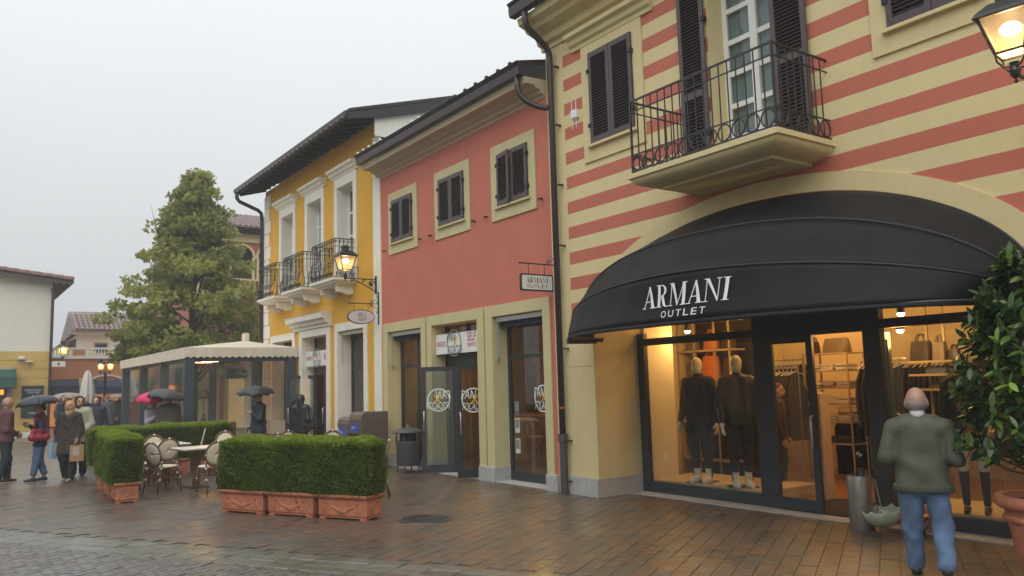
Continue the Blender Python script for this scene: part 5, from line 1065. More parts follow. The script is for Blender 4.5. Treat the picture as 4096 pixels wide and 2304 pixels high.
# ================================================================ cafe tent
tn = thing('cafe_tent', 'beige canvas cafe tent on slate grey posts with clear side sheets', 'tent', (6.6, 26.3, 0)); canv = mat('beige_canvas', (.72, .65, .53), .75, .08, 3, bump=.1, bscale=200, streak=.1); slate = mat('slate_post', (.055, .07, .085), .45, .08)
pvc = glass('clear_pvc', (.95, .96, .95), .06, 1.4, haze=.03, hazec=(.62, .66, .64)); TX0, TX1, TY0, TY1 = 5.19, 8.0, 21.86, 30.8
for x, y in [(TX0, TY0), (TX0, 24.68), (TX0, 27.6), (TX0, 30.55), (TX1-.1, TY0), (TX1-.1, 24.9), (TX1-.1, 29.8), (6.9, 30.6)]: MB().box(x-.12, x+.12, y-.10, y+.10, 0, 2.66).build('post', slate, tn, bevel=.01)
b = MB(); b.box(TX0-.06, TX1, TY0-.06, TY0+.06, 2.52, 2.66); b.box(TX0-.06, TX0+.06, TY0+.06, TY1, 2.52, 2.66); b.build('top_beam', slate, tn)
rows_ = []
for k in range(9):
    f = k/8; rows_.append([(TX0-.14+(7.1-TX0+.14)*f, TY0-.12+1.7*f, 2.88+.28*f-.05*math.sin(PI*f)), (TX0-.14+(7.1-TX0+.14)*f, TY1+.1-1.5*f, 2.88+.28*f-.05*math.sin(PI*f))])
r_ = MB(); r_.grid(rows_); rows_ = [[(8.08-(8.08-7.1)*k/4, TY0-.12+1.7*k/4, 2.88+.28*k/4), (8.08-(8.08-7.1)*k/4, TY1+.1-1.5*k/4, 2.88+.28*k/4)] for k in range(5)]; r_.grid(rows_)
r_.add([(TX0-.14, TY0-.12, 2.88), (8.08, TY0-.12, 2.88), (7.1, TY0+1.58, 3.16)], [(0, 1, 2)]); r_.build('canopy', canv, tn, solid=.008, fix=False)
def valance(p, q_, name, n=44, scal=True):
    v = MB(); p, q_ = Vector(p), Vector(q_); top = []; mid = []; bot = []
    for i in range(n*6+1):
        f = i/(n*6); P = p.lerp(q_, f); d = .045*abs(math.sin(PI*f*n*.42)) if scal else 0; wv = .004*math.sin(f*60); nrm = Vector((q_-p).normalized().cross(Vector((0, 0, 1))))
        top.append(P); mid.append(P+nrm*wv-Vector((0, 0, .12))); bot.append(P+nrm*wv*1.6-Vector((0, 0, .285-d)))
    v.grid([top, mid, bot]); v.build(name, canv, tn, solid=.006, fix=False)
valance((TX0-.145, TY0-.125, 2.885), (8.085, TY0-.125, 2.885), 'valance'); valance((TX0-.145, TY1+.1, 2.885), (TX0-.145, TY0-.12, 2.885), 'valance', 60, False)
MB().box(7.05, 7.2, TY0+1.45, TY0+1.7, 3.08, 3.38).build('ridge_cap', canv, tn, bevel=.02)
for a, b_ in ((TX0+.12, TX1-.22),): MB().box(a, b_, TY0-.006, TY0+.006, .05, 2.52).build('clear_sheet', pvc, tn)
for a, b_ in ((TY0+.1, 24.58), (24.78, 27.5), (27.7, 30.45)): MB().box(TX0-.006, TX0+.006, a, b_, .05, 2.52).build('clear_sheet', pvc, tn)
for y in (22.9, 23.6): 
    t = thing('tent_spot', 'warm lit strip lamp under the tent roof, ' + ('next to the front sheet' if y < 23 else 'further in'), 'lamp', (6.0, y, 2.5), 'tent lamps'); MB().box(5.75, 6.25, y-.03, y+.03, 2.56, 2.6).build('housing', slate, t); MB().box(5.78, 6.22, y-.025, y+.025, 2.545, 2.559).build('diffuser', mat('lit_strip', (1, .8, .5), .5, 0, emit=(1, .62, .28), es=9), t)
    l = bpy.data.lights.new('strip_light', 'POINT'); l.energy = 14; l.color = WARM; l.shadow_soft_size = .15; o = bpy.data.objects.new('strip_light', l); o.location = (6, y, 2.42); link(o, t)
fl = thing('floor_lamp', 'dark shaded floor lamp on a tripod inside the tent', 'lamp', (6.18, 24.2, 0), local=True); MB().lathe((0, 0, 0), [(.09, 1.80), (.24, 1.52)], 16).build('lamp_shade', mat('dark_shade', (.05, .05, .045), .8, .1), fl, smooth=True, solid=.006)
for i in range(3): MB().cyl((.22*math.cos(i*2.1), .22*math.sin(i*2.1), 0), (.02*math.cos(i*2.1), .02*math.sin(i*2.1), 1.1), .014, n=6).build('leg', iron, fl)
MB().cyl((0, 0, 1.08), (0, 0, 1.66), .012, n=6).build('stem', iron, fl)
redc = mat('red_cloth', (.35, .03, .035), .8, .15)
for x, y, l_ in ((6.0, 22.9, 'small dark table behind the clear front sheet of the tent'), (7.1, 23.0, 'small dark table in the tent beside the yellow house'), (6.3, 26.5, 'small dark table deep inside the tent')):
    t = thing('tent_table', l_, 'table', (x, y, 0), local=True); MB().box(-.4, .4, -.4, .4, .72, .75).build('tabletop', pwhite, t); MB().cyl((0, 0, .02), (0, 0, .72), .04, n=8).build('pedestal', iron, t); MB().cyl((0, 0, 0), (0, 0, .025), .25, n=14).build('base', iron, t)
    for sx in (-1, 1):
        c = thing('tent_chair', 'red chair, %s side, at the %s' % ('street' if sx < 0 else 'house', l_.replace('small dark ', '')), 'chair', (x+sx*.62, y, 0), 'red chairs in the tent', local=True, rz=-sx*PI/2); MB().box(-.2, .2, -.2, .2, .43, .47).build('seat', redc, c, bevel=.01); MB().box(-.2, .2, -.22, -.19, .5, .88).build('backrest', redc, c, bevel=.01)
        for a in (-.17, .17):
            for b_ in (-.17, .17): MB().cyl((a, b_, 0), (a, b_, .88 if b_ < 0 else .43), .014, n=6).build('leg', iron, c)

# ================================================================ buildings behind
tile = mat('grey_red_tile', (.22, .16, .15), .55, .3, 3); tile2 = mat('brown_tile', (.17, .085, .06), .55, .3, 4); orangew = mat('orange_render', (.52, .22, .10), .85, .06); ochre = mat('ochre_render', (.62, .43, .14), .85, .05); offw = mat('off_white_render', (.78, .77, .67), .85, .04, streak=.05); navyc = mat('navy_awning', (.03, .04, .085), .8, .1); greenc = mat('green_awning', (.02, .085, .06), .7, .12)
def tile_mesh(L_, w, m):
    q = MB(); rows_ = [[(w*.5*math.cos(a), y, .55*w*math.sin(a)+dz) for a in [PI*i/6 for i in range(7)]] for y, dz in ((0, .025), (L_, 0))]; q.grid(rows_); q.add(rows_[0], [tuple(range(7))]); return q.mesh('roof_tile', m, True, fix=False)
def tiled_slope(parent, o, U, Vv, nu, nv, m, w=.26, l_=.42, limit=220):
    """barrel tiles from origin o; U along the eave, Vv up the slope (unit vectors)"""
    U, Vv = Vector(U).normalized(), Vector(Vv).normalized(); Wn = U.cross(Vv); me = tile_mesh(l_+.04, w, m); rot = Matrix((U, Vv, Wn)).transposed(); eu = rot.to_euler(); k = 0; rest = MB()
    for j in range(nv):
        for i in range(nu):
            p = Vector(o)+U*(w*(i+.5))+Vv*(l_*j)
            if k < limit: inst('roof_tile', me, p, eu, parent)
            else: rest.add([p+rot@v.co for v in me.vertices], [tuple(q.vertices) for q in me.polygons])
            k += 1
    if rest.v: tag(rest.build('roof_tiles', m, parent, fix=False), kind='stuff')
# left house
lh = thing('left_house', 'off white and ochre house with tiled roof and green awning at the street end', 'building', (0, 40, 0))
wm = MB(); wm.box(-9, 3.74, 40.0, 52, 3.65, 6.62); wm.build('upper_wall', offw, lh)
z = .27
wm = MB().box(-9, 3.72, 40.02, 52, 0, 3.65); wm.build('wall', ochre, lh)
for i in range(9):
    for a, b_ in (((-9, 1.0), (2.36, 3.735)) if i < 7 else ((-9, 3.735),)): MB().box(a, b_, 39.985, 40.03, .27+i*.375+.012, .27+(i+1)*.375-.004).build('plank_course', ochre, lh)
MB().box(-9, 3.77, 39.95, 40.05, 0, .26).build('plinth', white, lh)
MB().box(1.0, 2.40, 39.93, 40.02, .0, 2.98).build('door_surround', mat('grey_surround', (.42, .42, .38), .8, .05), lh); MB().box(1.2, 2.2, 39.9, 39.94, .02, 2.6).build('shop_door', mat('dim_shop', (.10, .05, .025), .4, .5, 3), lh)
q = MB(); q.prism([(39.95, 2.90), (39.2, 2.58), (39.15, 2.1), (39.95, 2.1)], lambda u, v, w: (w, u, v), .2, 2.5); q.build('awning', greenc, lh, bevel=.03)
MB().box(1.5, 2.1, 39.86, 39.9, 1.85, 2.05).build('lit_sign', mat('lit_orange_sign', (.8, .3, .05), .5, 0, emit=(1, .35, .05), es=1.6), lh)
MB().tube([(3.72, 39.9, 6.4), (3.76, 39.88, 6.2), (3.76, 39.88, 0)], .06, 8).build('downpipe', dkbrown, lh)
sl_ = -.115; rz0 = lambda x: 6.68+sl_*(x-4.45)
rf = MB(); rf.prism([(4.5, rz0(4.5)-.06), (-9, rz0(-9)-.06), (-9, rz0(-9)+.08), (4.5, rz0(4.5)+.03)], lambda u, v, w: (u, w, v), 39.45, 52.5); rf.build('roof', soff, lh)
gbw = MB(); gbw.add([(-9, 40.01, 6.6), (3.74, 40.01, 6.6), (3.74, 40.01, rz0(3.74)-.05), (-9, 40.01, rz0(-9)-.05)], [(0, 1, 2, 3)]); gbw.build('gable', offw, lh, solid=.02, fix=False)
tiled_slope(lh, (4.5, 39.42, rz0(4.5)+.06), (0, 1, 0), (-1, 0, -sl_), 6, 16, tile2, .30, .42)
tiled_slope(lh, (4.5, 39.40, rz0(4.5)-.02), (-1, 0, -sl_), (0, .86, .5), 36, 1, tile, .26, .34)
bd = thing('notice_board', 'dark green wall board with white arrow on the ochre house', 'sign', (3.15, 39.95, .8)); MB().box(2.74, 3.56, 39.93, 39.98, .83, 2.19).build('frame', mat('board_frame', (.06, .05, .045), .5, .05), bd); MB().box(2.79, 3.51, 39.922, 39.93, .88, 2.14).build('panel', mat('dark_green_panel', (.02, .032, .032), .5, .1), bd)
put_text('NEGOZI', lambda u, v: (u, 39.918, v), 2.86, 3.46, 1.96, 2.04, 'lettering', white_print, bd); put_text('SERVIZI', lambda u, v: (u, 39.918, v), 2.95, 3.4, 1.87, 1.93, 'lettering', white_print, bd)
a = MB(); a.add([(3.13, 39.918, 1.5), (3.17, 39.918, 1.5), (3.17, 39.918, 1.68), (3.13, 39.918, 1.68)], [(0, 1, 2, 3)]); a.add([(3.08, 39.918, 1.68), (3.22, 39.918, 1.68), (3.15, 39.918, 1.8)], [(0, 1, 2)]); a.build('arrow', white_print, bd, fix=False); put_text('bagni', lambda u, v: (u, 39.918, v), 3.02, 3.28, .98, 1.08, 'lettering', white_print, bd)
for x, z, l_ in ((2.67, 3.37, 'white security camera high on the ochre wall, boxy one'), (2.98, 3.25, 'slim white security camera on the ochre wall')):
    t = thing('security_camera', l_, 'camera', (x, 39.98, z)); MB().box(x-.12, x+.12, 39.7, 39.95, z-.07, z+.07 if x < 2.8 else z-.0).build('case', pwhite, t, bevel=.02); MB().cyl((x, 39.98, z-.03), (x, 39.8, z-.03), .03, n=8).build('bracket', pwhite, t)
def far_lantern(label, base, rz, p, group='lit street lanterns far down the street'):
    t = thing('street_lantern', label, 'lantern', base, group); lantern_head(t, base, rz, 1.0, p); return t
t = far_lantern('lit lantern on the corner downpipe of the ochre house', (4.18, 39.5, 3.25), .2, 10); MB().bar((4.18, 39.5, 3.33), (3.76, 39.9, 3.33), .03).build('bracket', iron, t)
sg2 = thing('shop_plate', 'white sign plate with small red emblem near the ochre house corner', 'sign', (3.85, 39.4, 2.9)); MB().box(3.77, 4.28, 39.38, 39.42, 2.97, 3.2).build('plate', pwhite, sg2); q = MB(); q.lathe((0, 0, 0), [(0, 0), (.06, 0)], 12); o = q.build('emblem', inkr, sg2, fix=False); o.matrix_parent_inverse = Matrix.Identity(4); o.location = (.17, -.024, .185); o.rotation_euler = (R(90), 0, 0)
MB().tube([(3.76, 39.9, 3.28), (4.0, 39.4, 3.28), (4.28, 39.4, 3.28)], .015, 6).build('bracket', iron, sg2)
# double street lamp
dl = thing('street_lamp', 'double headed lit street lamp post beside the closed parasol', 'street lamp', (5.1, 34.4, 0)); MB().lathe((5.1, 34.4, 0), [(.14, 0), (.14, .1), (.09, .16), (.09, .6), (.05, .7), (.045, 2.4), (.06, 2.45), (.03, 2.6), (0, 2.7)], 14).build('post', iron, dl, smooth=True)
MB().bar((4.9, 34.4, 2.56), (5.3, 34.4, 2.56), .03).build('arm', iron, dl)
for x in (4.93, 5.27): lantern_head(dl, (x, 34.4, 2.5), 0, .72, 8)
MB().tube(scroll_pts((4.75, 34.4, 2.2), (1, 0, 0), (0, 0, 1), .1, 1.2, 0), .015, 6).bar((4.7, 34.4, 2.1), (5.1, 34.4, 2.12), .02).build('scroll', iron, dl)
ps = thing('closed_parasol', 'folded off white parasol standing between the far shops', 'parasol', (4.45, 34.0, 0)); rows_ = []
for z, r in ((2.65, .03), (2.55, .10), (2.2, .17), (1.8, .22), (1.45, .20), (1.2, .24), (1.12, .20)): rows_.append([(4.45+r*(1+.22*math.cos(7*a))*math.cos(a), 34.0+r*(1+.22*math.cos(7*a))*math.sin(a), z) for a in [2*PI*i/35 for i in range(36)]])
MB().grid(rows_).build('canopy', mat('parasol_white', (.62, .58, .55), .8, .05), ps, smooth=True, fix=False); MB().cyl((4.45, 34.0, 0), (4.45, 34, 1.3), .03, n=8).build('pole', iron, ps); MB().cyl((4.45, 34.0, 0), (4.45, 34, .08), .3, n=16).build('base', stone, ps)
# orange arcade house
oh = thing('orange_house', 'orange house with white roof terrace balustrade at the end of the street', 'building', (8, 50, 0))
MB().box(3.9, 16, 50.0, 58, 0, 3.76).build('wall', orangew, oh); MB().box(3.85, 16, 49.9, 50.3, 3.72, 3.86).build('cornice', white, oh); q = MB(); q.box(3.85, 16, 49.95, 50.12, 4.24, 4.34); q.box(5.74, 6.42, 49.98, 50.09, 3.86, 4.24)
for x in (3.9, 5.66, 6.46, 7.7, 9, 10.4): q.box(x-.08, x+.08, 49.96, 50.11, 3.86, 4.24)
q.build('terrace_rail', white, oh); MB().box(5.76, 6.40, 49.965, 49.98, 3.9, 4.2).build('terrace_panel', orangew, oh)
bal_ = MB().lathe((0, 0, 0), [(.035, 0), (.035, .05), (.06, .13), (.035, .24), (.028, .3), (.04, .34), (.04, .38)], 8).mesh('baluster', white, True)
for x in [4.1+.15*i for i in range(10)]+[6.6+.15*i for i in range(36)]: inst('baluster', bal_, (x, 50.03, 3.86), parent=oh)
MB().box(6.2, 15, 52, 58, 3.7, 5.25).build('upper_wall', offw, oh); MB().box(7.05, 7.8, 51.9, 52.05, 4.1, 4.75).build('window_surround', ochre, oh); MB().box(7.12, 7.73, 51.88, 51.91, 4.1, 4.68).build('window', navyc, oh)
MB().box(5.95, 15.3, 51.5, 52.1, 5.2, 5.32).build('eave', white, oh); tiled_slope(oh, (6.0, 51.4, 5.36), (1, 0, 0), (0, .9, .436), 30, 6, tile, .26, .42)
rf = MB(); rf.prism([(51.4, 5.28), (51.4, 5.36), (54.2, 6.72), (58, 5.0)], lambda u, v, w: (w, u, v), 5.95, 15.4); rf.build('roof', tile, oh)
q = MB(); q.prism([(3.9, 3.9), (6.2, 5.0), (6.2, 4.8), (3.9, 3.7)], lambda u, v, w: (u, w, v), 52.5, 56); q.build('side_roof', tile2, oh)
for a_, b_, m, z0, z1 in ((4.2, 6.05, navyc, 1.75, 2.6), (6.75, 8.2, navyc, 1.75, 2.5)):
    q = MB(); q.prism([(49.98, z1), (49.2, z1-.35), (49.2, z0), (49.98, z0)], lambda u, v, w: (w, u, v), a_, b_); q.build('awning', m, oh)
    MB().box(a_, b_, 49.94, 49.99, .1, 1.75).build('shop_window', mat('lit_orange_shop', (.5, .2, .05), .5, .2, 2, emit=(.8, .28, .06), es=.5), oh)
q = MB(); q.box(6.1, 6.7, 49.9, 50.02, 0, 2.65); q.box(8.22, 8.5, 49.9, 50.02, 0, 2.7); q.build('pilaster', cream, oh)
q = MB(); rows_ = [[(7.47+r*math.cos(a), 49.93, 2.42+r*.42*math.sin(a)) for a in [PI*i/14 for i in range(15)]] for r in (.78, .95)]; q.grid(rows_); q.build('arch', white, oh, solid=.06, fix=False)
q = MB(); q.prism([(49.99, 2.6), (49.3, 2.35), (49.25, 1.9), (49.99, 1.9)], lambda u, v, w: (w, u, v), 8.6, 11.5); q.build('awning', greenc, oh)
# red tower house with arched windows
rth = thing('red_tower_house', 'pinkish red house with arched windows and tiled hip roof behind the tree', 'building', (12, 37, 0))
def arch_wall(mb, y, x0, x1, z0, z1, arches, n=16):
    xs = x0
    for c, r, zs in sorted(arches):
        mb.add([(xs, y, z0), (c-r, y, z0), (c-r, y, z1), (xs, y, z1)], [(0, 1, 2, 3)])
        for i in range(n):
            a0, a1 = PI-PI*i/n, PI-PI*(i+1)/n; xa, xb = c+r*math.cos(a0), c+r*math.cos(a1); mb.add([(xa, y, zs+r*math.sin(a0)), (xb, y, zs+r*math.sin(a1)), (xb, y, z1), (xa, y, z1)], [(0, 1, 2, 3)])
        xs = c+r
    mb.add([(xs, y, z0), (x1, y, z0), (x1, y, z1), (xs, y, z1)], [(0, 1, 2, 3)])
pinkr = mat('pink_red_render', (.44, .15, .13), .85, .06); AR_ = [(9.75, .52, 7.86), (11.02, .52, 7.86), (12.29, .52, 7.86), (13.56, .52, 7.86)]
wm = MB(); arch_wall(wm, 37, 9.0, 15, 6.0, 8.55, AR_); wm.add([(9, 37, 2.75), (15, 37, 2.75), (15, 37, 6.0), (9, 37, 6.0)], [(0, 1, 2, 3)]); wm.add([(9, 37, 0), (9, 45, 0), (9, 45, 8.9), (9, 37, 8.9)], [(0, 1, 2, 3)]); wm.build('wall', pinkr, rth, fix=False)
MB().box(8.9, 15.1, 36.9, 37.1, 8.55, 8.95).build('frieze', cream, rth); MB().box(8.98, 15, 37.9, 38, 2.7, 8.5).build('back_wall', mat('dim_interior', (.10, .07, .075), .9, .1), rth)
for c, r, zs in AR_:
    q = MB(); q.grid([[(c+rr*math.cos(a), 36.95, zs+rr*math.sin(a)) for a in [PI*i/18 for i in range(19)]] for rr in (r, r+.11)]); q.build('arch_trim', cream, rth, solid=.08, fix=False)
    for s_ in (-1, 1): MB().box(c+s_*(r+.055)-.10, c+s_*(r+.055)+.10, 36.9, 37.02, 6.82, zs-.02).build('column', cream, rth, bevel=.01)
    MB().box(c-r-.18, c-r+.02, 36.88, 37.03, zs-.06, zs+.03).build('capital', cream, rth)
MB().box(9, 15, 36.86, 37.04, 6.74, 6.84).build('terrace_rail', cream, rth); MB().box(9, 15, 36.84, 37.05, 5.96, 6.08).build('terrace_ledge', cream, rth)
bal2 = MB().lathe((0, 0, 0), [(.05, 0), (.05, .08), (.085, .2), (.05, .4), (.04, .52), (.055, .6), (.055, .66)], 8).mesh('baluster', cream, True)
for i in range(28): inst('baluster', bal2, (9.1+.21*i, 36.94, 6.08), parent=rth)
q = MB(); q.box(8.5, 15.5, 36.5, 36.56, 8.95, 9.06); q.add([(8.5, 36.5, 9.0), (15.5, 36.5, 9.0), (15.5, 38, 9.02), (8.5, 38, 9.02)], [(0, 1, 2, 3)]); q.build('eave', soff, rth)
rf = MB(); rf.add([(8.4, 36.4, 9.04), (15.6, 36.4, 9.04), (14, 40.5, 10.55), (11.4, 40.5, 10.55), (8.4, 45, 9.04), (15.6, 45, 9.04)], [(0, 1, 2, 3), (0, 3, 4), (3, 2, 5, 4)]); rf.build('roof', tile, rth, fix=False)
tiled_slope(rth, (9.3, 36.36, 9.10), (1, 0, 0), (0, 4.1, 1.51), 17, 9, tile, .26, .40)
wm = MB(); wm.box(8.2, 14, 36.4, 36.6, 0, 2.72); wm.build('shop_wall', cream, rth)
MB().box(10.35, 11.3, 36.3, 36.4, .1, 2.25).build('shop_window', mat('lit_cream_shop', (.5, .38, .2), .5, .35, 2, emit=(.9, .6, .25), es=.25), rth); q = MB(); q.prism([(36.4, 2.72), (35.9, 2.6), (35.88, 2.28), (36.4, 2.28)], lambda u, v, w: (w, u, v), 10.25, 11.4); q.build('awning', greenc, rth)
put_text('allegri', lambda u, v: (u, 35.86, v), 10.5, 11.12, 2.36, 2.56, 'lettering', white_print, rth); MB().box(9.95, 10.13, 36.36, 36.4, 0, 2.4).build('red_pilaster', pinkr, rth)
q = MB(); q.prism([(9.6, 3.62), (11.9, 4.5), (12, 3.6)], lambda u, v, w: (u, w, v), 34.4, 36.3); q.build('porch_roof', mat('brown_sheet_roof', (.07, .04, .038), .6, .2), rth); MB().box(11.0, 12.0, 34.5, 36.3, 0, 3.62).build('porch_wall', offw, rth)
# houses across the street (seen only as reflections in the shop glass)
ac = thing('opposite_house', 'cream and red striped house across the street from the shops', 'building', (-9, 12, 0)); MB().box(-15, -9, 7.6, 16, 0, 7.2).build('wall', striped, ac); MB().box(-15.4, -8.5, 7.5, 16.1, 7.2, 7.5).build('roof', dark, ac)
ac2 = thing('opposite_shop', 'orange house with green awning across the street from the shops', 'building', (-9, 22, 0)); MB().box(-15, -9, 16, 34, 0, 6.2).build('wall', orangew, ac2); MB().box(-15.4, -8.5, 16.1, 34, 6.2, 6.5).build('roof', dark, ac2)
ac3 = thing('opposite_villa', 'pale house across the street behind the viewer', 'building', (-9, 0, 0)); MB().box(-15, -9, -14, 7.6, 0, 7.6).build('wall', offw, ac3); MB().box(-15.4, -8.5, -14, 7.5, 7.6, 7.9).build('roof', dark, ac3)
for t_, ys in ((ac, (9, 11.5, 14)), (ac2, (18, 21, 24, 27, 30)), (ac3, (-10, -6, -2, 2, 5.5))):
    for y in ys: MB().box(-9.02, -8.97, y-.9, y+.9, .1, 2.7).build('shop_window', darkfr, t_); MB().box(-9.02, -8.97, y-.5, y+.5, 4.2, 5.6).build('window', brown, t_)

# ================================================================ tree
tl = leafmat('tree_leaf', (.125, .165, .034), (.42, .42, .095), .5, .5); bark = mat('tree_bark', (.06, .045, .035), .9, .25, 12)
tre = thing('street_tree', 'tall green tree rising behind the beige cafe tent', 'tree', (8.0, 33.0, 0), local=True); rg = np.random.default_rng(11)
prof = [(2.9, 2.6), (3.6, 3.15), (4.6, 3.05), (5.4, 2.7), (6.4, 2.15), (7.4, 1.65), (8.2, 1.3), (9.2, .85), (9.9, .5), (10.6, .12)]
def prad(z): return float(np.interp(z, [p[0] for p in prof], [p[1] for p in prof]))
br = MB(); br.tube([(0, 0, 0), (.05, 0, 2), (-.05, .05, 4.5), (.03, 0, 7), (-.05, 0, 10)], [.2, .16, .12, .07, .02], 9); CC = []
for i in range(430):
    z = 2.9+7.5*rg.uniform()**1.12; a = rg.uniform(0, 2*PI); lob = 1+.22*math.sin(3*a+z*2.1)+.20*math.sin(5*a-z*3.3); r = prad(z)*min(1.14, lob)*(rg.uniform(.12, 1)**.55); p = np.array([r*math.cos(a), r*math.sin(a), z]); CC.append((p, r/prad(z)))
    if i % 5 == 0: br.tube([(0, 0, max(1.6, z-r*.55)), (p[0]*.5, p[1]*.5, z-r*.18), tuple(p)], [.045, .025, .008], 5)
br.tube([(-1.0, -.3, 7.0), (-1.55, -.4, 8.0), (-1.75, -.4, 8.9)], [.03, .015, .005], 5); br.tube([(-1.5, -.4, 7.9), (-1.35, -.4, 8.5)], [.012, .004], 4)
br.build('trunk', bark, tre)
Pl, Nl, Sl = [], [], []
for p, rr in CC:
    n = 74; d = rg.normal(size=(n, 3)); d /= np.linalg.norm(d, axis=1)[:, None]; rad = rg.uniform(.2, .42)*rg.uniform(.2, 1, n)**.5; q_ = p+d*rad[:, None]*np.array([1.25, 1.25, .55]); Pl.append(q_); Nl.append(d*.6+np.array([0, 0, -.2])); tone = rg.uniform(-.18, .32); Sl.append(np.clip(.22+tone+.30*(d[:, 2]*.5+.5)+.18*(rr-.5)+.10*np.sin(p[2]*1.3)+rg.uniform(-.1, .15, n), 0, 1))  # clump tops and outer leaves tinted lighter, their highlights put into the colour
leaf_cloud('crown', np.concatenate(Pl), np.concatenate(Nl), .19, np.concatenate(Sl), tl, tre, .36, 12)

# ================================================================ potted bay tree at the shop front
bp2 = thing('potted_bay_tree', 'large leafy evergreen shrub in a ribbed terracotta pot by the shop window', 'potted plant', (7.36, 2.93, 0), local=True)
MB().lathe((0, 0, 0), [(0, .02), (.21, .0), (.22, .02), (.27, .30), (.30, .50), (.33, .515), (.335, .545), (.31, .56), (.32, .60), (.365, .62), (.385, .65), (.385, .69), (.365, .715), (.32, .715), (.31, .64), (.0, .64)], 40).build('pot', terra, bp2, smooth=True, bevel=.004); MB().lathe((0, 0, 0), [(0, .66), (.312, .655)], 24).build('soil', soil, bp2)
bay = leafmat('bay_leaf', (.014, .045, .014), (.20, .32, .035), .22, .15); s_ = MB(); CB = []
rg = np.random.default_rng(21); s_.tube([(0, 0, .6), (.03, .02, 1.2), (-.02, 0, 2.0), (.02, 0, 2.7)], [.03, .025, .018, .008], 7)
for i in range(270):
    z = rg.uniform(1.0, 2.72); R0 = float(np.interp(z, [.95, 1.15, 1.5, 2.0, 2.4, 2.75], [.40, .66, .66, .52, .40, .16])); a = rg.uniform(0, 2*PI); r = R0*(.3+.7*rg.uniform()**.6); p = Vector((r*math.cos(a), r*math.sin(a), z)); s_.tube([(0, 0, max(.85, z-.35)), (p.x*.6, p.y*.6, z-.12), tuple(p)], [.009, .006, .003], 4); CB.append((p, a, r/R0))
s_.build('stem', twig, bp2)
def leafblade(m_, L_=.118, w=.043):
    q = MB(); n = 5; rows_ = []
    for i in range(n+1): f = i/n; hw = w*.5*math.sin(PI*min(1, f*.94+.06))**.8; zc = -.02*f*f; rows_.append([(-hw, L_*f, zc+.25*hw), (0, L_*f, zc), (hw, L_*f, zc+.25*hw)])
    q.grid(rows_); return q
blades = []
for sh_ in (.0, .12, .3, .75, 1.0):
    me = leafblade(None).mesh('leaf', bay, True, fix=False); at = me.attributes.new('shade', 'FLOAT', 'POINT'); at.data.foreach_set('value', [sh_]*len(me.vertices)); blades.append(me)
LV = []
for p, a, rr in CB:
    dirv = Vector((math.cos(a), math.sin(a), .55+rg.uniform(-.3, .6))).normalized(); young = rg.uniform() < .14
    for k in range(rg.integers(9, 15)):
        th_ = k*2.4; t1 = dirv.orthogonal().normalized(); t2 = dirv.cross(t1); ld = (dirv*(.25+.5*rg.uniform())+(t1*math.cos(th_)+t2*math.sin(th_))*.9).normalized(); base = p-dirv*(.012*k); q_ = ld.to_track_quat('Y', 'Z'); e_ = (q_ @ Euler((0, rg.normal()*.5, 0)).to_quaternion()).to_euler()
        LV.append((base, e_, (4 if rg.uniform() < .5 else 3) if young and k < 6 else int(rg.choice([0, 1, 2, 1, 0, 2, 3], p=[.2, .2, .2, .12, .12, .1, .06])), rg.uniform(.75, 1.3)))
def camd(b_): w = Vector((7.36, 2.93, 0))+b_; return (w-Vector((0, 0, CAMH))).length + (0 if in_view(0, 0) else 0)
LV.sort(key=lambda l: camd(l[0])); rest = MB(); shv = []
for i, (b_, e_, k, sc) in enumerate(LV):
    if i < 300: inst('leaf', blades[k], b_, e_, bp2, (sc, sc, sc))
    else:
        m_ = e_.to_matrix(); rest.add([b_+m_@(v.co*sc) for v in blades[k].vertices], [tuple(q.vertices) for q in blades[k].polygons]); shv += [(0, .12, .3, .75, 1)[k]]*len(blades[k].vertices)
me = rest.mesh('foliage', bay, True, fix=False); at = me.attributes.new('shade', 'FLOAT', 'POINT'); at.data.foreach_set('value', shv); o = bpy.data.objects.new('foliage', me); link(o, bp2); tag(o, kind='stuff')

# ================================================================ umbrellas
def umbrella(label, tip, tiltv, r, h, m, shaft=.75, group=None, closed=False):
    """open umbrella; tip = top of the canopy, tiltv = axis direction (up)"""
    t = thing('umbrella', label, 'umbrella', tip, group, local=True); axis = Vector(tiltv).normalized(); t.rotation_mode = 'QUATERNION'; t.rotation_quaternion = axis.to_track_quat('Z', 'Y')
    rows_ = []; n = 48
    for j in range(9):
        f = j/8; z = -h*(1-math.cos(f*PI*.5))*1.0; row = []
        for i in range(n+1):
            a = 2*PI*i/n; sc = 1-.075*f*f*abs(math.sin(4*a))**.8; row.append((r*math.sin(f*PI*.5)**.95*sc*math.cos(a), r*math.sin(f*PI*.5)**.95*sc*math.sin(a), z+.035*f*f*abs(math.sin(4*a))))
        rows_.append(row)
    MB().grid(rows_).build('canopy', m, t, smooth=True, solid=.004, fix=False)
    MB().cyl((0, 0, .05), (0, 0, -shaft), .006, n=6).build('shaft', steel, t); MB().cyl((0, 0, -shaft), (0, 0, -shaft-.1), .014, n=8).build('handle', blackm, t)
    rb_ = MB()
    for i in range(8): a = 2*PI*i/8; rb_.tube([(r*math.sin(f*PI*.5)*.98*math.cos(a), r*math.sin(f*PI*.5)*.98*math.sin(a), -h*(1-math.cos(f*PI*.5))-.012) for f in (0, .3, .6, .85, 1)], .003, 4); rb_.tube([(0, 0, -h*.9), (r*.55*math.cos(a), r*.55*math.sin(a), -h*.32)], .003, 4)
    rb_.build('ribs', steel, t); return t
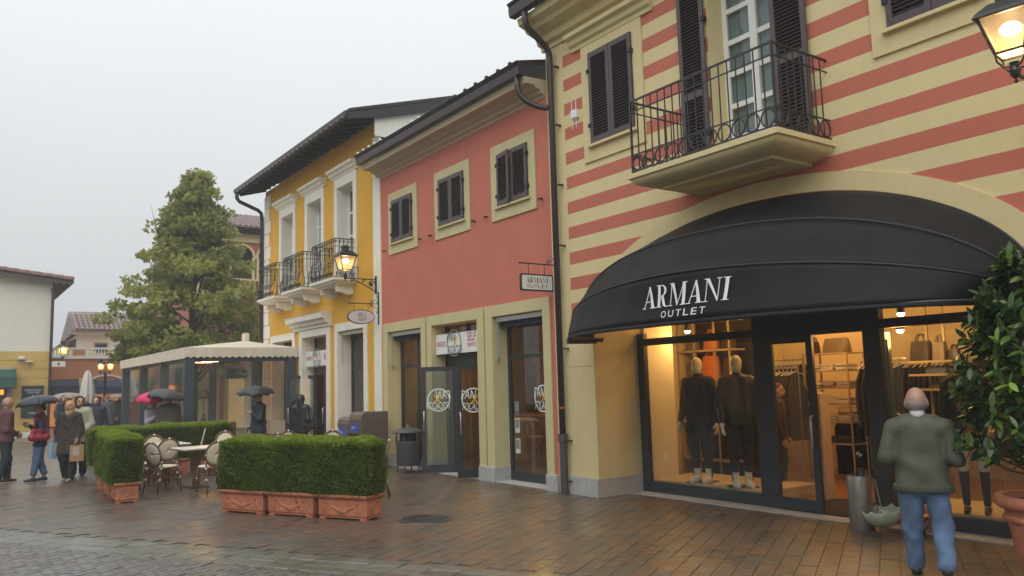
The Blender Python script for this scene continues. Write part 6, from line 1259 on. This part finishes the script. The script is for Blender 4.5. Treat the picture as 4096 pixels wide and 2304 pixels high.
navy_u = mat('navy_umbrella', (.018, .022, .034), .4, .15); mag_u = mat('magenta_umbrella', (.60, .01, .10), .5, .08); grey_u = mat('grey_umbrella', (.055, .06, .068), .5, .1); blk_u = mat('black_umbrella', (.022, .022, .03), .4, .12); beige_u = mat('beige_umbrella', (.30, .27, .23), .6, .1); green_u = mat('pale_green_umbrella', (.42, .47, .37), .55, .1)
umbrella('navy umbrella held by the woman with the red handbag', (1.60, 19.3, 1.76), (-.12, 0, 1), .40, .22, navy_u)
umbrella('magenta umbrella beside the grey one in front of the tent', (4.12, 20.9, 1.76), (-.05, -.1, 1), .36, .24, mag_u)
umbrella('dark grey umbrella overlapping the magenta one by the tent', (4.42, 20.6, 1.83), (.16, -.05, 1), .43, .26, grey_u)
umbrella('black umbrella held by the man in jeans at the tent', (6.02, 19.0, 1.83), (-.05, -.1, 1), .44, .20, blk_u)
umbrella('wide grey beige umbrella in the far crowd by the ochre house', (4.0, 35.6, 1.84), (0, 0, 1), .6, .24, beige_u); umbrella('pale beige umbrella in the far crowd beside the tent post', (5.75, 34.9, 1.74), (0, 0, 1), .45, .2, beige_u)
t = umbrella('half open pale green umbrella left to drip at the shop door', (8.50, 5.02, .06), (.1, -.1, -1), .21, .21, green_u, shaft=.52)
pk = umbrella('pink and blue patterned umbrella dropped behind the green one', (8.75, 4.80, .05), (.3, -.2, -1), .18, .17, mat('pink_umbrella', (.55, .10, .22), .5, .5, 14), shaft=.3); umbrella('orange umbrella dropped at the shop window sill', (8.72, 4.72, .16), (.5, .3, .6), .17, .12, mat('orange_umbrella', (.72, .27, .02), .5, .1), shaft=.12)
us = thing('umbrella_stand', 'tall brushed steel umbrella stand at the clothing shop door', 'umbrella stand', (8.46, 5.27, 0), local=True); MB().lathe((0, 0, 0), [(0, .01), (.13, .0), (.13, .60), (.122, .60), (.122, .03), (0, .03)], 28).build('cylinder', mat('stand_steel', (.36, .34, .33), .32, .1, 12, metal=.85), us, smooth=True, bevel=.004)
for i, (dx, dy, m) in enumerate(((.04, .02, blackm), (-.03, -.04, navy_u))):
    t = thing('furled_umbrella', ('furled black umbrella with silver tip standing in the steel stand', 'furled navy umbrella leaning in the steel stand')[i], 'umbrella', (8.46+dx, 5.27+dy, .03), local=True); MB().tube([(0, 0, 0.0), (dx*.5, dy*.5, .5), (dx*.9, dy*.9, .66)], [.015, .04, .03], 8).build('canopy', m, t, smooth=True); MB().tube([(dx*.9, dy*.9, .65), (dx*1.1, dy*1.1, .78), (dx*1.1+.03, dy*1.1, .82), (dx*1.1+.055, dy*1.1, .79)], .012, 7).build('handle', blackm, t, smooth=True); MB().ell((dx*1.1, dy*1.1, .80), (.018, .018, .02)).build('knob', steel, t)

# ================================================================ people
skin = mat('skin', (.52, .30, .21), .55, .06, sub=.1); skin2 = mat('skin_ruddy', (.46, .27, .19), .5, .08, sub=.1); lipm = mat('lips', (.36, .12, .10), .5, .02); eyem = mat('eye_dark', (.03, .025, .02), .3, 0); browm = mat('brow', (.10, .07, .05), .8, 0)
def V3(*a): return Vector(a)
def hand_prims(w, d, side, s, curl=.5, palm_n=None):
    """palm + five unequal bent fingers; w wrist, d direction, side = +1 right hand (thumb towards -x when hanging)"""
    d = Vector(d).normalized(); ref = Vector(palm_n) if palm_n else Vector((-side, 0, 0)); ref = (ref-d*ref.dot(d)).normalized(); acr = d.cross(ref).normalized()     # acr across the knuckles
    P = []; c = w+d*.045*s; P.append(('c', tuple(w), tuple(w+d*.03*s), .021*s, .024*s))
    for o_ in (-.022, 0, .022): P.append(('c', tuple(w+d*.02*s+acr*o_*s), tuple(w+d*.085*s+acr*o_*1.15*s), .013*s, .012*s))
    for i, (o_, l) in enumerate(((-.033, .062), (-.011, .072), (.011, .068), (.031, .052))):
        b = w+d*.088*s+acr*o_*s; m = b+(d*math.cos(curl*.6)+ref*math.sin(curl*.6))*l*.52*s; e = m+(d*math.cos(curl*1.7)+ref*math.sin(curl*1.7))*l*.48*s
        P += [('c', tuple(b), tuple(m), .0095*s, .009*s), ('c', tuple(m), tuple(e), .0088*s, .0075*s)]
    tb = w+d*.028*s-acr*.030*s; tm = tb+(d*.72-acr*.6+ref*.3).normalized()*.042*s; te = tm+(d*.92-acr*.15+ref*.45).normalized()*.032*s
    P += [('c', tuple(tb), tuple(tm), .012*s, .0105*s), ('c', tuple(tm), tuple(te), .0105*s, .0085*s)]
    return P
def person(label, loc, face, H=1.7, vox=.016, top=None, bot=None, shoe=None, hairm=None, hair='short', coat=.50, J={}, skinm=None, bulk=1.0, group=None, head_turn=0.0, folds=.0035, mann=False, name='person', cat='person', sleeves=True, tmat2=None, headtilt=0.0, vest=None, collar=None, legs_bare=0.0, hs=1.0):
    """face: heading in degrees clockwise from +Y. Figure local frame faces +Y."""
    t = thing(name, label, cat, loc, group, local=True, rz=-R(face)); S = H; sk = skinm or skin
    j = dict(hipL=(-.052, 0, .505), hipR=(.052, 0, .505), kneL=(-.056, .012, .28), kneR=(.056, .012, .28), ankL=(-.056, -.01, .05), ankR=(.056, -.01, .05), shoL=(-.105, 0, .80), shoR=(.105, 0, .80), elbL=(-.138, -.015, .625), elbR=(.138, -.015, .625), wriL=(-.135, .05, .485), wriR=(.135, .05, .485), chest=(0, 0, .74), waist=(0, 0, .60), neck=(0, -.008, .835), head=(0, .012, .925), toeL=(0, .095, 0), toeR=(0, .095, 0))
    j.update(J); p = {k: Vector(v)*S for k, v in j.items()}; c = lambda a, b, r0, r1: ('c', tuple(a), tuple(b), r0*S, r1*S)
    hd = p['head']; Rm = Euler((headtilt, 0, head_turn)).to_matrix(); hp = lambda x, y, z: tuple(hd+Rm@(Vector((x, y, z))*S*hs)); S0 = S
    body = [('e', hp(0, -.004, .012), (.0435*S*hs, .054*S*hs, .060*S*hs), Rm), ('e', hp(0, .012, -.028), (.034*S*hs, .040*S*hs, .034*S*hs), Rm), c(p['neck'], hd+Rm@Vector((0, -.012, -.03))*S, .031, .030), c(p['waist'], p['chest'], .05, .055)]
    if not mann: body += [('c', hp(0, .052, .004), hp(0, .064, -.013), .0065*S, .0095*S), ('e', hp(.044, -.004, -.004), (.009*S*hs, .016*S*hs, .019*S*hs), Rm), ('e', hp(-.044, -.004, -.004), (.009*S*hs, .016*S*hs, .019*S*hs), Rm), ('e', hp(0, .048, .014), (.032*S*hs, .010*S*hs, .008*S*hs), Rm), ('e', hp(0, .047, -.030), (.016*S*hs, .009*S*hs, .006*S*hs), Rm)]
    for s_ in 'LR':
        sg = -1 if s_ == 'L' else 1
        body += [c(p['chest'], p['sho'+s_], .04, .03), c(p['sho'+s_], p['elb'+s_], .025, .021), c(p['elb'+s_], p['wri'+s_], .021, .014), c(p['waist'], p['hip'+s_], .05, .045), c(p['hip'+s_], p['kne'+s_], .042, .029), c(p['kne'+s_], p['ank'+s_], .027, .019), ]
        body += hand_prims(p['wri'+s_], p['wri'+s_]-p['elb'+s_], sg, S*.98/1.7*1.0*1.06, .55 if not mann else .3, j.get('palm'+s_) and None)
        body += [c(p['ank'+s_]-Vector((0, .01*S, .02*S)), p['ank'+s_]+Rot(j['toe'+s_], .05)*S, .02, .016)]
    spots = [] if mann else [(hp(.018, .052, .004), (.0085*S, .012*S, .005*S), eyem), (hp(-.018, .052, .004), (.0085*S, .012*S, .005*S), eyem), (hp(0, .052, -.031), (.015*S, .014*S, .005*S), lipm), (hp(.019, .052, .0165), (.013*S, .012*S, .0038*S), browm), (hp(-.019, .052, .0165), (.013*S, .012*S, .0038*S), browm)]
    sdf_obj('body', body, vox*.85, sk, t, .012*S, spots=spots)
    if top:
        J_ = []; b_ = bulk; hem = coat
        for sg in (-1, 1):
            x = .046*b_*sg; sw = p['chest']; ww = p['waist']
            J_ += [('c', tuple(sw+Vector((x*S*1.05, 0, .05*S))), tuple(ww+Vector((x*S, 0, 0))), .062*b_*S, .062*b_*S), ('c', tuple(ww+Vector((x*S, 0, 0))), tuple(Vector((ww.x+x*S*1.05, ww.y, hem*S+.02*S))), .062*b_*S, .070*b_*S)]
            if sg > 0: J_ += [('c', tuple(sw+Vector((0, 0, .02*S))), tuple(Vector((ww.x, ww.y, hem*S+.03*S))), .058*b_*S, .068*b_*S)]
            if hem < .42: J_ += [('c', tuple(Vector((ww.x+x*S, ww.y, .5*S))), tuple(Vector((ww.x+x*S*1.25, ww.y, hem*S+.03*S))), .066*b_*S, .078*b_*S)]
        J_ += [c(p['shoL']+Vector((.02*S, 0, .0)), p['shoR']-Vector((.02*S, 0, 0)), .043*b_, .043*b_), c(p['neck']-Vector((0, 0, .02*S)), p['neck']+Vector((0, .004*S, .022*S)), .043, .037)]
        for s_ in 'LR':
            e = p['elb'+s_]+(p['wri'+s_]-p['elb'+s_])*.93; J_ += [c(p['sho'+s_], p['elb'+s_], .040*b_, .035*b_), c(p['elb'+s_], e, .035*b_, .026*b_)]
        zc = hem*S; nk = p['neck']+Vector((0, 0, .036*S)); cuts = [lambda X, Y, Z: (zc-Z)*.9, lambda X, Y, Z: (Z-nk.z-.15*(nk.y-Y))]
        # keep raised forearms and hands from being cut by the hem plane
        low = min(p['wriL'].z, p['wriR'].z)
        if low < zc+.03*S: cuts = [lambda X, Y, Z: np.where(np.abs(X-p['waist'].x) > .105*S*b_, -1, (zc-Z)*.9), cuts[1]]
        sdf_obj('jacket', J_, vox, top, t, .022*S, cuts, folds, 13.0 if folds < .009 else 19.0, len(label) % 17)
        if hem < .46 and hs > 1.1: sdf_obj('hem_band', [('c', (ww.x-.055*S, ww.y, zc+.012*S), (ww.x+.055*S, ww.y, zc+.012*S), .083*S*b_/1.0, .083*S*b_/1.0)], vox, mat('rib_knit', (.055, .058, .044), .8, .1, 60), t, .01, [lambda X, Y, Z: np.abs(Z-zc-.018*S)-.02*S])
        if collar: sdf_obj('collar', [c(p['neck']+Vector((0, -.004*S, .018*S)), p['neck']+Vector((0, .0, .028*S)), .0400, .0375)], vox*.7, collar, t, .01*S)
    if bot:
        T = [c(p['hipL'], p['hipR'], .056*bulk, .056*bulk), c(p['waist']-Vector((.035*S, 0, .03*S)), p['hipL'], .046*bulk, .054*bulk), c(p['waist']-Vector((-.035*S, 0, .03*S)), p['hipR'], .046*bulk, .054*bulk)]
        for s_ in 'LR': T += [c(p['hip'+s_], p['kne'+s_], .060*bulk, .046*bulk), c(p['kne'+s_], p['ank'+s_]+Vector((0, 0, legs_bare*S)), .045*bulk, .038*bulk)]
        sdf_obj('trousers', T, vox, bot, t, .018*S, (), folds*1.1, 21.0, 3+len(label) % 11)
    if shoe:
        for s_ in 'LR':
            a = p['ank'+s_]; tv = Rot(j['toe'+s_], 1.0)*S; low = a.z-.05*S
            sdf_obj('shoe', [c(a+Vector((0, -.02*S, -.028*S)), a+Vector((0, 0, -.01*S)), .024, .027), c(a+Vector((0, -.018*S, -.03*S)), a+tv*.55+Vector((0, 0, -.034*S)), .024, .021), c(a+tv*.4+Vector((0, 0, -.032*S)), a+tv+Vector((0, 0, -.036*S)), .022, .016)], vox*.75, shoe, t, .01*S, [lambda X, Y, Z, l=low: l-Z])
    if hairm:
        if hair == 'short': hs_ = [('e', hp(0, -.010, .018), (.0475*S*hs, .056*S*hs, .058*S*hs), Rm)]; fz = lambda y, z: .58*(y-.010)-(z-.030)
        elif hair == 'fringe': hs_ = [('e', hp(0, -.012, -.004), (.0448*S*hs, .0515*S*hs, .044*S*hs), Rm)]; fz = lambda y, z: np.maximum(.9*(y+.004)+.0*z, z-.012)       # bald crown, hair round the back
        elif hair == 'long': hs_ = [('e', hp(0, -.010, .016), (.050*S*hs, .058*S*hs, .060*S*hs), Rm), ('c', hp(0, -.035, 0), hp(0, -.04, -.10), .034*S, .03*S)]; fz = lambda y, z: .7*(y-.012)-(z-.026)*.8
        elif hair == 'beanie': hs_ = [('e', hp(0, -.006, .026), (.050*S*hs, .060*S*hs, .054*S*hs), Rm)]; fz = lambda y, z: .018-z
        else: hs_ = [('e', hp(0, -.014, .010), (.060*S*hs, .066*S*hs, .070*S*hs), Rm), ('c', hp(0, -.03, -.03), hp(0, -.028, -.085), .050*S, .056*S)]; fz = lambda y, z: .9*(y-.020)-.25*np.abs(z)      # hood
        iR = np.array(Rm.transposed())
        def cut(X, Y, Z):
            x, y, z = X-hd.x, Y-hd.y, Z-hd.z; yy = iR[1, 0]*x+iR[1, 1]*y+iR[1, 2]*z; zz = iR[2, 0]*x+iR[2, 1]*y+iR[2, 2]*z
            return fz(yy/S/hs, zz/S/hs)*S*.8*hs
        sdf_obj({'hood': 'hood', 'beanie': 'cap'}.get(hair, 'hair'), hs_, vox*.75, hairm, t, .015*S, [cut], .0015, 40)
    return t
def Rot(v, k): return Vector(v)*k
olive = mat('olive_jacket', (.078, .082, .06), .6, .06, 14, bump=.35, bscale=26); jeans = mat('blue_denim', (.095, .155, .27), .85, .3, 9, bump=.2, bscale=250); djeans = mat('dark_denim', (.03, .036, .05), .85, .2, 9); maroon = mat('maroon_jumper', (.13, .055, .055), .85, .15, 20); navyj = mat('navy_jacket', (.022, .028, .045), .65, .15, 12); blackc = mat('black_cloth', (.016, .016, .018), .8, .15, 12); fur = mat('mottled_fur', (.05, .04, .037), .9, .75, 16, bump=.8, bscale=60); beigej = mat('beige_puffer', (.38, .36, .27), .6, .12, 8, bump=.3, bscale=18); scarfm = mat('mustard_scarf', (.42, .27, .11), .85, .2, 20); browns = mat('brown_shoe', (.07, .035, .02), .5, .1); blks = mat('black_shoe', (.02, .02, .02), .5, .1); greysh = mat('grey_trainer', (.30, .31, .29), .6, .1); greyh = mat('grey_hair', (.235, .20, .185), .9, .35, 80); brownh = mat('dark_hair', (.04, .025, .018), .7, .2); browncoat = mat('taupe_coat', (.085, .07, .055), .8, .12); redh = mat('auburn_hair', (.16, .03, .02), .7, .2); lilac = mat('lilac_coat', (.36, .31, .36), .8, .1)
# the bald man at the shop, seen from behind, elbows out, mid-stride
person('bald man in olive jacket and blue jeans walking up to the clothing shop', (6.93, 3.72, 0), 64, 1.60, .0125, olive, jeans, blks, greyh, 'fringe', .45, dict(shoL=(-.126, -.01, .785), shoR=(.126, -.01, .785), elbL=(-.168, -.03, .63), elbR=(.168, -.03, .625), wriL=(-.105, .10, .59), wriR=(.105, .11, .59), hipL=(-.056, 0, .47), hipR=(.056, 0, .47), kneL=(-.070, .05, .26), kneR=(.078, .0, .27), ankL=(-.070, .07, .05), ankR=(.084, -.13, .095), toeR=(0, .08, -.035), head=(0, .03, .918), neck=(0, .005, .835)), skin2, 1.14, folds=.007, collar=mat('pale_collar', (.5, .5, .48), .7, .05), hs=1.18)
# group on the left
person('bald man in maroon jumper and dark jeans in front of the ochre house', (1.10, 19.75, 0), 75, 1.74, .015, maroon, djeans, browns, greyh, 'fringe', .47, dict(elbR=(.13, -.03, .62), wriR=(.09, .09, .56), elbL=(-.13, -.03, .62), wriL=(-.06, .11, .57), kneL=(-.05, .05, .28), ankL=(-.05, .05, .05), kneR=(.05, .0, .28), ankR=(.05, -.08, .06)), skin2, 1.1, head_turn=R(-10))
person('woman in navy jacket and cropped jeans carrying a red handbag', (1.70, 19.45, 0), -75, 1.62, .015, navyj, jeans, navyj, brownh, 'long', .44, dict(elbR=(.12, .04, .63), wriR=(.06, .14, .70), elbL=(-.13, -.05, .63), wriL=(-.10, .02, .52), kneL=(-.05, .02, .28), ankL=(-.05, .05, .05), ankR=(.05, -.05, .05)), None, 1.05, legs_bare=.055)
person('woman in mottled fur coat and mustard headscarf carrying a paper bag', (2.17, 18.95, 0), -150, 1.64, .015, fur, blackc, greysh, scarfm, 'hood', .33, dict(elbL=(-.15, .0, .63), wriL=(-.14, .06, .53), elbR=(.14, -.01, .62), wriR=(.15, .02, .48), ankL=(-.05, .04, .05), ankR=(.05, -.06, .05)), None, 1.12, headtilt=R(12))
person('person in beige puffer jacket with black hood behind the fur coat', (2.48, 20.0, 0), -160, 1.72, .015, beigej, blackc, blks, blackc, 'hood', .42, dict(elbL=(-.15, .03, .64), wriL=(-.08, .12, .55), elbR=(.15, .0, .62), wriR=(.12, .08, .5)), None, 1.15, head_turn=R(25))
person('person in navy hooded coat walking behind the beige jacket', (3.25, 23.2, 0), -165, 1.70, .02, navyj, djeans, blks, navyj, 'hood', .44, {}, None, 1.1)
person('woman with auburn hair under the magenta umbrella', (4.2, 21.0, 0), 160, 1.62, .018, lilac, blackc, blks, redh, 'long', .42, dict(elbR=(.13, .04, .64), wriR=(.05, .12, .72)), None, 1.0)
person('person in taupe coat under the dark grey umbrella', (4.47, 20.65, 0), 20, 1.70, .018, browncoat, blackc, blks, brownh, 'short', .34, dict(elbR=(.13, .04, .64), wriR=(.05, .12, .72)), None, 1.2)
person('man in navy coat and jeans holding the black umbrella', (6.12, 19.05, 0), -100, 1.68, .016, navyj, jeans, blks, brownh, 'short', .44, dict(elbL=(-.12, .05, .63), wriL=(-.05, .13, .71)), skin2, 1.1)
person('woman in black hooded jacket standing at the yellow house door', (7.02, 18.72, 0), 55, 1.60, .015, mat('black_puffer', (.022, .022, .028), .4, .15, 10, bump=.3, bscale=22), djeans, blks, MATS['black_puffer'], 'hood', .44, {}, None, 1.15)
# the far crowd
CR = [(3.75, 34.6, 'navy', 'person in navy jacket in the far crowd, nearest the ochre house', navyj, 'short'), (4.05, 35.7, 'x', 'person in brown jacket under the beige grey umbrella far off', browncoat, 'short'), (4.35, 33.4, 'x', 'person in black coat far off beside the folded parasol', blackc, 'hood'), (4.75, 35.2, 'x', 'person with pale hat far off near the double lamp', navyj, 'beanie'), (5.0, 33.2, 'x', 'person in grey coat far off in front of the double lamp', mat('grey_coat', (.10, .10, .11), .8, .1), 'short'), (5.35, 35.4, 'x', 'person in black coat far off beside the tent post', blackc, 'short'), (5.75, 35.0, 'x', 'person under the pale beige umbrella by the tent', browncoat, 'long'), (4.6, 37.5, 'x', 'person in red jacket far off at the orange house', mat('red_jacket', (.30, .04, .05), .7, .1), 'short'), (5.5, 38.2, 'x', 'person in blue jacket far off at the orange house', mat('blue_jacket', (.06, .09, .2), .7, .1), 'short'), (3.95, 37.0, 'x', 'person in grey hood far off at the ochre corner', MATS['grey_coat'], 'hood'), (6.1, 39, 'x', 'person in dark coat far off behind the tent', blackc, 'short')]
for i, (x, y, _, l_, m, hr) in enumerate(CR): person(l_, (x, y, 0), random.choice((170, 200, 0, 20, 150)), random.uniform(1.60, 1.76), .032, m, random.choice((djeans, blackc)), blks, random.choice((brownh, greyh, blackc)) if hr != 'beanie' else pwhite, hr, random.choice((.44, .36)), {}, None, 1.1, 'people in the far crowd', folds=.002)
# things people carry
redl = mat('red_leather', (.33, .02, .03), .4, .1); kraft = mat('kraft_paper', (.42, .26, .13), .8, .1); blueb = mat('pale_blue_paper', (.25, .42, .55), .6, .08)
def soft_bag(label, loc, w, h, d, m, rz, strap):
    t = thing('handbag', label, 'bag', loc, local=True, rz=rz); sdf_obj('bag_body', [('c', (-w*.38, 0, h*.18), (w*.38, 0, h*.18), d*.5, d*.5), ('c', (-w*.30, 0, h*.75), (w*.30, 0, h*.75), d*.28, d*.28), ('c', (-w*.36, 0, h*.2), (-w*.3, 0, h*.75), d*.45, d*.26), ('c', (w*.36, 0, h*.2), (w*.3, 0, h*.75), d*.45, d*.26), ('c', (0, 0, h*.2), (0, 0, h*.75), d*.5, d*.3)], .014, m, t, .03, wob=.003, wfreq=30)
    MB().tube([(-w*.3, 0, h*.8), (-w*.24, -.02, h*.8+strap*.6), (0, -.03, h*.8+strap), (w*.24, -.02, h*.8+strap*.6), (w*.3, 0, h*.8)], .013, 6).build('strap', m, t, smooth=True)
soft_bag('red leather shoulder bag of the woman with the navy umbrella', (1.66, 19.21, .86), .36, .24, .14, redl, R(12), .34); soft_bag('black shoulder bag of the hooded woman at the yellow house', (7.14, 18.52, .80), .28, .24, .12, blackc, R(-30), .35)
def paper_bag(label, loc, w, h, d, m, rz):
    t = thing('paper_bag', label, 'bag', loc, local=True, rz=rz); MB().box(-w/2, w/2, -d/2, d/2, 0, h).build('bag_body', m, t, bevel=.006); MB().box(-w*.28, w*.18, -d/2-.004, -d/2-.001, h*.35, h*.9).build('label', mat('bag_label', (.5, .42, .33), .7, .05), t)
    for s_ in (-1, 1): MB().tube([(-w*.2, s_*d*.3, h), (-w*.17, s_*d*.15, h+.12), (w*.17, s_*d*.15, h+.12), (w*.2, s_*d*.3, h)], .006, 5).build('handle', m, t)
paper_bag('brown paper carrier bag hanging from the fur coat woman', (2.31, 18.78, .40), .26, .33, .12, kraft, R(-12)); paper_bag('pale blue carrier bag hanging behind the fur coat woman', (1.93, 19.0, .47), .22, .32, .10, blueb, R(30))
# shop window dummies
mskin = mat('mannequin_shell', (.72, .64, .50), .4, .02); tweed = mat('dark_tweed', (.05, .035, .025), .85, .35, 50); wshoe = mat('white_trainer', (.72, .70, .66), .5, .03); bluesh = mat('royal_blue_shirt', (.025, .04, .20), .7, .05)
def dummy(label, loc, face, top, J, rz=0):
    t = person(label, loc, face, 1.86, .014, top, blackc, None, None, 'short', .46, J, mskin, .92, None, mann=True, name='mannequin', cat='mannequin', legs_bare=.075)
    for s_ in 'LR':
        x = -.09 if s_ == 'L' else .09
        sdf_obj('boot', [('c', (x, -.02, .07), (x, -.01, .20), .055, .05), ('c', (x, -.03, .05), (x, .10, .045), .055, .05), ('c', (x, .1, .04), (x*1.1, .17, .035), .05, .045)], .012, wshoe, t, .02, [lambda X, Y, Z: -Z])
        MB().box(x-.004+(.05 if x > 0 else -.055), x+.004+(.05 if x > 0 else -.055), -.015, .02, .08, .22).build('zip', blackc, t)
    sdf_obj('shirt', [('c', (0, .062, 1.36), (0, .075, 1.16), .03, .022), ('c', (0, .055, 1.43), (0, .065, 1.36), .03, .03)], .012, bluesh, t, .02)
    MB().box(-.2, .2, -.16, .2, .0, .012).build('stand_plate', mat('glass_plate', (.2, .18, .15), .2, .05), t); return t
dummy('left shop window dummy in dark tweed jacket and white boots', (9.33, 8.33, .19), -110, tweed, dict(ankL=(-.05, 0, .06), ankR=(.05, 0, .06), wriL=(-.15, .03, .47), wriR=(.15, .05, .48)))
dummy('right shop window dummy in dark zipped jacket and white boots', (9.30, 7.58, .19), -140, mat('dark_leather_jacket', (.035, .028, .022), .4, .25, 8), dict(ankL=(-.05, 0, .06), ankR=(.05, 0, .06), wriL=(-.15, .04, .47), wriR=(.14, .06, .48)))
fm_ = person('female shop window dummy in orange scarf and black knee socks behind the shrub', (9.22, 4.37, .19), -110, 1.75, .015, mat('dark_floral', (.05, .03, .025), .8, .6, 20), None, None, None, 'short', .52, dict(wriL=(-.12, .09, .55)), mskin, 1.0, None, mann=True, name='mannequin', cat='mannequin')
for x in (-.098, .098):
    sdf_obj('sock', [('c', (x, .02, .50), (x, -.01, .10), .052, .036)], .012, blackc, fm_, .01); sdf_obj('shoe', [('c', (x, -.03, .05), (x, .12, .03), .036, .028), ('c', (x, -.04, .02), (x, -.04, .06), .028, .034)], .011, blks, fm_, .015)
sdf_obj('scarf', [('e', (0, .07, 1.15), (.13, .06, .09)), ('c', (0, .09, 1.12), (.02, .1, .86), .06, .05)], .015, mat('orange_scarf', (.62, .15, .06), .8, .4, 25), fm_, .03, wob=.008, wfreq=30)
pk_ = person('shopper with auburn hair just inside the clothing shop', (10.25, 7.62, .016), 150, 1.62, .02, mat('rust_coat', (.075, .03, .018), .8, .2, 10), djeans, blks, redh, 'long', .40, {}, None, 1.05)

# ================================================================ thin rain haze
hz = MB(); hz.box(-145, 145, -55, 195, -1.2, 12.5); ho_ = bpy.data.objects.new('haze', hz.mesh('haze')); link(ho_); tag(ho_, 'thin rain haze hanging over the street', 'haze', kind='stuff')
hm = bpy.data.materials.new('rain_haze'); hm.use_nodes = True; hn = hm.node_tree; hn.nodes.clear(); ho2 = hn.nodes.new('ShaderNodeOutputMaterial'); hv = hn.nodes.new('ShaderNodeVolumePrincipled'); hv.inputs['Color'].default_value = (.92, .95, .97, 1); hv.inputs['Density'].default_value = .0026; hn.links.new(hv.outputs[0], ho2.inputs['Volume']); ho_.data.materials.append(hm)
